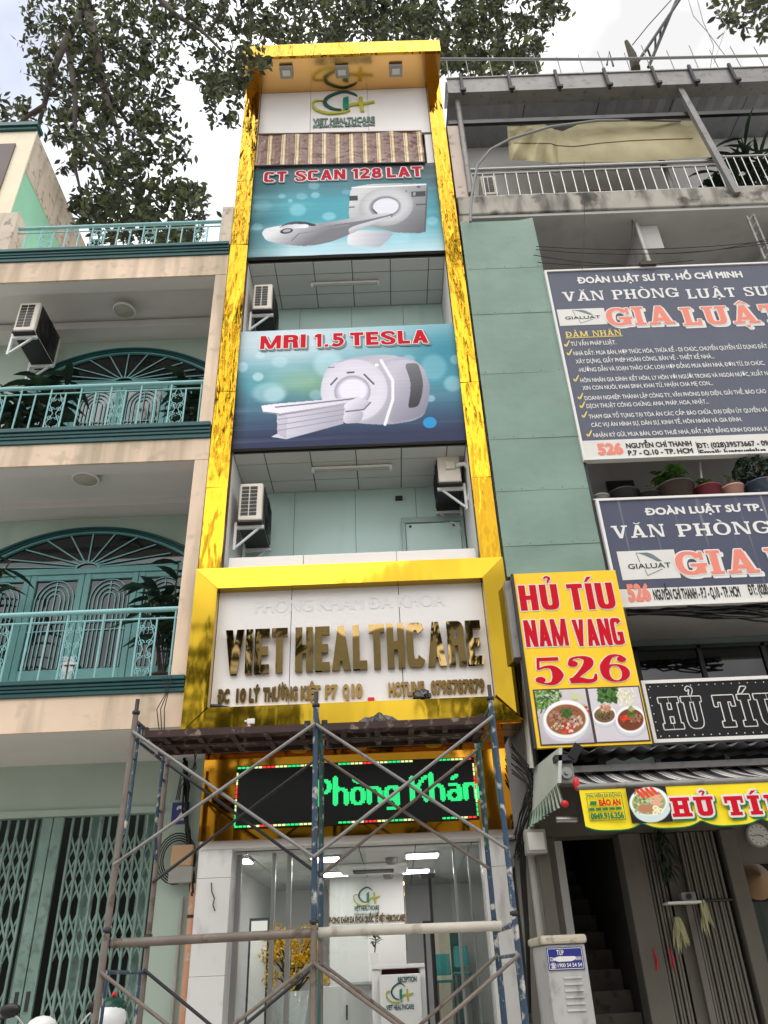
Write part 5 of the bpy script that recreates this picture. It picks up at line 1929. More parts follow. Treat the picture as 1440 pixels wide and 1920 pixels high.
def frame(fx, bx, z0, z1, m1, m2, pin, up):
    for x, y in ((fx, YF), (bx, YB)):
        lg = MB().tube([(x, y, z0), (x, y, z1)], .024, 10).build('leg', m1, scf)
        MB().tube([(x, y, z1 - .02), (x, y, z1 + .008), (x, y, z1 + .01), (x, y, z1 + .035), (x, y, z1 + .037), (x, y, z1 + pin)], [.018, .018, .033, .033, .018, .018], 10).build('joint_pin', M['darksteel'], lg)
    mb = MB()
    zt = z1 - .05
    mb.tube([(fx, YF, zt), (bx, YB, zt)], .021, 8)
    if up:
        mb.tube([(fx, YF, zt - .14), (bx, YB, zt - .14)], .014, 8)
        for (x, y, s) in ((fx, YF, 1), (bx, YB, -1)):
            y2 = y + s * .13
            xx = fx + (bx - fx) * ((y2 - YF) / (YB - YF))
            mb.tube([(xx, y2, zt - .02), (xx, y2, zt - .74), (x, y + s * .02, zt - 1.0)], .015, 8)
            for dz in (.3, .58):
                mb.tube([(x, y, zt - dz), (xx, y2, zt - dz)], .012, 6)
    else:
        mb.tube([(fx, YF, zt - .2), (bx, YB, zt - .2)], .014, 8)
        for (x, y, s) in ((fx, YF, 1), (bx, YB, -1)):
            y2 = y + s * .13
            mb.tube([(x, y2, zt - .2), (x, y2, zt - 1.3)], .014, 8)
    mb.build('end_frame', m2, scf)


m_low = (M['rusty'], M['scblue'], M['galv'])
m_up = (M['galv'], M['scblue'], M['rusty'])
for k in range(3):
    frame(FX[k], BX[k], .18, J - .02, (M['rusty'], M['rusty'], M['scblue'])[k], (M['scblue'], M['scgreen'], M['scblue'])[k], .06, False)
    frame(FX[k], BX[k], J + .02, TOP + .12, (M['rusty'], M['scblue'], M['scblue'])[k], (M['scblue'], M['scgreen'], M['scgreen'])[k], .14, True)


def brace(a, b, m):
    MB().tube([a, b], .014, 8).build('cross_brace', m, scf)


def bracepair(x0, x1, y, za, zb, m, o):
    brace((x0, y - o, za), (x1, y - o, zb), m)
    brace((x0, y - o - .026, zb), (x1, y - o - .026, za), m)


for k in range(2):
    bracepair(FX[k], FX[k + 1], YF, 3.33, 2.28, M['galv'], .03)
    bracepair(BX[k], BX[k + 1], YB, 3.30, 2.25, M['darksteel'] if k == 0 else M['rusty'], .03)
    bracepair(FX[k], FX[k + 1], YF, 1.56, .55, M['rusty'], .03)
    bracepair(BX[k], BX[k + 1], YB, 1.58, .55, M['darksteel'] if k == 0 else M['rusty'], .03)
MB().tube([(FX[0] + .03, YF + .05, 1.745), (FX[1] - .02, YF + .05, 1.76)], .033, 12).build('guard_pipe', M['rusty'], scf)
MB().tube([(FX[1] + .03, YF + .05, 1.762), (FX[2] - .1, YF + .05, 1.755)], .036, 12).build('guard_pipe', mat('whitewashed_pipe', (190, 184, 172), .7, var=.35, vscale=4, spots=.5, spotc=(120, 104, 88), spscale=7), scf)
for x0, x1 in ((FX[0], FX[1]), (FX[1], FX[2])):
    mb = MB()
    for y0 in (6.66, 6.99):
        mb.box(x0 + .06, x1 - .04, y0, y0 + .03, 3.30, 3.36).box(x0 + .06, x1 - .04, y0 + .28, y0 + .31, 3.30, 3.36)
        mb.box(x0 + .06, x1 - .04, y0 + .031, y0 + .279, 3.335, 3.35)
        for i in range(5):
            xx = x0 + .2 + i * .3
            mb.box(xx, xx + .05, y0 + .031, y0 + .279, 3.305, 3.334)
    mb.build('platform', M['brownsteel'], scf)
    mb = MB()
    for x in (x0 + .06, x1 - .09):
        for y in (6.7, 7.24):
            mb.box(x - .02, x + .03, y, y + .04, 3.29, 3.40)
    mb.build('platform_hook', M['darksteel'], scf)
mb = MB()
for k in range(3):
    for x, y in ((FX[k], YF), (BX[k], YB)):
        mb.box(x - .06, x + .06, y - .06, y + .06, .18, .19)
mb.build('base_plate', M['rusty'], scf)


# things lying about on the platform and frame ledge
def crumple(c, rx, ry, rz, seed):
    r = random.Random(seed)
    mb = MB()
    n, k = 18, 9
    vs = []
    for i in range(k + 1):
        for j in range(n):
            th = math.pi * i / k
            q = 1 + r.uniform(-.35, .3)
            vs.append((c[0] + rx * math.sin(th) * math.cos(2 * math.pi * j / n) * q, c[1] + ry * math.sin(th) * math.sin(2 * math.pi * j / n) * q, c[2] + max(rz * math.cos(th) * q, -rz * .3)))
    return mb.add(vs, [(i * n + j, i * n + (j + 1) % n, (i + 1) * n + (j + 1) % n, (i + 1) * n + j) for i in range(k) for j in range(n)])


q = P(708, 1345, 7.1)
tag(crumple((q.x, 7.1, 3.40), .17, .13, .13, 4).build('plastic_bag', M['bag']), 'large crumpled black plastic bag on the scaffold platform, wide and low', 'plastic bag')
q = P(793, 1318, 7.86)
tag(crumple((q.x, 7.97, 3.975), .09, .06, .075, 9).build('plastic_bag', M['bag']), 'small crumpled black plastic bag on the gold frame ledge below the phone number', 'plastic bag')
q = P(467, 1362, 7.15)
t = thing('spray_bottle', 'white spray bottle with a red trigger on the scaffold platform', 'spray bottle', (q.x, 7.15, 3.352))
MB().lathe((q.x, 7.15, 3.352), [(.001, 0), (.04, .0), (.042, .1), (.03, .13), (.014, .15), (.014, .17)], 14).build('bottle', M['lampoff'], t)
MB().box(q.x - .02, q.x + .05, 7.135, 7.165, 3.52, 3.57).box(q.x - .045, q.x - .02, 7.14, 7.16, 3.54, 3.56).build('spray_head', M['signwhite'], t, .005)
MB().bar((q.x - .01, 7.15, 3.52), (q.x - .03, 7.15, 3.455), .02, .015).build('trigger', M['red2'], t)
q = P(405, 1337, 7.95)
t = thing('heat_gun', 'black hand tool lying on the gold frame ledge at the left', 'tool', (q.x, 7.98, 3.95))
MB().tube([(q.x - .07, 7.99, 3.97), (q.x + .04, 7.99, 3.965)], .024, 10).build('body', M['black'], t)
MB().tube([(q.x + .04, 7.99, 3.965), (q.x + .13, 7.98, 3.952)], [.016, .006], 8).build('tip', M['darksteel'], t)
a, b = P(690, 1328, 8.03), P(702, 1318, 8.03)
t = tag(MB().box(a.x, b.x, 8.03, 8.045, 3.945, 4.01).build('paper_tag', M['red2']), 'small red paper tag on the ledge under the gold letters', 'tag')
mb = MB()
pts = [P(622 + 5 * i + 6 * math.sin(i * 2.3), 1324 + 5 * math.sin(i * 1.7) + i * .5, 8.02) for i in range(12)]
tag(mb.tube([(p.x, 8.0 + .02 * math.sin(i), max(p.z, 3.95)) for i, p in enumerate(pts)], .005, 5).build('string', M['signyel']), 'tangle of yellow string on the ledge under the address', 'string')

# ------------------------------------------------------------------ grey building on the right
gb = thing('grey_building', 'weathered grey concrete building with a roofed top balcony and law office boards', 'building', (4.5, 8.2, 0))
BX0, BX1 = 1.44, 10.5
box('balcony_slab', M['concrete'], gb, BX0, BX1, 8.0, 9.4, 11.76, 12.2, bevel=.02)
box('slab_underside', M['greywall'], gb, BX0 + .02, BX1, 8.04, 9.4, 11.70, 11.755)
for x in (4.35, 6.6):
    box('cross_beam', M['greywall'], gb, x, x + .3, 8.3, 9.28, 11.15, 11.698)
box('back_wall', M['greywall'], gb, BX0, BX1, 9.3, 9.4, 8.2, 11.69)
box('top_wall', M['whitewall'], gb, BX0, BX1, 9.0, 9.1, 12.2, 14.96)
box('end_pillar', M['concrete'], gb, BX0 - .01, 1.60, 8.02, 8.3, 11.0, 11.755)
box('end_pillar', mat('pinkish_render', (206, 190, 178), .85, var=.3, spots=.35), gb, BX0 - .01, 1.62, 8.02, 8.3, 12.2, 14.15)
box('gallery_wall', M['greywall'], gb, 2.5, BX1, 9.55, 9.65, 4.9, 8.2)
box('gallery_slab', M['greywall'], gb, BX0, BX1, 8.12, 9.65, 8.15, 8.4)
box('gallery_floor', M['greywall'], gb, BX0, BX1, 8.12, 9.65, 4.86, 5.05)
box('inner_wall', M['greywall'], gb, BX0, 2.5, 8.2, 8.3, 4.9, 11.4)
a, b = P(1135, 905, 9.54), P(1195, 940, 9.54)
box('gallery_window', M['darkglass'], gb, a.x, b.x, 9.5, 9.548, 5.6, a.z)
# shop storey
box('shop_upper_wall', mat('dim_blue_grey_wall', (126, 138, 140), .8, var=.2), gb, 2.3, BX1, 8.9, 9.0, 2.6, 4.858)
a, b = P(1185, 1222, 8.88), P(1425, 1218, 8.88)
w_ = MB().box(a.x, b.x + .3, 8.87, 8.898, 3.4, a.z).build('shop_window', M['darkglass'], gb)
mb = MB()
for x in (a.x, (a.x + b.x) / 2, b.x):
    mb.box(x, x + .05, 8.84, 8.869, 3.4, a.z + .04)
mb.box(a.x, b.x + .3, 8.84, 8.869, a.z, a.z + .05).build('window_frame', M['darksteel'], w_)
box('side_wall', M['pillar'], gb, BX0 - .03, 1.52, 8.2, 9.9, .18, 5.3)
S0, S1 = 1.64, 2.29
box('stair_jamb', M['pillar'], gb, 1.52, S0, 8.48, 8.7, .18, 2.62, bevel=.01)
box('door_pillar', M['pillar'], gb, S1, S1 + .22, 8.44, 8.7, .18, 2.62, bevel=.01)
box('shop_lintel', M['pillar'], gb, 1.52, BX1, 8.46, 8.8, 2.62, 3.2)
G = [P(px, 1560, 8.5).x for px in (1173, 1226, 1267, 1341, 1364)]
box('door_pillar', M['pillar'], gb, G[3] + .02, G[4] + .05, 8.44, 8.7, .18, 2.62, bevel=.01)
STW = mat('shaded_grimy_stair_wall', (46, 44, 42), .9, var=.5, vscale=3, spots=.5)  # wall colour holds the stairwell's shade on top of its grime
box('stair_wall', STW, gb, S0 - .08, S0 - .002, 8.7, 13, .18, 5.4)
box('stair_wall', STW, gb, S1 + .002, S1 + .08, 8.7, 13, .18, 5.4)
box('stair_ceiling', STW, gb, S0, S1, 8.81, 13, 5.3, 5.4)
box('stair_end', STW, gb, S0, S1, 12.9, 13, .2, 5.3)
for k in range(20):
    box('stair_step', M['stone'], gb, S0, S1, 7.75 + .25 * k, 7.75 + .25 * (k + 1) + .03, .182, .36 + .18 * k, bevel=.008)
box('shop_shade_sheet', M['darkin'], gb, G[4] + .05, BX1, 11.5, 11.6, .18, 2.62)
box('shop_shade_sheet', M['darkin'], gb, S1 + .09, G[4] + .04, 8.75, 8.8, .18, 2.62)

# accordion gate panels
ag = thing('accordion_gate', 'grey ribbed folding shop gate beside the dark staircase', 'gate', (2.9, 8.5, .18))
for x0, x1 in ((G[0] - .02, G[1] + .04), (G[2], G[3])):
    mb = MB()
    n = int((x1 - x0) / .034)
    for i in range(n):
        x = x0 + i * .034
        mb.box(x, x + .020, 8.47 + (.02 if i % 2 else 0), 8.53, .2, 2.61)
    mb.build('ribbed_panel', M['ribbed'], ag)
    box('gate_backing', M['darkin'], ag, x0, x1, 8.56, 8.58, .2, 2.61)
box('flat_panel', M['pillar'], ag, G[1] + .05, G[2] - .01, 8.52, 8.55, .2, 2.61)
box('flat_post', M['ribbed'], ag, G[2] - .07, G[2] - .01, 8.46, 8.515, .2, 2.0)
mb = MB()
z = P(1290, 1690, 8.45).z
MB().tube([(G[2] + .05, 8.45, z), (G[3], 8.45, z)], .012, 6).build('bar', M['darksteel'], ag)
# shelf with a small camera-like altar box, hanging greens and corn husks
q = P(1275, 1685, 8.4)
sh = thing('small_shelf', 'small white shelf holding a tin box on the folding gate', 'shelf', (q.x, 8.4, q.z))
MB().box(q.x - .16, q.x + .16, 8.28, 8.46, q.z - .05, q.z - .03).build('board', M['signwhite'], sh)
bx = thing('tin_box', 'small grey tin box with a round dark lens on the white gate shelf', 'box', (q.x + .05, 8.36, q.z))
MB().box(q.x - .01, q.x + .13, 8.31, 8.42, q.z - .029, q.z + .05).build('case', M['galv'], bx, .006)
MB().tube([(q.x + .06, 8.312, q.z + .01), (q.x + .06, 8.295, q.z + .01)], .025, 12).build('lens', M['black'], bx)
q = P(1245, 1600, 8.42)
t = thing('hanging_greens', 'dark spiky bunch of leaves hanging on the folding gate under the valance', 'plant', (q.x, 8.42, q.z))
lf = MB()
for k in range(150):
    c = Vector((q.x + random.gauss(0, .045), 8.40 + random.uniform(-.05, .03), q.z + random.uniform(-.2, .24)))
    leaf_blade(lf, c, (random.uniform(-1, 1), random.uniform(-.4, .1), random.uniform(-1, .3)), random.uniform(.08, .17), .018)
lf.build('leaves', LEAFD, t, fix=False)
for (px, py, lb) in ((1275, 1745, 'pale dried husks tied in a bunch below the tin box, hanging left'), (1322, 1712, 'pale dried husks tied in a bunch to the right of the tin box')):
    q = P(px, py, 8.4)
    lf = MB()
    for k in range(22):
        leaf_blade(lf, (q.x + random.uniform(-.025, .025), 8.43 - .002 * k, q.z + random.uniform(.02, .12)), (random.uniform(-.5, .5), random.uniform(-.3, 0), -1), random.uniform(.08, .2), .028, up=Vector((random.uniform(-.6, .6), 1, 0)))
    tag(lf.build('dried_husks', mat('dried_husk', (176, 172, 132), .8, var=.3), fix=False), lb, 'dried plant', 'dried husks hung on the folding gate')
for (px, py, lb) in ((1228, 1800, 'red ribbon knot with green leaves on the left ribbed gate panel'), (1258, 1798, 'long red ribbon on the gate beside the leafy knot')):
    q = P(px, py, 8.44)
    tag(MB().tube([(q.x, 8.44, q.z + .1), (q.x + .012, 8.43, q.z), (q.x - .006, 8.44, q.z - .09)], [.004, .011, .006], 6).build('ribbon', M['red']), lb, 'ribbon', 'ribbons on the folding gate')

# wall clock and straw hat
q = P(1421, 1566, 8.43)
ck = thing('wall_clock', 'round white wall clock on the pillar under the yellow valance', 'clock', (q.x, 8.43, q.z))
MB().disc_y((q.x, q.z), .115, .115, 8.42, 8.46, 28).build('rim', M['pvc'], ck)
MB().disc_y((q.x, q.z), .10, .10, 8.412, 8.419, 28).build('dial', M['signwhite'], ck)
mb = MB()
for k in range(12):
    a = 2 * math.pi * k / 12
    mb.bar((q.x + .075 * math.sin(a), 8.409, q.z + .075 * math.cos(a)), (q.x + .09 * math.sin(a), 8.409, q.z + .09 * math.cos(a)), .006, .003)
mb.bar((q.x, 8.408, q.z), (q.x + .045, 8.408, q.z - .02), .007, .003).bar((q.x, 8.406, q.z), (q.x - .07, 8.406, q.z - .01), .005, .003)
mb.build('hands', M['inkblack'], ck)
box('clock_board', M['pillar'], gb, q.x - .35, BX1, 8.462, 8.6, 2.3, 2.619)
q = P(1416, 1650, 8.9)
hh = tag(MB().lathe((q.x, 8.9, q.z), [(.19, -.02), (.12, .06), (.05, .13), (.001, .18)], 24).build('conical_hat', M['hat']), 'woven conical hat hanging in the dark shop opening', 'hat')
hh.rotation_euler = (0, 0, 0)
hh.data.transform(Matrix.Translation((q.x, 8.9, q.z)) @ Matrix.Rotation(R_(80), 4, 'X') @ Matrix.Translation((-q.x, -8.9, -q.z)))
tag(MB().box(G[4] + .2, BX1, 9.3, 9.32, .2, 2.0).build('shop_shutter', mat('dim_green_slats', (72, 84, 74), .7, var=.4, vscale=9, streak=.8, sc=(30, 34, 32), sscale=(14, 14, .2), sthr=.45)), 'dim green slatted shutter deep in the right shop opening', 'shutter')

# electrical cabinet
cb = thing('electrical_cabinet', 'grey street electrical cabinet with a blue enamel notice and louvres', 'cabinet', (1.4, 7.6, .18))
c0, c1 = P(1021, 1772, 7.4).x, P(1096, 1770, 7.4).x
ct = P(1060, 1768, 7.4).z
MB().box(c0, c1, 7.4, 8.1, .18, ct - .01).build('housing', M['cabinet'], cb, .012)
MB().box(c0 - .03, c1 + .02, 7.37, 8.14, ct - .006, ct + .06).build('top_cap', M['cabcap'], cb, .02)
s0, s1 = P(1029, 1830, 7.39), P(1095, 1772, 7.39)
np_ = MB().box(s0.x + .005, s1.x - .02, 7.388, 7.397, P(1060, 1819, 7.39).z, ct - .03).build('notice', M['bluesign'], cb, .002)
sx0, sx1 = s0.x + .005, s1.x - .02
zt_, zb_ = ct - .03, P(1060, 1819, 7.39).z
hgt = zt_ - zb_
mb = MB()
mb.box(sx0 + .008, sx1 - .008, 7.3865, 7.3875, zt_ - .011, zt_ - .007).box(sx0 + .008, sx1 - .008, 7.3865, 7.3875, zb_ + .007, zb_ + .011)
mb.box(sx0 + .007, sx0 + .011, 7.3865, 7.3875, zb_ + .012, zt_ - .012).box(sx1 - .011, sx1 - .007, 7.3865, 7.3875, zb_ + .012, zt_ - .012)
text_on(mb, 'TỦP', sx0 + hgt * .5, sx0 + hgt * .86, zt_ - .055, .034, 7.386, .03)
text_on(mb, '526', sx0 + .02, sx0 + .06, zb_ + .068, .026, 7.386, .03)
text_on(mb, 'THANH', sx1 - .085, sx1 - .02, zb_ + .068, .026, 7.386, .03)
text_on(mb, '☎:1900 54 54 54', sx0 + .02, sx1 - .02, zb_ + .022, .026, 7.386, .03)
mb.build('lettering', M['signwhite'], cb)
mb = MB()
pts = [(sx0 + .05, zb_ + .075), (sx0 + .06, zt_ - .075), (sx0 + .1, zt_ - .065), (sx1 - .07, zt_ - .068), (sx1 - .06, zb_ + .08), (sx1 - .10, zb_ + .062), (sx0 + .09, zb_ + .06)]
mb.prism(pts, 7.3835, 7.3855).build('scratched_patch', M['signwhite'], cb)
mb = MB()
zl = zb_ - .06
for k in range(6):
    mb.hexa([(c0 + .12, 7.385, zl - .045 * k), (c0 + .27, 7.385, zl - .045 * k), (c0 + .27, 7.4, zl + .014 - .045 * k), (c0 + .12, 7.4, zl + .014 - .045 * k)], [(c0 + .12, 7.402, zl - .006 - .045 * k), (c0 + .27, 7.402, zl - .006 - .045 * k), (c0 + .27, 7.402, zl + .012 - .045 * k), (c0 + .12, 7.402, zl + .012 - .045 * k)])
mb.build('louvre', M['cabinet'], cb)

# pipes and box by the staircase
for px, lb, m, r in ((1003, 'left grey downpipe between the marble jamb and staircase', 'pvc', .045), (1018, 'right grey downpipe with a red diamond sticker beside the staircase', 'pvc', .055)):
    q = P(px, 1650, 8.35)
    t = thing('downpipe', lb, 'pipe', (q.x, 8.35, .18))
    MB().tube([(q.x, 8.35, .2), (q.x, 8.35, 2.62)], r, 12).build('pipe', M[m], t)
    MB().tube([(q.x, 8.35, 1.4), (q.x, 8.35, 1.48)], r * 1.15, 12).build('coupling', M[m], t)
    if px == 1018:
        z = P(1020, 1722, 8.28).z
        MB().prism([(q.x - .045, z), (q.x, z + .09), (q.x + .045, z), (q.x, z - .09)], 8.285, 8.292).build('sticker', M['red'], t)
a, b = P(987, 1603, 8.2), P(1019, 1556, 8.2)
t = thing('junction_box', 'pale grey junction box at the top of the downpipes', 'box', (a.x, 8.2, a.z))
MB().box(a.x, b.x, 8.12, 8.3, a.z, b.z).build('case', M['pvc'], t, .01)
MB().box(a.x + .02, b.x - .02, 8.112, 8.119, a.z + .03, b.z - .03).build('lid', M['signpale'], t, .004)
mb = MB()
for k in range(10):
    mb.tube([P(960 + random.uniform(-4, 8), 1395 + k * 6, 8.25), P(985 + random.uniform(-10, 14), 1425 + k * 5, 8.1), P(1000 + random.uniform(-8, 8), 1450 + k * 9, 8.15), P(978 + random.uniform(-8, 8), 1500 + k * 8, 8.25), P(968 + random.uniform(-4, 4), 1560 + k * 6, 8.3)], .008, 5)
for k in range(4):
    mb.tube([P(972 + k * 4, 1560, 8.3), P(976 + k * 3, 1640, 8.32), P(985 + k * 2, 1740, 8.34), P(992 + k, 1900, 8.34)], .009, 5)
tag(mb.build('cable_tangle', M['wire']), 'tangled black cables in the gap right of the clinic entrance', 'cables')

# sheet metal cladding
cl = thing('sheet_cladding', 'tall pale green sheet metal cladding beside the right gold column', 'cladding', (2, 8, 5))
zs = [P(920, py, 8).z for py in (1085, 1028, 925, 827, 704, 592, 507, 418)]
for k, (a, b) in enumerate(zip(zs[:-1], zs[1:])):
    mb = MB()
    n = 10
    o1, o2 = random.uniform(-.006, .006), random.uniform(-.006, .006)
    vs = []
    for j in range(7):
        for i_ in range(n + 1):
            u, v = i_ / n, j / 6
            lift = .05 * max(0, u - .8) / .2 if (k == len(zs) - 2 and j == 6) else 0
            vs.append((1.425 + (2.57 - 1.425) * u, 7.97 + .012 * math.sin(u * 5 + k * 2) * math.sin(v * 3.1) - (.004 if v < .05 else 0) + o1 * .4 * u, a + (b - a) * v + lift))
    mb.add(vs, [(j * (n + 1) + i_, j * (n + 1) + i_ + 1, (j + 1) * (n + 1) + i_ + 1, (j + 1) * (n + 1) + i_) for j in range(6) for i_ in range(n)], True)
    mb.box(1.43, 2.565, 8.0, 8.06, a + .001, b - .001)
    mb.build('sheet_panel', M['sheet'], cl, fix=False)
mb = MB()
for z in zs[1:-1]:
    for i_ in range(5):
        mb.ball((1.5 + i_ * .25, 7.966, z + .03), .006, .006, .006, 6, 4)
mb.build('rivets', M['darksteel'], cl)
box('edge_angle', M['darksteel'], cl, 2.571, 2.61, 7.99, 8.1, 5.3, zs[-1] - .3)

# --- top balcony: railing, tarpaulin, gutter, roof
rl = thing('steel_railing', 'stainless steel railing along the weathered top balcony slab', 'railing', (3.6, 8.1, 12.2))
z1 = 12.98
MB().tube([(1.5, 8.08, z1), (5.86, 8.08, z1)], .03, 10).build('top_rail', M['steel'], rl)
MB().tube([(1.5, 8.08, z1 - .12), (5.86, 8.08, z1 - .12)], .018, 8).build('lower_rail', M['steel'], rl)
MB().tube([(1.5, 8.08, 12.27), (5.86, 8.08, 12.27)], .02, 8).build('bottom_rail', M['steel'], rl)
for k in range(24):
    x = 1.55 + k * .187
    MB().tube([(x, 8.08, 12.27), (x, 8.08, z1 - .12)], .014, 6).build('baluster', M['steel'], rl)
r2 = thing('steel_railing', 'closer-barred railing continuing right of the slanted post on the top balcony', 'railing', (7, 8.1, 12.2))
MB().tube([(6.0, 8.08, z1 + .1), (9.5, 8.08, z1 + .1)], .022, 8).build('top_rail', M['steel'], r2)
MB().tube([(6.0, 8.08, 12.27), (9.5, 8.08, 12.27)], .02, 8).build('bottom_rail', M['steel'], r2)
for k in range(26):
    x = 6.05 + k * .132
    MB().tube([(x, 8.08, 12.27), (x, 8.08, z1 + .1)], .011, 6).build('baluster', M['steel'], r2)

tp = thing('tarpaulin', 'khaki tarpaulin slung behind the top balcony railing', 'tarpaulin', (4, 8.2, 13))
tops = [(951, 237), (985, 236), (1022, 233), (1040, 243), (1055, 246), (1085, 233), (1130, 228), (1200, 227), (1298, 226)]
bots = [(955, 300), (1000, 302), (1040, 306), (1052, 304), (1100, 304), (1170, 304), (1240, 300), (1290, 296), (1334, 294)]
mb = MB()
nx, nz = 130, 30
vs = []


def tri(x):
    x = x % 1.0
    return 4 * abs(x - .5) - 1




def lerp_list(L_, u):
    f = u * (len(L_) - 1)
    i_ = min(int(f), len(L_) - 2)
    t = f - i_
    return (L_[i_][0] * (1 - t) + L_[i_ + 1][0] * t, L_[i_][1] * (1 - t) + L_[i_ + 1][1] * t)


for j in range(nz + 1):
    for i_ in range(nx + 1):
        u, v = i_ / nx, j / nz
        a, b = lerp_list(tops, u), lerp_list(bots, u)
        lf_ = max(0, .42 - u) / .42
        wv = (.10 * tri(u * 9 + v * 1.3 + .25 * math.sin(v * 3)) * (.4 + v) + .05 * math.sin(u * 31 - v * 4)) * lf_ + .02 * tri(u * 9 + v * .6) * (1 - v) + .03 * math.sin(u * 7) * math.sin(math.pi * v) - .05 * math.sin(math.pi * v)
        p_ = P(a[0] * (1 - v) + b[0] * v, a[1] * (1 - v) + b[1] * v, 8.25 + wv)
        vs.append(p_)
mb.add(vs, [(j * (nx + 1) + i_, j * (nx + 1) + i_ + 1, (j + 1) * (nx + 1) + i_ + 1, (j + 1) * (nx + 1) + i_) for j in range(nz) for i_ in range(nx)], True)
mb.build('cloth', M['tarp'], tp, fix=False)
mb = MB()
for t0, t1 in (((951, 237), (900, 232)), ((1298, 226), (1330, 210)), ((1334, 294), (1352, 300)), ((1052, 304), (1040, 330)), ((1140, 228), (1136, 206))):
    mb.tube([P(*t0, 8.25), P(*t1, 8.3)], .007, 5)
mb.build('tie_rope', M['greywire'], tp)
MB().tube([(vs[15 * (nx + 1) + k][0], vs[15 * (nx + 1) + k][1] - .006, vs[15 * (nx + 1) + k][2]) for k in range(4, nx - 3, 2)], .007, 5).build('seam', mat('tarp_seam', (112, 102, 76), .8), tp)
tag(MB().tube([P(882, 416, 7.85), P(884, 370, 7.85), P(895, 310, 7.82), P(920, 280, 7.8), P(958, 260, 7.8), P(1030, 238, 7.85), P(1121, 226, 7.95), P(1200, 225, 8.1), P(1276, 227, 8.2)], .022, 8).build('curved_conduit', M['greywire']),
    'grey conduit pipe arching up from the green cladding over the tarpaulin', 'pipe')

gt = thing('roof_gutter', 'galvanised roof gutter on steel brackets along the grey building roof edge', 'gutter', (5, 7.9, 15.2))
zg0, zg1 = P(1140, 163, 7.85).z, P(1140, 136, 7.85).z
MB().box(1.5, 9.8, 7.85, 7.86, zg0, zg1).box(1.5, 9.8, 7.862, 8.1, zg0, zg0 + .012).box(1.5, 9.8, 7.83, 7.848, zg1 - .03, zg1).build('trough', M['galv'], gt)
for px in (866, 957, 1047, 1141, 1234, 1306, 1384):
    x = P(px, 160, 7.82).x
    MB().box(x - .025, x + .025, 7.79, 7.83, zg0 - .12, zg1 + .06).box(x - .05, x + .05, 7.74, 7.785, zg0 - .1, zg0 - .04).build('bracket', M['darksteel'], gt)
rf = thing('roof_sheet', 'corrugated metal roof over the top balcony with silver foil on its edge', 'roof', (5, 8.6, 15.3))
mb = MB()
n = 110
vs = []
for i_ in range(n + 1):
    x = 1.5 + 8.3 * i_ / n
    dz = .018 * math.sin(i_ * 1.57)
    vs += [(x, 8.1, zg0 + .02 + dz), (x, 9.9, zg0 + .22 + dz), (x, 8.1, zg0 + .06 + dz), (x, 9.9, zg0 + .26 + dz)]
mb.add(vs, [(4 * i_, 4 * i_ + 4, 4 * i_ + 5, 4 * i_ + 1) for i_ in range(n)] + [(4 * i_ + 2, 4 * i_ + 3, 4 * i_ + 7, 4 * i_ + 6) for i_ in range(n)])
mb.build('sheet', M['roofsteel'], rf)
mb = MB()
vs = []
for i_ in range(121):
    x = 1.5 + 8.3 * i_ / 120
    vs += [(x, 7.9 + .02 * random.random(), zg1 + .0), (x, 7.95, zg1 + .10 + .05 * random.random()), (x, 8.5, zg1 + .13)]
mb.add(vs, [(3 * i_ + k, 3 * i_ + 3 + k, 3 * i_ + 4 + k, 3 * i_ + 1 + k) for i_ in range(120) for k in (0, 1)])
mb.build('foil', M['foil'], rf, fix=False)
q0 = P(1130, 218, 8.0)
MB().box(1.46, 9.8, 8.0, 8.06, q0.z - .06, q0.z + .04).build('purlin', M['black'], rf)
for px, y in ((856, 8.0), (1197, 8.5)):
    a = P(px, 180, y)
    MB().tube([(a.x, y, 12.25), (a.x, y, zg0 + .02)], .05, 10).build('post', M['galv'], rf)
MB().bar(P(1268, 156, 7.95), P(1382, 364, 7.95), .10, .08).build('slanted_post', M['galv'], rf)
for k in range(5):
    x = 2.9 + k * 1.35
    MB().tube([(x, 8.12, zg0 - .005), (x, 9.4, zg0 + .12)], .008, 5).build('seam_wire', M['darksteel'], rf)
# clutter on that balcony
ac3 = copy_tree(ac)
put_ac(ac3, (P(905, 335, 8.7).x, 8.3, 12.6), 'old air conditioner low behind the left end of the steel railing', .9)
q = P(1170, 325, 8.8)
tb = thing('upturned_table', 'dark red table turned on its side behind the steel railing', 'table', (q.x, 8.9, 12.2))
MB().hexa([(q.x - .75, 8.8, 13.3), (q.x + .5, 8.8, 13.28), (q.x + .5, 8.84, 12.95), (q.x - .3, 8.84, 13.0)], [(q.x - .75, 8.85, 13.3), (q.x + .5, 8.85, 13.28), (q.x + .5, 8.89, 12.95), (q.x - .3, 8.89, 13.0)]).build('tabletop', M['maroon'], tb)
for dx in (-.3, .4):
    MB().tube([(q.x + dx, 8.87, 13.0), (q.x + dx + .05, 8.87, 12.25)], .025, 8).build('leg', M['darksteel'], tb)
q = P(1060, 318, 8.8)
st = thing('stacked_crates', 'dark crate standing in the middle behind the steel railing', 'crate', (q.x, 8.8, 12.2))
mb = MB()
for k in range(6):
    mb.box(q.x - .3, q.x + .3, 8.7, 9.0, 12.25 + k * .15, 12.36 + k * .15)
for dx in (-.3, .27):
    mb.box(q.x + dx, q.x + dx + .03, 8.68, 9.02, 12.2, 13.15)
mb.build('slats', M['darksteel'], st)
box('balcony_window', M['darkglass'], gb, P(1095, 330, 8.98).x, P(1240, 330, 8.98).x, 8.96, 8.999, 12.3, 13.1)
box('balcony_window', M['darkglass'], gb, P(950, 330, 8.98).x, P(1030, 330, 8.98).x, 8.96, 8.999, 12.3, 13.0)
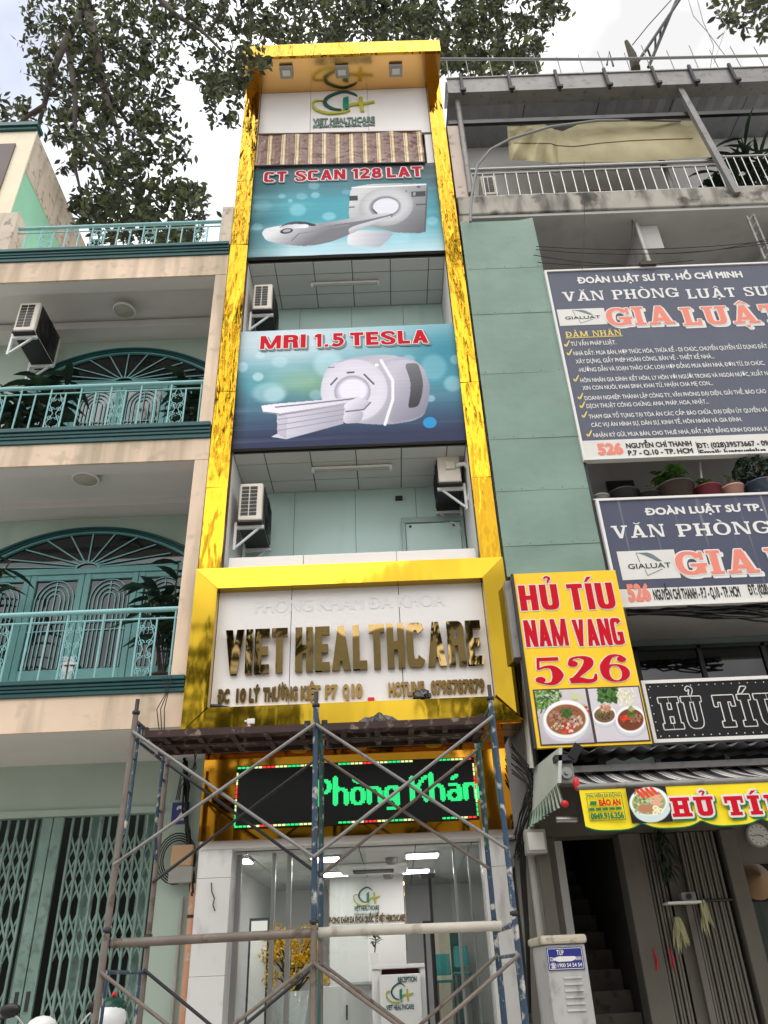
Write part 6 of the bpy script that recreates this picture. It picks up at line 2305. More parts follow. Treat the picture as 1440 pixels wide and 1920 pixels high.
pot_plant('large fern palm in a terracotta pot at the right end of the top balcony', 6.75, 8.6, 12.2, 1.6, 90, .75, .07, LEAFD, M['terracotta'], .22, .4, group=None)
pot_plant('broad leafy plant beside the fern palm on the top balcony', 6.2, 8.7, 12.2, .75, 40, .35, .14, LEAFD, M['terracotta'], .18, .3)

# roof line: pipe with stakes, broken mast, wires
t = thing('roof_pipe', 'long thin pipe on little stakes running above the silver roof edge', 'pipe', (5, 8.6, 16))
a, b = P(822, 111, 8.6), P(1440, 105, 8.6)
MB().tube([a, (a + b) / 2 + Vector((0, 0, -.06)), b + Vector((.4, 0, 0))], .03, 8).build('pipe', M['greywire'], t)
mb = MB()
for k in range(15):
    x = a.x + .15 + k * .45
    mb.tube([(x, 8.6, zg1 + .05), (x + random.uniform(-.06, .06), 8.6, a.z + random.uniform(-.1, .25))], .01, 5)
mb.build('stake', M['greywire'], t)
t = thing('lattice_mast', 'leaning dark lattice mast rising from the roof with a broken wooden stub', 'mast', (4.6, 9, 16))
Ym = 8.8
p1, p2 = (P(1278, -6, Ym), P(1196, 116, Ym)), (P(1270, -4, Ym + .1), P(1216, 126, Ym + .1))
mb = MB().tube(p1, .035, 8).tube(p2, .035, 8)
for f, g_ in ((.35, .5), (.5, .62), (.62, .78), (.8, .9)):
    mb.tube([p1[0].lerp(p1[1], f), p2[0].lerp(p2[1], g_)], .022, 6)
mb.tube([P(1186, 84, Ym), P(1215, 48, Ym), P(1262, -4, Ym)], .012, 6)
mb.build('lattice', M['darksteel'], t)
MB().tube([P(1192, 130, Ym - .05), P(1186, 105, Ym - .05), P(1174, 78, Ym - .05)], [.1, .085, .04], 8).build('wooden_stub', M['bark'], t)
mb = MB().tube([P(1138, 122, Ym), P(1142, 96, Ym), P(1150, 124, Ym)], .02, 6)
mb.build('bent_rod', M['darksteel'], t)
mb = MB()
mb.tube([P(1288, -10, 9), P(1300, 30, 9), P(1328, 62, 9), P(1360, 105, 9)], .009, 5)
mb.tube([P(1305, -10, 9), P(1318, 40, 9), P(1338, 85, 9), P(1332, 128, 9)], .009, 5)
mb.tube([P(1325, -10, 9.2), P(1362, 48, 9.2), P(1338, 120, 9.2)], .006, 5)
tag(mb.build('loose_cables', M['greywire']), 'thin loose cables hanging down to the roof right of the mast', 'cables')
for k, px in enumerate((1108, 1308, 1400)):
    q = P(px, 128, 8.7)
    lf = MB()
    for j in range(26):
        leaf_blade(lf, (q.x, 8.7, zg1 + .08), (random.uniform(-1, 1), random.uniform(-.5, .5), random.uniform(.3, 1.2)), random.uniform(.1, .3), .05)
    tag(lf.build('roof_weed', LEAFD, fix=False), ('small weed sprouting on the roof edge left of the mast', 'small weed sprouting on the roof edge below the loose cables', 'small weed at the right end of the silver roof edge')[k], 'weed', 'weeds on the roof edge')
# support rod and wires above the big board
mb = MB().tube([P(1187, 404, 8.3), P(1220, 498, 7.95)], .03, 8).build('support_rod', M['pvc'])
tag(mb, 'pale rod from the slab down to the top of the big law board', 'rod')
a = P(1217, 498, 7.93)
tag(MB().box(a.x - .14, a.x + .1, 7.88, 7.96, a.z - .02, a.z + .05).build('clamp_plate', M['terracotta']), 'reddish clamp plate on the top edge of the big law board', 'plate')
mb = MB()
mb.bar(P(1412, 402, 8.1), P(1446, 482, 7.95), .03, .03).bar(P(1400, 406, 8.1), P(1434, 486, 7.95), .03, .03)
for k in range(6):
    mb.bar(P(1412 + 6 * k, 402 + 14 * k, 8.08), P(1404 + 6 * k, 414 + 14 * k, 8.08), .015, .015)
tag(mb.build('lattice_bracket', M['galv']), 'short lattice bracket from slab to law board at the right edge', 'bracket')
mb = MB()
for (x0, y0, x1, y1, sg) in ((1005, 462, 1440, 452, 10), (1005, 468, 1440, 456, 14), (1008, 492, 1300, 488, 8), (1000, 478, 1230, 497, 6), (1230, 475, 1440, 448, 8)):
    pts = []
    for i_ in range(9):
        t_ = i_ / 8
        pts.append(P(x0 + (x1 - x0) * t_, y0 + (y1 - y0) * t_ + sg * 4 * t_ * (1 - t_), 7.92 + .03 * t_))
    mb.tube(pts, .006, 5)
mb.tube([P(1185, 405, 8.2), P(1186, 450, 8.15), P(1180, 505, 8.0)], .009, 5)
mb.tube([P(1095, 300, 7.86), P(1096, 400, 7.86), P(1092, 505, 7.86)], .005, 5)
tag(mb.build('sagging_wires', M['wire']), 'thin wires sagging along the top of the big law board', 'wires')


# --- law office boards
def sign_board(name, label, x0, x1, z0, z1, y, m, loc):
    t = thing(name, label, 'sign', loc)
    MB().box(x0, x1, y, y + .06, z0, z1).build('board', m, t)
    f = MB()
    e = .03
    f.box(x0 - e, x1 + e, y - .02, y + .07, z1, z1 + e).box(x0 - e, x1 + e, y - .02, y + .07, z0 - e, z0)
    f.box(x0 - e, x0, y - .02, y + .07, z0, z1).box(x1, x1 + e, y - .02, y + .07, z0, z1)
    f.build('frame', M['signwhite'], t)
    return t


Y1 = 7.95


def lw(px, py):
    return P(860 + px * .40278, 400 + py * .40278, Y1 - .003)


lx0 = 2.60
b1 = sign_board('law_office_sign', 'upper large navy law office board with a full list of services', lx0, 7.2, lw(600, 1142).z, lw(400, 275).z, Y1, M['signnavy'], (4.5, Y1, 8.6))
W_, Yl, Pk, Bk = MB(), MB(), MB(), MB()


def ln(mb, txt, x0, y0, x1, y1, cap, bold=.028, full=None, y=None, nd=6):
    a, b = lw(x0, y0), lw(x1, y1)
    c = lw(x0, y0 - cap)
    text_on(mb, txt, a.x, b.x, (a.z + b.z) / 2, c.z - a.z, y or Y1 - .003, bold, nd)


ln(W_, 'ĐOÀN LUẬT SƯ TP. HỒ CHÍ MINH', 552, 318, 1328, 305, 27, .045, nd=8)


def bk(mb, txt, x0, y0, x1, y1, cap, f, y, **k):
    a, b = f(x0, y0), f(x1, y1)
    c = f(x0, y0 - cap)
    block_on(mb, txt, a.x, b.x, (a.z + b.z) / 2, c.z - a.z, y, **k)


SER = dict(serif=True, w=.27, b=.13, gap=.1)
bk(W_, 'VĂN PHÒNG', 488, 405, 1028, 395, 44, lw, Y1 - .003, **SER)
bk(W_, 'LUẬT SƯ', 1068, 394, 1446, 386, 44, lw, Y1 - .003, **SER)
Wb = MB()
for g_, dx, dz, y_, tgt in ((.022, .03, -.035, Y1 - .002, Wb), (.022, 0, 0, Y1 - .006, Wb), (0, 0, 0, Y1 - .010, Pk)):
    bk(tgt, 'GIA', 696, 522, 1012, 519, 84, lw, y_, grow=g_ * .75, dx=dx, dz=dz, serif=True, w=.32, b=.17, gap=.1)
    bk(tgt, 'LUẬT', 1048, 518, 1520, 512, 84, lw, y_, grow=g_ * .75, dx=dx, dz=dz, serif=True, w=.32, b=.17, gap=.1)
Wb.build('letter_outline', M['signwhite'], b1)
bk(Yl, 'ĐẢM NHẬN', 500, 573, 760, 570, 25, lw, Y1 - .003, serif=True, w=.25, b=.13, gap=.1)
a, b = lw(498, 580), lw(766, 576)
Yl.box(a.x, b.x, Y1 - .004, Y1 - .001, a.z - .008, a.z + .004)
LN = [('TƯ VẤN PHÁP LUẬT.', 523, 615, 735, 612), ('NHÀ ĐẤT: MUA BÁN, HỢP THỨC HÓA, THỪA KẾ - DI CHÚC, CHUYỂN QUYỀN SỬ DỤNG ĐẤT,', 535, 655, 1446, 634),
      ('XÂY DỰNG, GIẤY PHÉP HOÀN CÔNG, BẢN VẼ - THIẾT KẾ NHÀ...', 545, 692, 1195, 682), ('-HƯỚNG DẪN VÀ SOẠN THẢO CÁC LOẠI HỢP ĐỒNG MUA BÁN NHÀ, ĐƠN TỪ, DI CHÚC,', 556, 730, 1430, 714),
      ('HÔN NHÂN GIA ĐÌNH: KẾT HÔN, LY HÔN VỚI NGƯỜI TRONG VÀ NGOÀI NƯỚC, XUẤT N', 566, 777, 1446, 764), ('XIN CON NUÔI, KHAI SINH, KHAI TỬ, NHẬN CHA MẸ CON...', 576, 815, 1188, 807),
      ('DOANH NGHIỆP: THÀNH LẬP CÔNG TY, VĂN PHÒNG ĐẠI DIỆN, GIẢI THỂ, BÁO CÁO', 586, 860, 1438, 847), ('DỊCH THUẬT CÔNG CHỨNG: ANH, PHÁP, HOA, NHẬT...', 595, 900, 1168, 892),
      ('THAM GIA TỐ TỤNG TẠI TÒA ÁN CÁC CẤP: BÀO CHỮA, ĐẠI DIỆN ỦY QUYỀN VÀ', 605, 945, 1446, 934), ('CÁC VỤ ÁN HÌNH SỰ, DÂN SỰ, KINH TẾ, HÔN NHÂN VÀ GIA ĐÌNH.', 617, 985, 1325, 977),
      ('NHẬN KÝ GỬI, MUA BÁN, CHO THUÊ NHÀ, ĐẤT, MẶT BẰNG KINH DOANH, K', 627, 1033, 1446, 1021)]
for k, (tx, x0, y0, x1, y1) in enumerate(LN):
    ln(W_, tx, x0, y0, x1, y1, 18, .022, nd=4)
    if k in (0, 1, 4, 6, 7, 8, 10):
        a, b, c = lw(x0 - 30, y0 - 6), lw(x0 - 22, y0 + 3), lw(x0 - 8, y0 - 24)
        mbv = sweep2([(a.x, a.z), (b.x, b.z), (c.x, c.z)], [.02, .025, .012], 4)
        Yl.add([(q[0], Y1 - .003, q[1]) for q in mbv[0]], mbv[1])
W_.build('lettering', M['signwhite'], b1, fix=False)
Yl.build('lettering', M['signyel'], b1, fix=False)
a, b = lw(588, 1062), lw(600, 1136)
MB().box(lx0 + .002, 7.19, Y1 - .004, Y1 - .0015, b.z - .01, a.z + .01).build('address_strip', M['signpale'], b1)
bk(Pk, '-', 0, 0, 1, 0, 1, lw, Y1 - .05) if False else None
ln(Pk, '526', 650, 1122, 770, 1119, 47, .06, y=Y1 - .006, nd=10)
Pk.build('red_lettering', M['signpink'], b1, fix=False)
for tx, x0, y0, x1, y1, cp in (('NGUYỄN CHÍ THANH', 780, 1090, 1088, 1086, 22), ('P.7 - Q.10 - TP. HCM', 790, 1124, 1095, 1119, 22), ('ĐT: (028)39573667 - 09', 1110, 1089, 1446, 1084, 22), ('Email: luatsugialua', 1124, 1120, 1438, 1117, 22)):
    ln(Bk, tx, x0, y0, x1, y1, cp, .045, y=Y1 - .006)
a, b = lw(1101, 1064), lw(1106, 1126)
Bk.box(a.x, a.x + .01, Y1 - .0065, Y1 - .0045, b.z, a.z)


def gialuat(bmk, t, f, x0, y0, x1, y1, yy, fs):
    a, b = f(x0, y1), f(x1, y0)
    MB().box(min(a.x, b.x), max(a.x, b.x), yy - .003, yy - .001, a.z, b.z).build('emblem_panel', M['signpale'], t)
    w_, h_ = b.x - a.x, b.z - a.z
    text_on(bmk, 'GIALUAT', a.x + .14 * w_, a.x + .88 * w_, a.z + .37 * h_, .17 * h_, yy - .005, .01, 3)
    m2 = MB()
    for k in range(4):
        s_ = sweep2([(a.x + (.34 + k * .05) * w_, a.z + .93 * h_), (a.x + (.48 + k * .04) * w_, a.z + .84 * h_), (a.x + (.68 + k * .02) * w_, a.z + .6 * h_)], [.004 * fs, .014 * fs, .008 * fs], 5)
        m2.add([(q[0], yy - .005, q[1]) for q in s_[0]], s_[1])
    for pts in ([(a.x + .33 * w_, a.z + .93 * h_), (a.x + .36 * w_, a.z + .6 * h_)], [(a.x + .42 * w_, a.z + .33 * h_), (a.x + .44 * w_, a.z + .12 * h_), (a.x + .72 * w_, a.z + .33 * h_)]):
        for p0, p1 in zip(pts[:-1], pts[1:]):
            m2.bar((p0[0], yy - .005, p0[1]), (p1[0], yy - .005, p1[1]), .007 * fs, .002)
    m2.build('emblem', M['shadowgrey'], t)


gialuat(Bk, b1, lw, 472, 440, 675, 524, Y1, 1)
Bk.build('black_lettering', M['inkblack'], b1, fix=False)
# second board
Y2 = 7.95


def l2(px, py):
    return P(920 + px * .36111, 900 + py * .36111, Y2 - .003)


zt2, zb2 = l2(540, 108).z - .01, l2(700, 655).z + .01
b2 = sign_board('law_office_sign', 'lower navy law office board streaked with pale stains', 2.645, 7.2, zb2, zt2, Y2, M['signstain'], (4.5, Y2, 5.6))
W_, Pk, Bk, Wb = MB(), MB(), MB(), MB()
a = l2(803, 180)
text_on(W_, 'ĐOÀN LUẬT SƯ TP.', a.x, l2(1415, 160).x, (a.z + l2(1415, 160).z) / 2, l2(803, 146).z - a.z, Y2 - .003, .045, 8)
bk(W_, 'VĂN', 636, 302, 912, 296, 66, l2, Y2 - .003, **SER)
bk(W_, 'PHÒNG', 975, 293, 1462, 278, 66, l2, Y2 - .003, **SER)
for g_, dx, dz, y_, tgt in ((.022, .03, -.035, Y2 - .002, Wb), (.022, 0, 0, Y2 - .006, Wb), (0, 0, 0, Y2 - .010, Pk)):
    bk(tgt, 'GIA', 975, 498, 1400, 480, 124, l2, y_, grow=g_ * .75, dx=dx, dz=dz, serif=True, w=.32, b=.17, gap=.1)
    bk(tgt, 'LUẬT', 1452, 476, 2085, 456, 124, l2, y_, grow=g_ * .75, dx=dx, dz=dz, serif=True, w=.32, b=.17, gap=.1)
W_.build('lettering', M['signwhite'], b2, fix=False)
Wb.build('letter_outline', M['signwhite'], b2, fix=False)
zs0 = (l2(665, 568).z + l2(1440, 530).z) / 2
MB().box(2.65, 7.19, Y2 - .004, Y2 - .0015, zb2 + .002, zs0 - .01).build('address_strip', M['signpale'], b2)
a = l2(718, 632)
text_on(Pk, '526', a.x, l2(838, 628).x, a.z + .01, .19, Y2 - .006, .06, 10)
Pk.build('red_lettering', M['signpink'], b2, fix=False)
a = l2(850, 620)
text_on(Bk, 'NGUYỄN CHÍ THANH - P.7 - Q.10 - TP. HCM', a.x, l2(1300, 605).x, a.z - .005, .12, Y2 - .006, .04)
text_on(Bk, 'ĐT: (028)', l2(1347, 605).x, l2(1452, 600).x, a.z + .01, .12, Y2 - .006, .04)
gialuat(Bk, b2, l2, 686, 360, 950, 520, Y2, 1.2)
Bk.build('black_lettering', M['inkblack'], b2, fix=False)
# planter ledge and pots between the boards
lg = thing('planter_ledge', 'narrow concrete ledge with white lattice edge above the lower law board', 'ledge', (4.5, 8.1, 6.4))
zl = l2(700, 92).z
MB().box(2.6, 7.4, 7.98, 8.4, zt2 + .04, zl).build('slab', M['concrete'], lg)
mb = MB()
for k in range(110):
    x = 2.62 + k * .035
    mb.bar((x, 7.97, zl - .06), (x + .03, 7.97, zl), .006, .006).bar((x + .03, 7.97, zl - .06), (x, 7.97, zl), .006, .006)
mb.box(2.6, 6.6, 7.965, 7.975, zl, zl + .012)
mb.build('lattice_edge', M['signpale'], lg)


def gx(px):
    return P(px, 925, 8.15).x


GP = 'potted plants on the ledge between the law boards'
pot_plant('pale squat pot with a low sprig at the left end of the ledge', gx(1124), 8.15, zl, .06, 12, .07, .03, LEAFG, M['pvc'], .11, .14, GP)
pot_plant('wide black bowl pot, the larger of two black ones on the ledge', gx(1168), 8.15, zl, .12, 12, .09, .03, LEAFD, M['potblack'], .19, .17, GP)
pot_plant('smaller black pot with wispy leaves next to the wide black bowl', gx(1213), 8.15, zl, .14, 12, .10, .02, LEAFG, M['potblack'], .15, .13, GP)
pot_plant('round brown basket with a bushy bright green plant on the ledge', gx(1268), 8.15, zl, .28, 110, .17, .075, LEAFG, M['terracotta'], .22, .24, GP, spread=2.0)
pot_plant('plum pot with a low green plant left of the pink pot', gx(1328), 8.15, zl, .12, 40, .12, .05, LEAFG, M['potplum'], .16, .2, GP)
pot_plant('pink pot with a thin flowering stalk on the ledge', gx(1376), 8.15, zl, .3, 14, .08, .03, LEAFG, M['potpink'], .13, .2, GP)
t = pot_plant('blue glazed pot with a dense clipped bonsai at the right edge', gx(1430), 8.15, zl, .15, 20, .1, .03, LEAFD, M['potblue'], .2, .22, GP)
lf = MB()
for k in range(700):
    v = rnd_dir()
    small_leaf(lf, (gx(1425) + v.x * .24, 8.15 + v.y * .2, zl + .46 + v.z * .14 + .04 * math.sin(v.x * 9)), rnd_dir(), .05, .03)
lf.build('canopy', LEAFD, t, fix=False)
tag(MB().tube([P(1313, 868, 8.25), P(1316, 905, 8.2)], .013, 6).build('white_stake', M['signwhite']), 'thin white stake standing behind the plum pot', 'stake')
# dark bundle of cables under the lower board
mb = MB()
for k in range(14):
    pts = []
    o = random.uniform(-6, 6)
    for i_ in range(8):
        t_ = i_ / 7
        pts.append(P(1175 + 275 * t_, 1147 + o + 14 * math.sin(t_ * 3 + k) * t_ + random.uniform(-2, 2), 8.0 + random.uniform(-.05, .1)))
    mb.tube(pts, .012, 5)
tag(mb.build('cable_bundle', M['wire']), 'thick bundle of black cables running under the lower law board', 'cables')

# --- yellow noodle shop sign
Yy = 7.72


def ly(px, py):
    return P(920 + px * .36111, 900 + py * .36111, Yy - .003)


yx0, yx1 = (P(960, 1075, Yy).x + P(1010, 1402, Yy).x) / 2, (P(1153, 1070, Yy).x + P(1224, 1395, Yy).x) / 2
yz1, yz0 = (P(960, 1075, Yy).z + P(1153, 1070, Yy).z) / 2, (P(1010, 1402, Yy).z + P(1224, 1395, Yy).z) / 2
ys = thing('noodle_sign', 'tall yellow noodle shop sign with red lettering and two food photos', 'sign', ((yx0 + yx1) / 2, Yy, yz0))
MB().box(yx0, yx1, Yy, Yy + .05, yz0, yz1).build('board', M['yellow'], ys)
Wb, Rd = MB(), MB()
for mb_, g_, y_ in ((Wb, .012, Yy - .002), (Rd, 0, Yy - .006)):
    for tx, x0, y0, x1, y1, cp in (('HỦ', 158, 678, 362, 674, 132), ('TÍU', 412, 674, 655, 670, 136), ('NAM', 186, 866, 408, 862, 140), ('VANG', 442, 862, 700, 858, 140)):
        bk(mb_, tx, x0, y0, x1, y1, cp, ly, y_, grow=g_, w=.38, b=.17, gap=.06 if tx in ('NAM', 'VANG') else .10)
    pc, W5 = digits526()
    a, b, c = ly(232, 1058), ly(738, 1050), ly(232, 918)
    sx = (b.x - a.x) / W5
    if g_:
        pc = fat(pc, g_ / sx, 8)
    place2d(mb_, pc, a.x, (a.z + b.z) / 2, sx, c.z - a.z, y_, 0, .003)
Wb.build('letter_outline', M['signwhite'], ys, fix=False)
Rd.build('red_lettering', M['red'], ys, fix=False)


def bowl(C, cx, cy, r, seed, toppings, k=.86, soup=(150, 96, 60)):
    rr = random.Random(seed)
    C.ell(cx + r * .05, cy + r * .25, r * 1.12, r * 1.0 * k, (196, 194, 200), .8, .12)
    C.ell(cx, cy + r * .14, r, r * k, (216, 216, 222), 1, .04)
    C.ell(cx, cy, r, r * k * .95, (246, 245, 246), 1, .04)
    C.ell(cx, cy + r * .02, r * .86, r * .76 * k, soup, 1, .06)
    for c, n, x0, y0, s_, sz in toppings:
        for _ in range(n):
            a, d = rr.random() * 6.28, rr.random() ** .5 * s_
            v = rr.uniform(.75, 1.15)
            C.ell(cx + (x0 + d * math.cos(a)) * r, cy + (y0 + d * math.sin(a) * .8) * r * k, sz * r * rr.uniform(.6, 1.2), sz * r * rr.uniform(.4, .9), tuple(min(255, q * v) for q in c), .9, .3, rr.random() * 3)


PH1 = Canvas(110, 98, (214, 204, 210), quad=[(228, 1090), (488, 1082), (540, 1358), (262, 1364)])
PH1.a *= (1 - .12 * PH1.Y)[..., None]
rr = random.Random(5)
for _ in range(160):
    PH1.ell(rr.uniform(225, 370), rr.uniform(1085, 1180) if rr.random() < .7 else rr.uniform(1100, 1230), 14, 4, rr.choice([(70, 120, 44), (106, 150, 66), (44, 84, 30), (150, 180, 104)]), .9, .3, rr.random() * 3)
for _ in range(10):
    PH1.ell(rr.uniform(410, 480), rr.uniform(1110, 1170), 14, 9, rr.choice([(176, 190, 110), (206, 212, 150)]), .9, .2)
for _ in range(8):
    PH1.ell(rr.uniform(490, 520), rr.uniform(1170, 1230), 10, 8, (190, 50, 40), .9, .2)
bowl(PH1, 390, 1235, 118, 3, [((172, 128, 104), 60, -.35, -.1, .4, .07), ((206, 172, 156), 30, .45, .1, .3, .09), ((60, 104, 44), 60, .02, -.3, .26, .06), ((96, 64, 48), 40, 0, -.1, .6, .04), ((206, 66, 44), 24, .05, .45, .3, .1), ((238, 214, 206), 10, .1, .4, .3, .07), ((210, 196, 170), 20, -.4, .35, .25, .05)])
PH2 = Canvas(110, 98, (216, 208, 214), quad=[(505, 1080), (766, 1072), (822, 1348), (548, 1356)])
for _ in range(150):
    PH2.ell(rr.uniform(560, 660), rr.uniform(1080, 1150), 12, 6, rr.choice([(52, 90, 40), (84, 124, 56), (36, 66, 28)]), .9, .3, rr.random() * 3)
for _ in range(120):
    PH2.ell(rr.uniform(660, 740), rr.uniform(1088, 1165), 14, 3, rr.choice([(226, 220, 196), (206, 200, 170), (240, 236, 220)]), .9, .3, rr.random() * 3)
bowl(PH2, 590, 1215, 62, 4, [((176, 120, 90), 40, 0, -.6, .5, .13), ((214, 168, 140), 24, .1, -.7, .5, .12), ((70, 60, 40), 30, 0, .1, .5, .08), ((96, 124, 60), 16, -.3, -.2, .4, .08)], .82, (120, 92, 64))
bowl(PH2, 725, 1240, 78, 6, [((176, 126, 100), 40, .3, -.1, .4, .08), ((206, 62, 44), 22, -.4, -.05, .26, .11), ((74, 120, 50), 36, .05, -.35, .25, .08), ((120, 58, 30), 30, 0, .35, .5, .07), ((190, 200, 120), 16, .05, -.75, .2, .08)], .95, (120, 64, 40))
for C_, q in ((PH1, [(228, 1090), (540, 1365)]), (PH2, [(505, 1080), (820, 1352)])):
    tl, br = ly(*q[0]), ly(*q[1])
    bl_ = ly(q[0][0] + (34 if C_ is PH1 else 44), q[1][1])
    tr = ly(q[1][0] - 52, q[0][1] - 6)
    x0, x1 = (tl.x + bl_.x) / 2, (br.x + tr.x) / 2
    C_.panel('food_photo', M['print2'], ys, (x0, Yy - .006, tl.z - .01), (x1, Yy - .006, tl.z - .01), (x0, Yy - .006, br.z + .005))
    e = .014
    MB().box(x0 - e, x1 + e, Yy - .0045, Yy - .002, br.z + .005 - e, tl.z - .01 + e).build('photo_border', M['terracotta'], ys)
box('bracket_box', M['galv'], ys, yx0 - .10, yx0 - .012, Yy + .06, 8.0, yz1 - .95, yz1 - .05)
box('side_frame', M['darksteel'], ys, yx0 - .03, yx0 - .004, Yy - .01, Yy + .07, yz0, yz1)
a = yz0
MB().bar((yx0 + .1, Yy + .06, yz0 + .1), (yx0 + .1, 8.4, yz0 + .2), .04, .04).bar((yx1 - .1, Yy + .06, yz0 + .1), (yx1 - .1, 8.4, yz0 + .2), .04, .04).build('bracket', M['darksteel'], ys)
# pale board behind the sign's left edge
t = tag(MB().hexa([P(978, 1225, 8.3), P(985, 1440, 8.3), P(1000, 1440, 7.9), P(972, 1210, 7.9)], [P(980, 1225, 8.34), P(987, 1440, 8.34), P(1002, 1440, 7.93), P(974, 1210, 7.93)]).build('edge_board', M['signpale']), 'narrow pale board edge between the gold frame and yellow sign', 'board')

# --- black light sign with outlined letters
Yk = 7.85
ka, kb = P(1210, 1283, Yk), P(1229, 1387, Yk)
kx0, kz1, kz0 = (ka.x + kb.x) / 2, ka.z, kb.z
ks = thing('outline_light_sign', 'black light sign with white dotted outline letters in a white frame', 'sign', (3.6, Yk, kz0))
MB().box(kx0, 5.6, Yk, Yk + .08, kz0, kz1).build('board', M['signblack'], ks)
f = MB()
e = .035
f.box(kx0 - e, 5.63, Yk - .02, Yk + .09, kz1, kz1 + e).box(kx0 - e, 5.63, Yk - .02, Yk + .09, kz0 - e, kz0).box(kx0 - e, kx0, Yk - .02, Yk + .09, kz0, kz1)
f.build('frame', M['signwhite'], ks)
mb = MB()
for x in np.arange(kx0 + .05, 5.6, .085):
    for z in (kz0 + .03, kz1 - .03):
        mb.ball((x, Yk - .004, z), .007, .005, .007, 6, 4)
for z in np.arange(kz0 + .09, kz1 - .05, .085):
    mb.ball((kx0 + .03, Yk - .004, z), .007, .005, .007, 6, 4)
mb.build('bulb_dots', M['signwhite'], ks)
Wb, Bk = MB(), MB()
a, b = ly(892, 1300), ly(892, 1135)
for mb_, g_, y_ in ((Wb, .012, Yk - .002), (Bk, 0, Yk - .006)):
    zc = kz0 + .10
    h_ = (kz1 - kz0) * .56
    for tx, p0, p1 in (('HỦ', 1240, 1320), ('TÍU', 1344, 1470)):
        block_on(mb_, tx, P(p0, 1340, Yk).x, P(p1, 1340, Yk).x, zc, h_, y_, grow=g_, serif=True, w=.34, b=.2, gap=.14, sh=.16)
Wb.build('letter_outline', M['signpale'], ks, fix=False)
Bk.build('letter_fill', M['signblack'], ks, fix=False)

# --- corrugated canopy, striped awning with yellow valance
cc = thing('corrugated_canopy', 'dark corrugated metal canopy strip under the black light sign', 'canopy', (3.6, 8, 3.2))
mb = MB()
vs = []
n = 120
xs0 = P(1035, 1405, 7.6).x
zc0 = P(1200, 1402, 7.5).z
for i_ in range(n + 1):
    x = xs0 + (6 - xs0) * i_ / n
    dz = .022 * math.sin(i_ * 1.2)
    vs += [(x, 7.5, zc0 + dz), (x, 8.45, zc0 + .12 + dz)]
mb.add(vs, [(2 * i_, 2 * i_ + 2, 2 * i_ + 3, 2 * i_ + 1) for i_ in range(n)], True)
o = mb.build('sheet', mat('dark_corrugated_sheet', (84, 84, 86), .6, metal=.3, var=.4), cc, fix=False)
md = o.modifiers.new('solid', 'SOLIDIFY')
md.thickness = .004
box('rail', M['galv'], cc, xs0, 6, 7.7, 7.74, zc0 - .16, zc0 - .10)

Yv = 6.95
va, vb = P(1084, 1474, Yv), P(1440, 1464, Yv)
vz1 = (va.z + vb.z) / 2
vz0 = P(1100, 1560, Yv).z
aw = thing('striped_awning', 'black and white striped awning with a yellow scalloped valance', 'awning', (3.2, 7.4, 2.6))
top = P(1080, 1434, 8.1)
vx1 = 5.2
mb = MB()
nx, ny = 60, 10
vs = []
for j in range(ny + 1):
    for i_ in range(nx + 1):
        u, v = i_ / nx, j / ny
        vs.append((va.x + (vx1 - va.x) * u, Yv + (8.15 - Yv) * v, vz1 + .02 + (top.z - vz1 - .02) * v - .05 * math.sin(math.pi * v) + .012 * math.sin(u * 44 + v * 2) * math.sin(math.pi * v)))
mb.add(vs, [(j * (nx + 1) + i_, j * (nx + 1) + i_ + 1, (j + 1) * (nx + 1) + i_ + 1, (j + 1) * (nx + 1) + i_) for j in range(ny) for i_ in range(nx)], True)
mb.build('cloth', mat_bands('black_white_awning_cloth', [(0, (40, 40, 44)), (.42, (222, 218, 212)), (.52, (40, 40, 44)), (.58, (222, 218, 212)), (.64, (40, 40, 44)), (.70, (216, 212, 206)), (.80, (40, 40, 44)), (.86, (120, 118, 116))], 0, .17, .7, .3, 4), aw, fix=False)
MB().tube([(va.x - .02, Yv, vz1 + .0), (vx1, Yv, vz1 + .0)], .028, 10).build('front_bar', M['galv'], aw)
mb = MB()
n = 160
vs = []
for i_ in range(n + 1):
    x = va.x + (vx1 - va.x) * i_ / n
    s_ = ((x - va.x) / .50 + .05) % 1.0
    sc_ = .05 * (1 - math.sin(math.pi * min(1, s_))) ** 2.0
    for k in range(7):
        v = k / 6
        vs.append((x, Yv - .01 - .02 * v + .010 * math.sin(x * 14) * v, vz1 - .025 + (vz0 + sc_ - vz1 + .025) * v))
mb.add(vs, [(7 * i_ + k, 7 * i_ + 7 + k, 7 * i_ + 8 + k, 7 * i_ + 1 + k) for i_ in range(n) for k in range(6)], True)
vl = mb.build('valance', M['lemon'], aw, fix=False)
mb = MB()
mb.tube([(vs[7 * i_ + 6][0], vs[7 * i_ + 6][1], vs[7 * i_ + 6][2]) for i_ in range(n + 1)], .006, 5).build('valance_trim', M['green'], aw)


def l3(px, py):
    return P(920 + px * .36111, 1380 + py * .36111, Yv - .035)


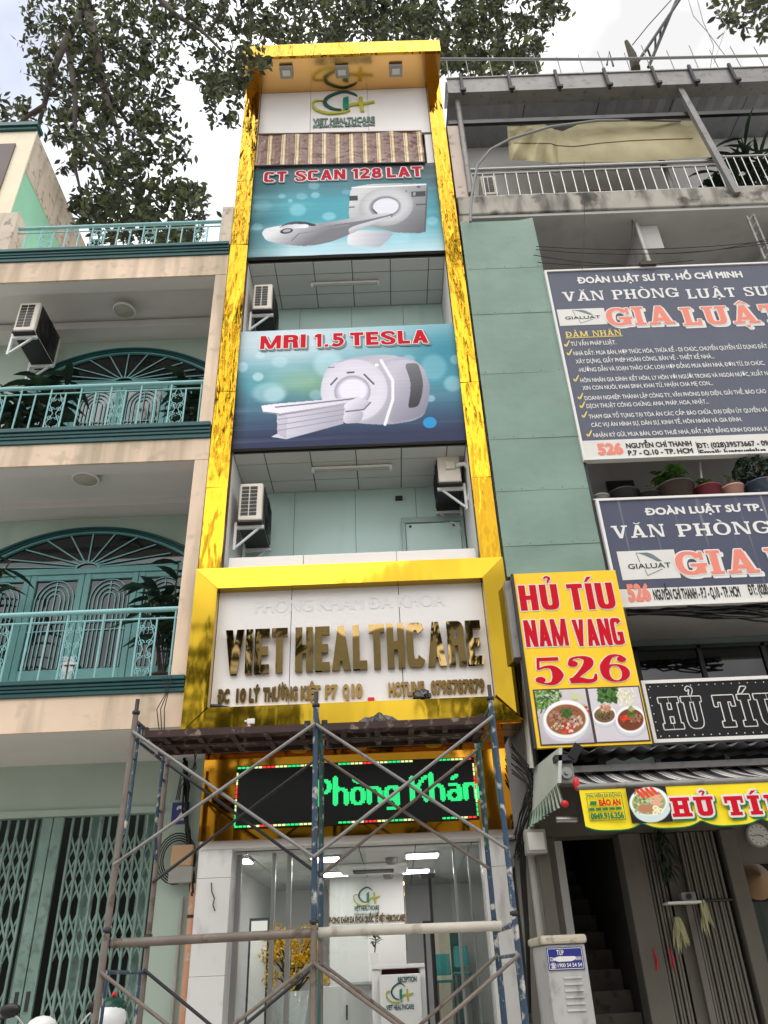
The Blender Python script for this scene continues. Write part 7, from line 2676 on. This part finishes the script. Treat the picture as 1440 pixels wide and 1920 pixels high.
Ye = Yv - .045
Wb, Gn, Rd = MB(), MB(), MB()
for mb_, g_, dx, dz, y_ in ((Gn, .022, .012, -.014, Ye + .006), (Wb, .018, 0, 0, Ye + .002), (Rd, 0, 0, 0, Ye - .002)):
    bk(mb_, 'HỦ', 945, 420, 1172, 415, 100, l3, y_, grow=g_, dx=dx, dz=dz, serif=True, w=.36, b=.22, gap=.16, sh=.18)
    bk(mb_, 'TÍU', 1228, 412, 1560, 404, 100, l3, y_, grow=g_, dx=dx, dz=dz, serif=True, w=.36, b=.22, gap=.16, sh=.18)
Gn.build('letter_shadow', M['green'], aw, fix=False)
Wb.build('letter_outline', M['signwhite'], aw, fix=False)
Rd.build('red_lettering', M['red'], aw, fix=False)
a, b, c = l3(484, 298), l3(668, 292), l3(500, 440)
x0, x1, z1_, z0_ = a.x + .012, b.x + .012, (a.z + b.z) / 2, c.z - .005
Gn = MB()
e = .004
Gn.box(x0, x1, Ye, Ye + .003, z1_ - e, z1_).box(x0, x1, Ye, Ye + .003, z0_, z0_ + e).box(x0, x0 + e, Ye, Ye + .003, z0_ + e, z1_ - e).box(x1 - e, x1, Ye, Ye + .003, z0_ + e, z1_ - e)
hh_ = z1_ - z0_
text_on(Gn, 'MÁI HIÊN DI ĐỘNG', x0 + .01, x1 - .012, z1_ - hh_ * .16, hh_ * .11, Ye, .035)
text_on(Gn, '0949.916.356', x0 + .01, x1 - .012, z0_ + hh_ * .06, hh_ * .2, Ye, .06)
for k in range(5):
    Gn.box(x0 + .008 + k * (x1 - x0 - .02) / 5, x0 + .002 + (k + .92) * (x1 - x0 - .02) / 5, Ye, Ye + .003, z0_ + hh_ * .36, z0_ + hh_ * .46)
Gn.prism([(x0 + .02, z0_ + hh_ * .56), (x0 + .075, z0_ + hh_ * .56), (x0 + .085, z0_ + hh_ * .70), (x0 + .03, z0_ + hh_ * .70)], Ye, Ye + .003)
Gn.build('green_lettering', M['green'], aw, fix=False)
Rd = MB()
block_on(Rd, 'BẢO AN'.replace('Ả', 'Ả'), x0 + .11, x1 - .02, z0_ + hh_ * .53, hh_ * .19, Ye, serif=True, w=.25, b=.14)if False else text_on(Rd, 'BẢO AN', x0 + .10, x1 - .02, z0_ + hh_ * .53, hh_ * .2, Ye, .05)
Rd.build('red_lettering', M['red'], aw, fix=False)
PB = Canvas(100, 92, (34, 34, 36), quad=[(683, 270), (882, 264), (920, 452), (716, 458)])
PB.ell(802, 350, 98, 82, (222, 232, 230), 1, .05)
PB.ell(812, 372, 96, 82, (208, 222, 220), 1, .06)
PB.ell(800, 345, 92, 72, (240, 244, 242), 1, .05)
PB.ell(800, 350, 82, 62, (150, 168, 110), 1, .08)
rr = random.Random(8)
for _ in range(160):
    PB.ell(rr.uniform(728, 860), rr.uniform(300, 405), 7, 4, rr.choice([(74, 110, 60), (206, 196, 150), (120, 140, 80), (230, 220, 190)]), .8, .3, rr.random() * 3)
for k in range(4):
    for j in range(7):
        PB.ell(742 + 24 * k + j * 5, 288 + j * 5 + k * -3, 13, 8, (226, 74 + 8 * (j % 2), 48), 1, .2, .8)
for k in range(4):
    PB.ell(835 + 10 * (k % 2), 320 + k * 14, 28, 9, (224, 172, 142), 1, .1, -.3)
    PB.ell(765 + 14 * k, 378 + 6 * (k % 2), 16, 20, (188, 128, 96), 1, .15, .3)
for cx_, cy_ in ((832, 378), (858, 392), (832, 402)):
    PB.ell(cx_, cy_, 14, 12, (248, 246, 236), 1, .1)
    PB.ell(cx_, cy_, 8, 7, (236, 196, 90), 1, .2)
tl, tr, bl_ = l3(690, 270), l3(898, 264), l3(706, 456)
PB.panel('bowl_photo', M['print2'], aw, (tl.x + .012, Ye, tl.z), (tr.x + .012, Ye, tl.z), (tl.x + .012, Ye, bl_.z))
# crank housing and arm at the awning's left end
mb = MB()
q = P(1062, 1452, 7.1)
mb.box(q.x - .08, q.x + .06, 7.05, 7.2, q.z - .09, q.z + .09)
mb.build('crank_housing', M['galv'], aw, .01)
MB().tube([(q.x - .01, 7.045, q.z), (q.x - .01, 7.03, q.z)], .05, 14).tube([(q.x - .01, 7.03, q.z), (q.x - .01, 7.0, q.z)], .02, 10).build('crank_knob', M['steel'], aw)
MB().box(q.x - .1, q.x + .1, 7.0, 7.12, q.z + .10, q.z + .15).bar((q.x + .05, 7.0, q.z + .12), (q.x + .12, 6.95, q.z + .22), .08, .03).build('housing_cap', M['darksteel'], aw)
MB().ball(P(1081, 1470, 6.95), .03, .03, .06).build('red_cap', M['red2'], aw)
a, b = P(1043, 1537, 7.2), P(1086, 1537, 7.2)
MB().tube([a, b], .028, 10).build('arm_tube', M['steel'], aw)
MB().bar(P(1086, 1500, 7.15), P(1088, 1545, 7.2), .05, .05).build('arm_elbow', M['darksteel'], aw)
# folded side awning of the neighbour, seen end-on
sa = thing('side_awning', 'folded green striped awning seen end-on between clinic and noodle shop', 'awning', (1.6, 7.6, 2.9))
A_, B_, C2_, D_ = P(1048, 1402, 7.0), P(1046, 1468, 7.0), P(996, 1524, 8.2), P(998, 1442, 8.2)
o3 = Vector((.03, 0, 0))
MB().hexa([A_, B_, C2_, D_], [A_ + o3, B_ + o3, C2_ + o3, D_ + o3]).build('end_plate', mat('pale_end_plate', (186, 192, 186), .5, var=.2), sa)
E_, F_ = P(1058, 1508, 7.0), P(990, 1556, 8.2)
mb = MB()
n = 40
vs = []
for i_ in range(n + 1):
    u = i_ / n
    t0 = B_.lerp(C2_, u)
    t1 = E_.lerp(F_, u)
    w = .02 * math.sin(u * 60)
    for k in range(5):
        p_ = t0.lerp(t1, k / 4)
        vs.append((p_.x + w * k / 4, p_.y, p_.z + (.015 * abs(math.sin(u * 22)) if k == 4 else 0)))
mb.add(vs, [(5 * i_ + k, 5 * i_ + 5 + k, 5 * i_ + 6 + k, 5 * i_ + 1 + k) for i_ in range(n) for k in range(4)], True)
mb.build('valance', mat_bands('green_grey_stripes', [(0, (84, 96, 84)), (.4, (196, 200, 190)), (.6, (60, 74, 64)), (.8, (150, 176, 156))], 1, .12, .7), sa, fix=False)
MB().ball(P(1059, 1507, 6.98), .035, .03, .03).build('end_knob', M['red2'], sa)

# ------------------------------------------------------------------ street trees
def in_poly(x, y, p):
    c = False
    n = len(p)
    for i in range(n):
        (x1, y1), (x2, y2) = p[i], p[(i + 1) % n]
        if (y1 > y) != (y2 > y) and x < (x2 - x1) * (y - y1) / (y2 - y1) + x1:
            c = not c
    return c


def crown_clumps(poly, n, ylo, yhi, holes=()):
    xs_, ys_ = [p[0] for p in poly], [p[1] for p in poly]
    out = []
    while len(out) < n:
        x, y = random.uniform(min(xs_), max(xs_)), random.uniform(min(ys_), max(ys_))
        if in_poly(x, y, poly) and all(((x - hx) / hr) ** 2 + ((y - hy) / hv) ** 2 > 1 for hx, hy, hr, hv in holes):
            out.append(P(x, y, random.uniform(ylo, yhi)))
    return out


def leafy(mb, centres, per, r, L):
    for c in centres:
        rr = r * random.uniform(.6, 1.3)
        n = int(per * random.uniform(.6, 1.3))
        ax = Vector((random.uniform(.7, 1.3), random.uniform(.7, 1.3), random.uniform(.6, 1)))
        for _ in range(n):
            v = rnd_dir() * rr * random.random() ** .6
            q = c + Vector((v.x * ax.x, v.y * ax.y, v.z * ax.z))
            s_ = L * random.uniform(.7, 1.2)
            small_leaf(mb, q, (rnd_dir() + Vector((0, 0, .5))), s_, s_ * .46)


def twig(mb, a, b, r0, r1, seed, n=6, wob=.12):
    r = random.Random(seed)
    L = (b - a).length
    pts = [a.lerp(b, i / n) + Vector((r.uniform(-1, 1), r.uniform(-1, 1), r.uniform(-1, 1))) * L * wob * (.5 if 0 < i < n else 0) for i in range(n + 1)]
    mb.tube(pts, [r0 + (r1 - r0) * i / n for i in range(n + 1)], 7)


tr = thing('street_tree', 'big dark-leaved street tree spreading over the roofs at the upper left', 'tree', (-9.5, 3.2, .18))
MB().tube([(-9.5, 3.2, .1), (-9.45, 3.25, 4), (-9.3, 3.4, 10), (-9.2, 3.8, 18), (-9.0, 4.4, 27)], [.5, .4, .34, .28, .2], 14).build('trunk', M['bark'], tr)
br = MB()
Yt = 11.0
hub = P(158, -60, 10.5)
twig(br, Vector((-9.0, 4.4, 26.8)), hub, .2, .14, 1, 6, .03)
lines = [[(158, -60), (160, 0), (150, 30), (118, 85), (98, 140), (84, 195), (72, 240)], [(158, -60), (163, 20), (175, 60), (184, 110), (192, 160), (205, 230)],
         [(125, 75), (135, 130), (142, 190), (138, 250), (140, 320), (150, 360)], [(190, 150), (205, 200), (225, 260), (232, 320)], [(84, 200), (60, 215), (35, 232)],
         [(192, 165), (215, 190), (240, 230), (300, 250)], [(180, 90), (150, 130), (150, 160)], [(140, 250), (175, 280), (215, 320), (250, 350)], [(300, 0), (330, 30), (380, 60), (420, 100)], [(470, 0), (472, 40), (468, 85)], [(430, -10), (412, 30), (395, 60)],
         [(158, -60), (300, -60), (470, -50), (640, -40), (800, -40), (960, -30)], [(640, -40), (650, 20), (690, 60)], [(800, -40), (820, 20), (860, 80)], [(960, -30), (930, 20), (900, 60)], [(640, -40), (600, 0), (560, 50)]]
for k, L_ in enumerate(lines):
    n = len(L_)
    br.tube([P(x + random.uniform(-2, 2), y + random.uniform(-2, 2), Yt + .3 * math.sin(i * 1.3 + k)) for i, (x, y) in enumerate(L_)], [(.16 if k in (0, 1, 11) else .09) * (1 - .72 * i / (n - 1)) for i in range(n)], 7)
br.build('branches', M['bark'], tr)
pA = [(60, -20), (48, 75), (58, 125), (78, 168), (62, 190), (0, 192), (-20, 230), (70, 236), (84, 244), (108, 292), (128, 345), (140, 396), (155, 460), (378, 462), (384, 372), (372, 338), (350, 345), (332, 320), (345, 308), (333, 288), (334, 238), (322, 188), (296, 162), (288, 146), (318, 150), (343, 130), (356, 150), (376, 190), (408, 232), (440, 232), (458, 190), (466, 110), (470, -20)]
holesA = [(122, 105, 14, 20), (338, 148, 16, 12), (135, 345, 12, 30), (170, 330, 10, 14), (345, 210, 8, 30), (185, 215, 8, 10)]
cr = MB()
leafy(cr, crown_clumps(pA, 520, 10.2, 12.6, holesA), 21, .31, .195)
leafy(cr, crown_clumps([(150, 380), (390, 340), (384, 462), (155, 462)], 30, 11, 13), 20, .32, .195)
pB = [(468, -20), (468, 60), (500, 90), (560, 84), (700, 84), (812, 80), (822, 128), (900, 132), (1000, 132), (1004, 108), (1022, 70), (1036, 40), (1000, 60), (985, 20), (960, -20)]
leafy(cr, crown_clumps(pB, 370, 10.0, 12.2, [(960, 55, 14, 20), (890, 30, 8, 16), (525, 30, 8, 12)]), 21, .32, .195)
leafy(cr, crown_clumps([(970, -10), (1046, -20), (1072, 12), (1050, 34), (1022, 26)], 12, 10, 11), 18, .35, .23)
# leaf sprays dipping before the gold column
leafy(cr, crown_clumps([(452, 90), (500, 84), (512, 130), (505, 150), (480, 150), (470, 128), (450, 180)], 10, 7.0, 7.3), 16, .22, .17)
for _ in range(120):  # unseen overhead leaves, added to darken reflections in the gold columns
    leafy(cr, [Vector((random.uniform(-8, 1.5), random.uniform(-5.5, 3.6), random.uniform(16, 22.5)))], 22, .75, .36)
cr.build('crown', LEAF, tr, fix=False)
t2 = thing('street_tree', 'street tree of which only a leaf spray enters at the upper right corner', 'tree', (9.5, 5, .18))
MB().tube([(9.5, 5, .1), (9.4, 5.2, 6), (9.2, 6, 14), (8.8, 7.5, 20)], [.42, .34, .26, .16], 12).build('trunk', M['bark'], t2)
br = MB()
twig(br, Vector((8.8, 7.5, 20)), P(1450, -30, 10), .14, .06, 3)
twig(br, P(1450, -30, 10), P(1375, 40, 10), .06, .015, 4)
br.build('branches', M['bark'], t2)
cr = MB()
leafy(cr, crown_clumps([(1344, -15), (1342, 30), (1366, 48), (1394, 56), (1418, 82), (1445, 60), (1470, -15)], 24, 9.6, 11), 14, .34, .235)
leafy(cr, [Vector((8.8 + random.uniform(-1.5, 4), 7 + random.uniform(-3, 1), 20 + random.uniform(-1, 4))) for _ in range(50)], 14, .5, .25)
for _ in range(85):  # more out-of-view leaves, added only for the gold to mirror
    leafy(cr, [Vector((random.uniform(1.5, 8), random.uniform(-5.5, 3.2), random.uniform(15.5, 22)))], 22, .75, .36)
cr.build('crown', LEAF, t2, fix=False)

# the far side of the street, behind the photographer: it lights and is mirrored by the gold sheets
for k, (x0, x1, h_, c, ca) in enumerate(((-16, -5.5, 8.6, (236, 230, 218), (30, 120, 70)), (-5.4, 2.6, 10, (232, 232, 228), (34, 130, 76)), (2.7, 14, 8.2, (238, 234, 226), (60, 70, 84)))):
    t = thing('shophouse', ('cream shophouse across the street, mirrored only, left one', 'tall grey shophouse across the street, mirrored only, with a green awning', 'pale shophouse across the street, mirrored only, right one')[k], 'building', ((x0 + x1) / 2, -14, 0))
    MB().box(x0, x1, -22, -14, 0, h_).build('wall', mat('far_wall', c, .85, var=.3), t)
    for fl in range(int(h_ / 3.6)):
        for wx in np.arange(x0 + 1, x1 - 1.4, 2.4):
            MB().box(wx, wx + 1.3, -14.03, -13.97, 1.2 + 3.6 * fl, 2.9 + 3.6 * fl).build('window', M['darkglass'], t)
    za = 7.2 if k == 1 else 3.3  # unseen middle awning raised so the gold letters mirror its green
    MB().hexa([(x0, -14, za), (x1, -14, za), (x1, -11.6, za - .6), (x0, -11.6, za - .6)], [(x0, -14, za + .05), (x1, -14, za + .05), (x1, -11.6, za - .55), (x0, -11.6, za - .55)]).build('awning', mat('far_awning', ca, .6), t)
for k, (x, y, zc, r) in enumerate(((-5.0, -8, 9.6, 2.9), (3.4, -9, 9.8, 2.8))):
    t = thing('street_tree', ('street tree across the road, mirrored only, on the left', 'street tree across the road, mirrored only, on the right')[k], 'tree', (x, y, 0))
    MB().tube([(x, y, 0), (x + .2, y, 5), (x - .1, y + .2, 9.0)], [.4, .3, .15], 10).build('trunk', M['bark'], t)
    cr = MB()
    cs = []
    for _ in range(90):
        v = rnd_dir() * r * random.random() ** .5
        cs.append(Vector((x + v.x, y + v.y * .8, zc + v.z)))
    leafy(cr, cs, 20, .8, .4)
    cr.build('crown', LEAF, t, fix=False)
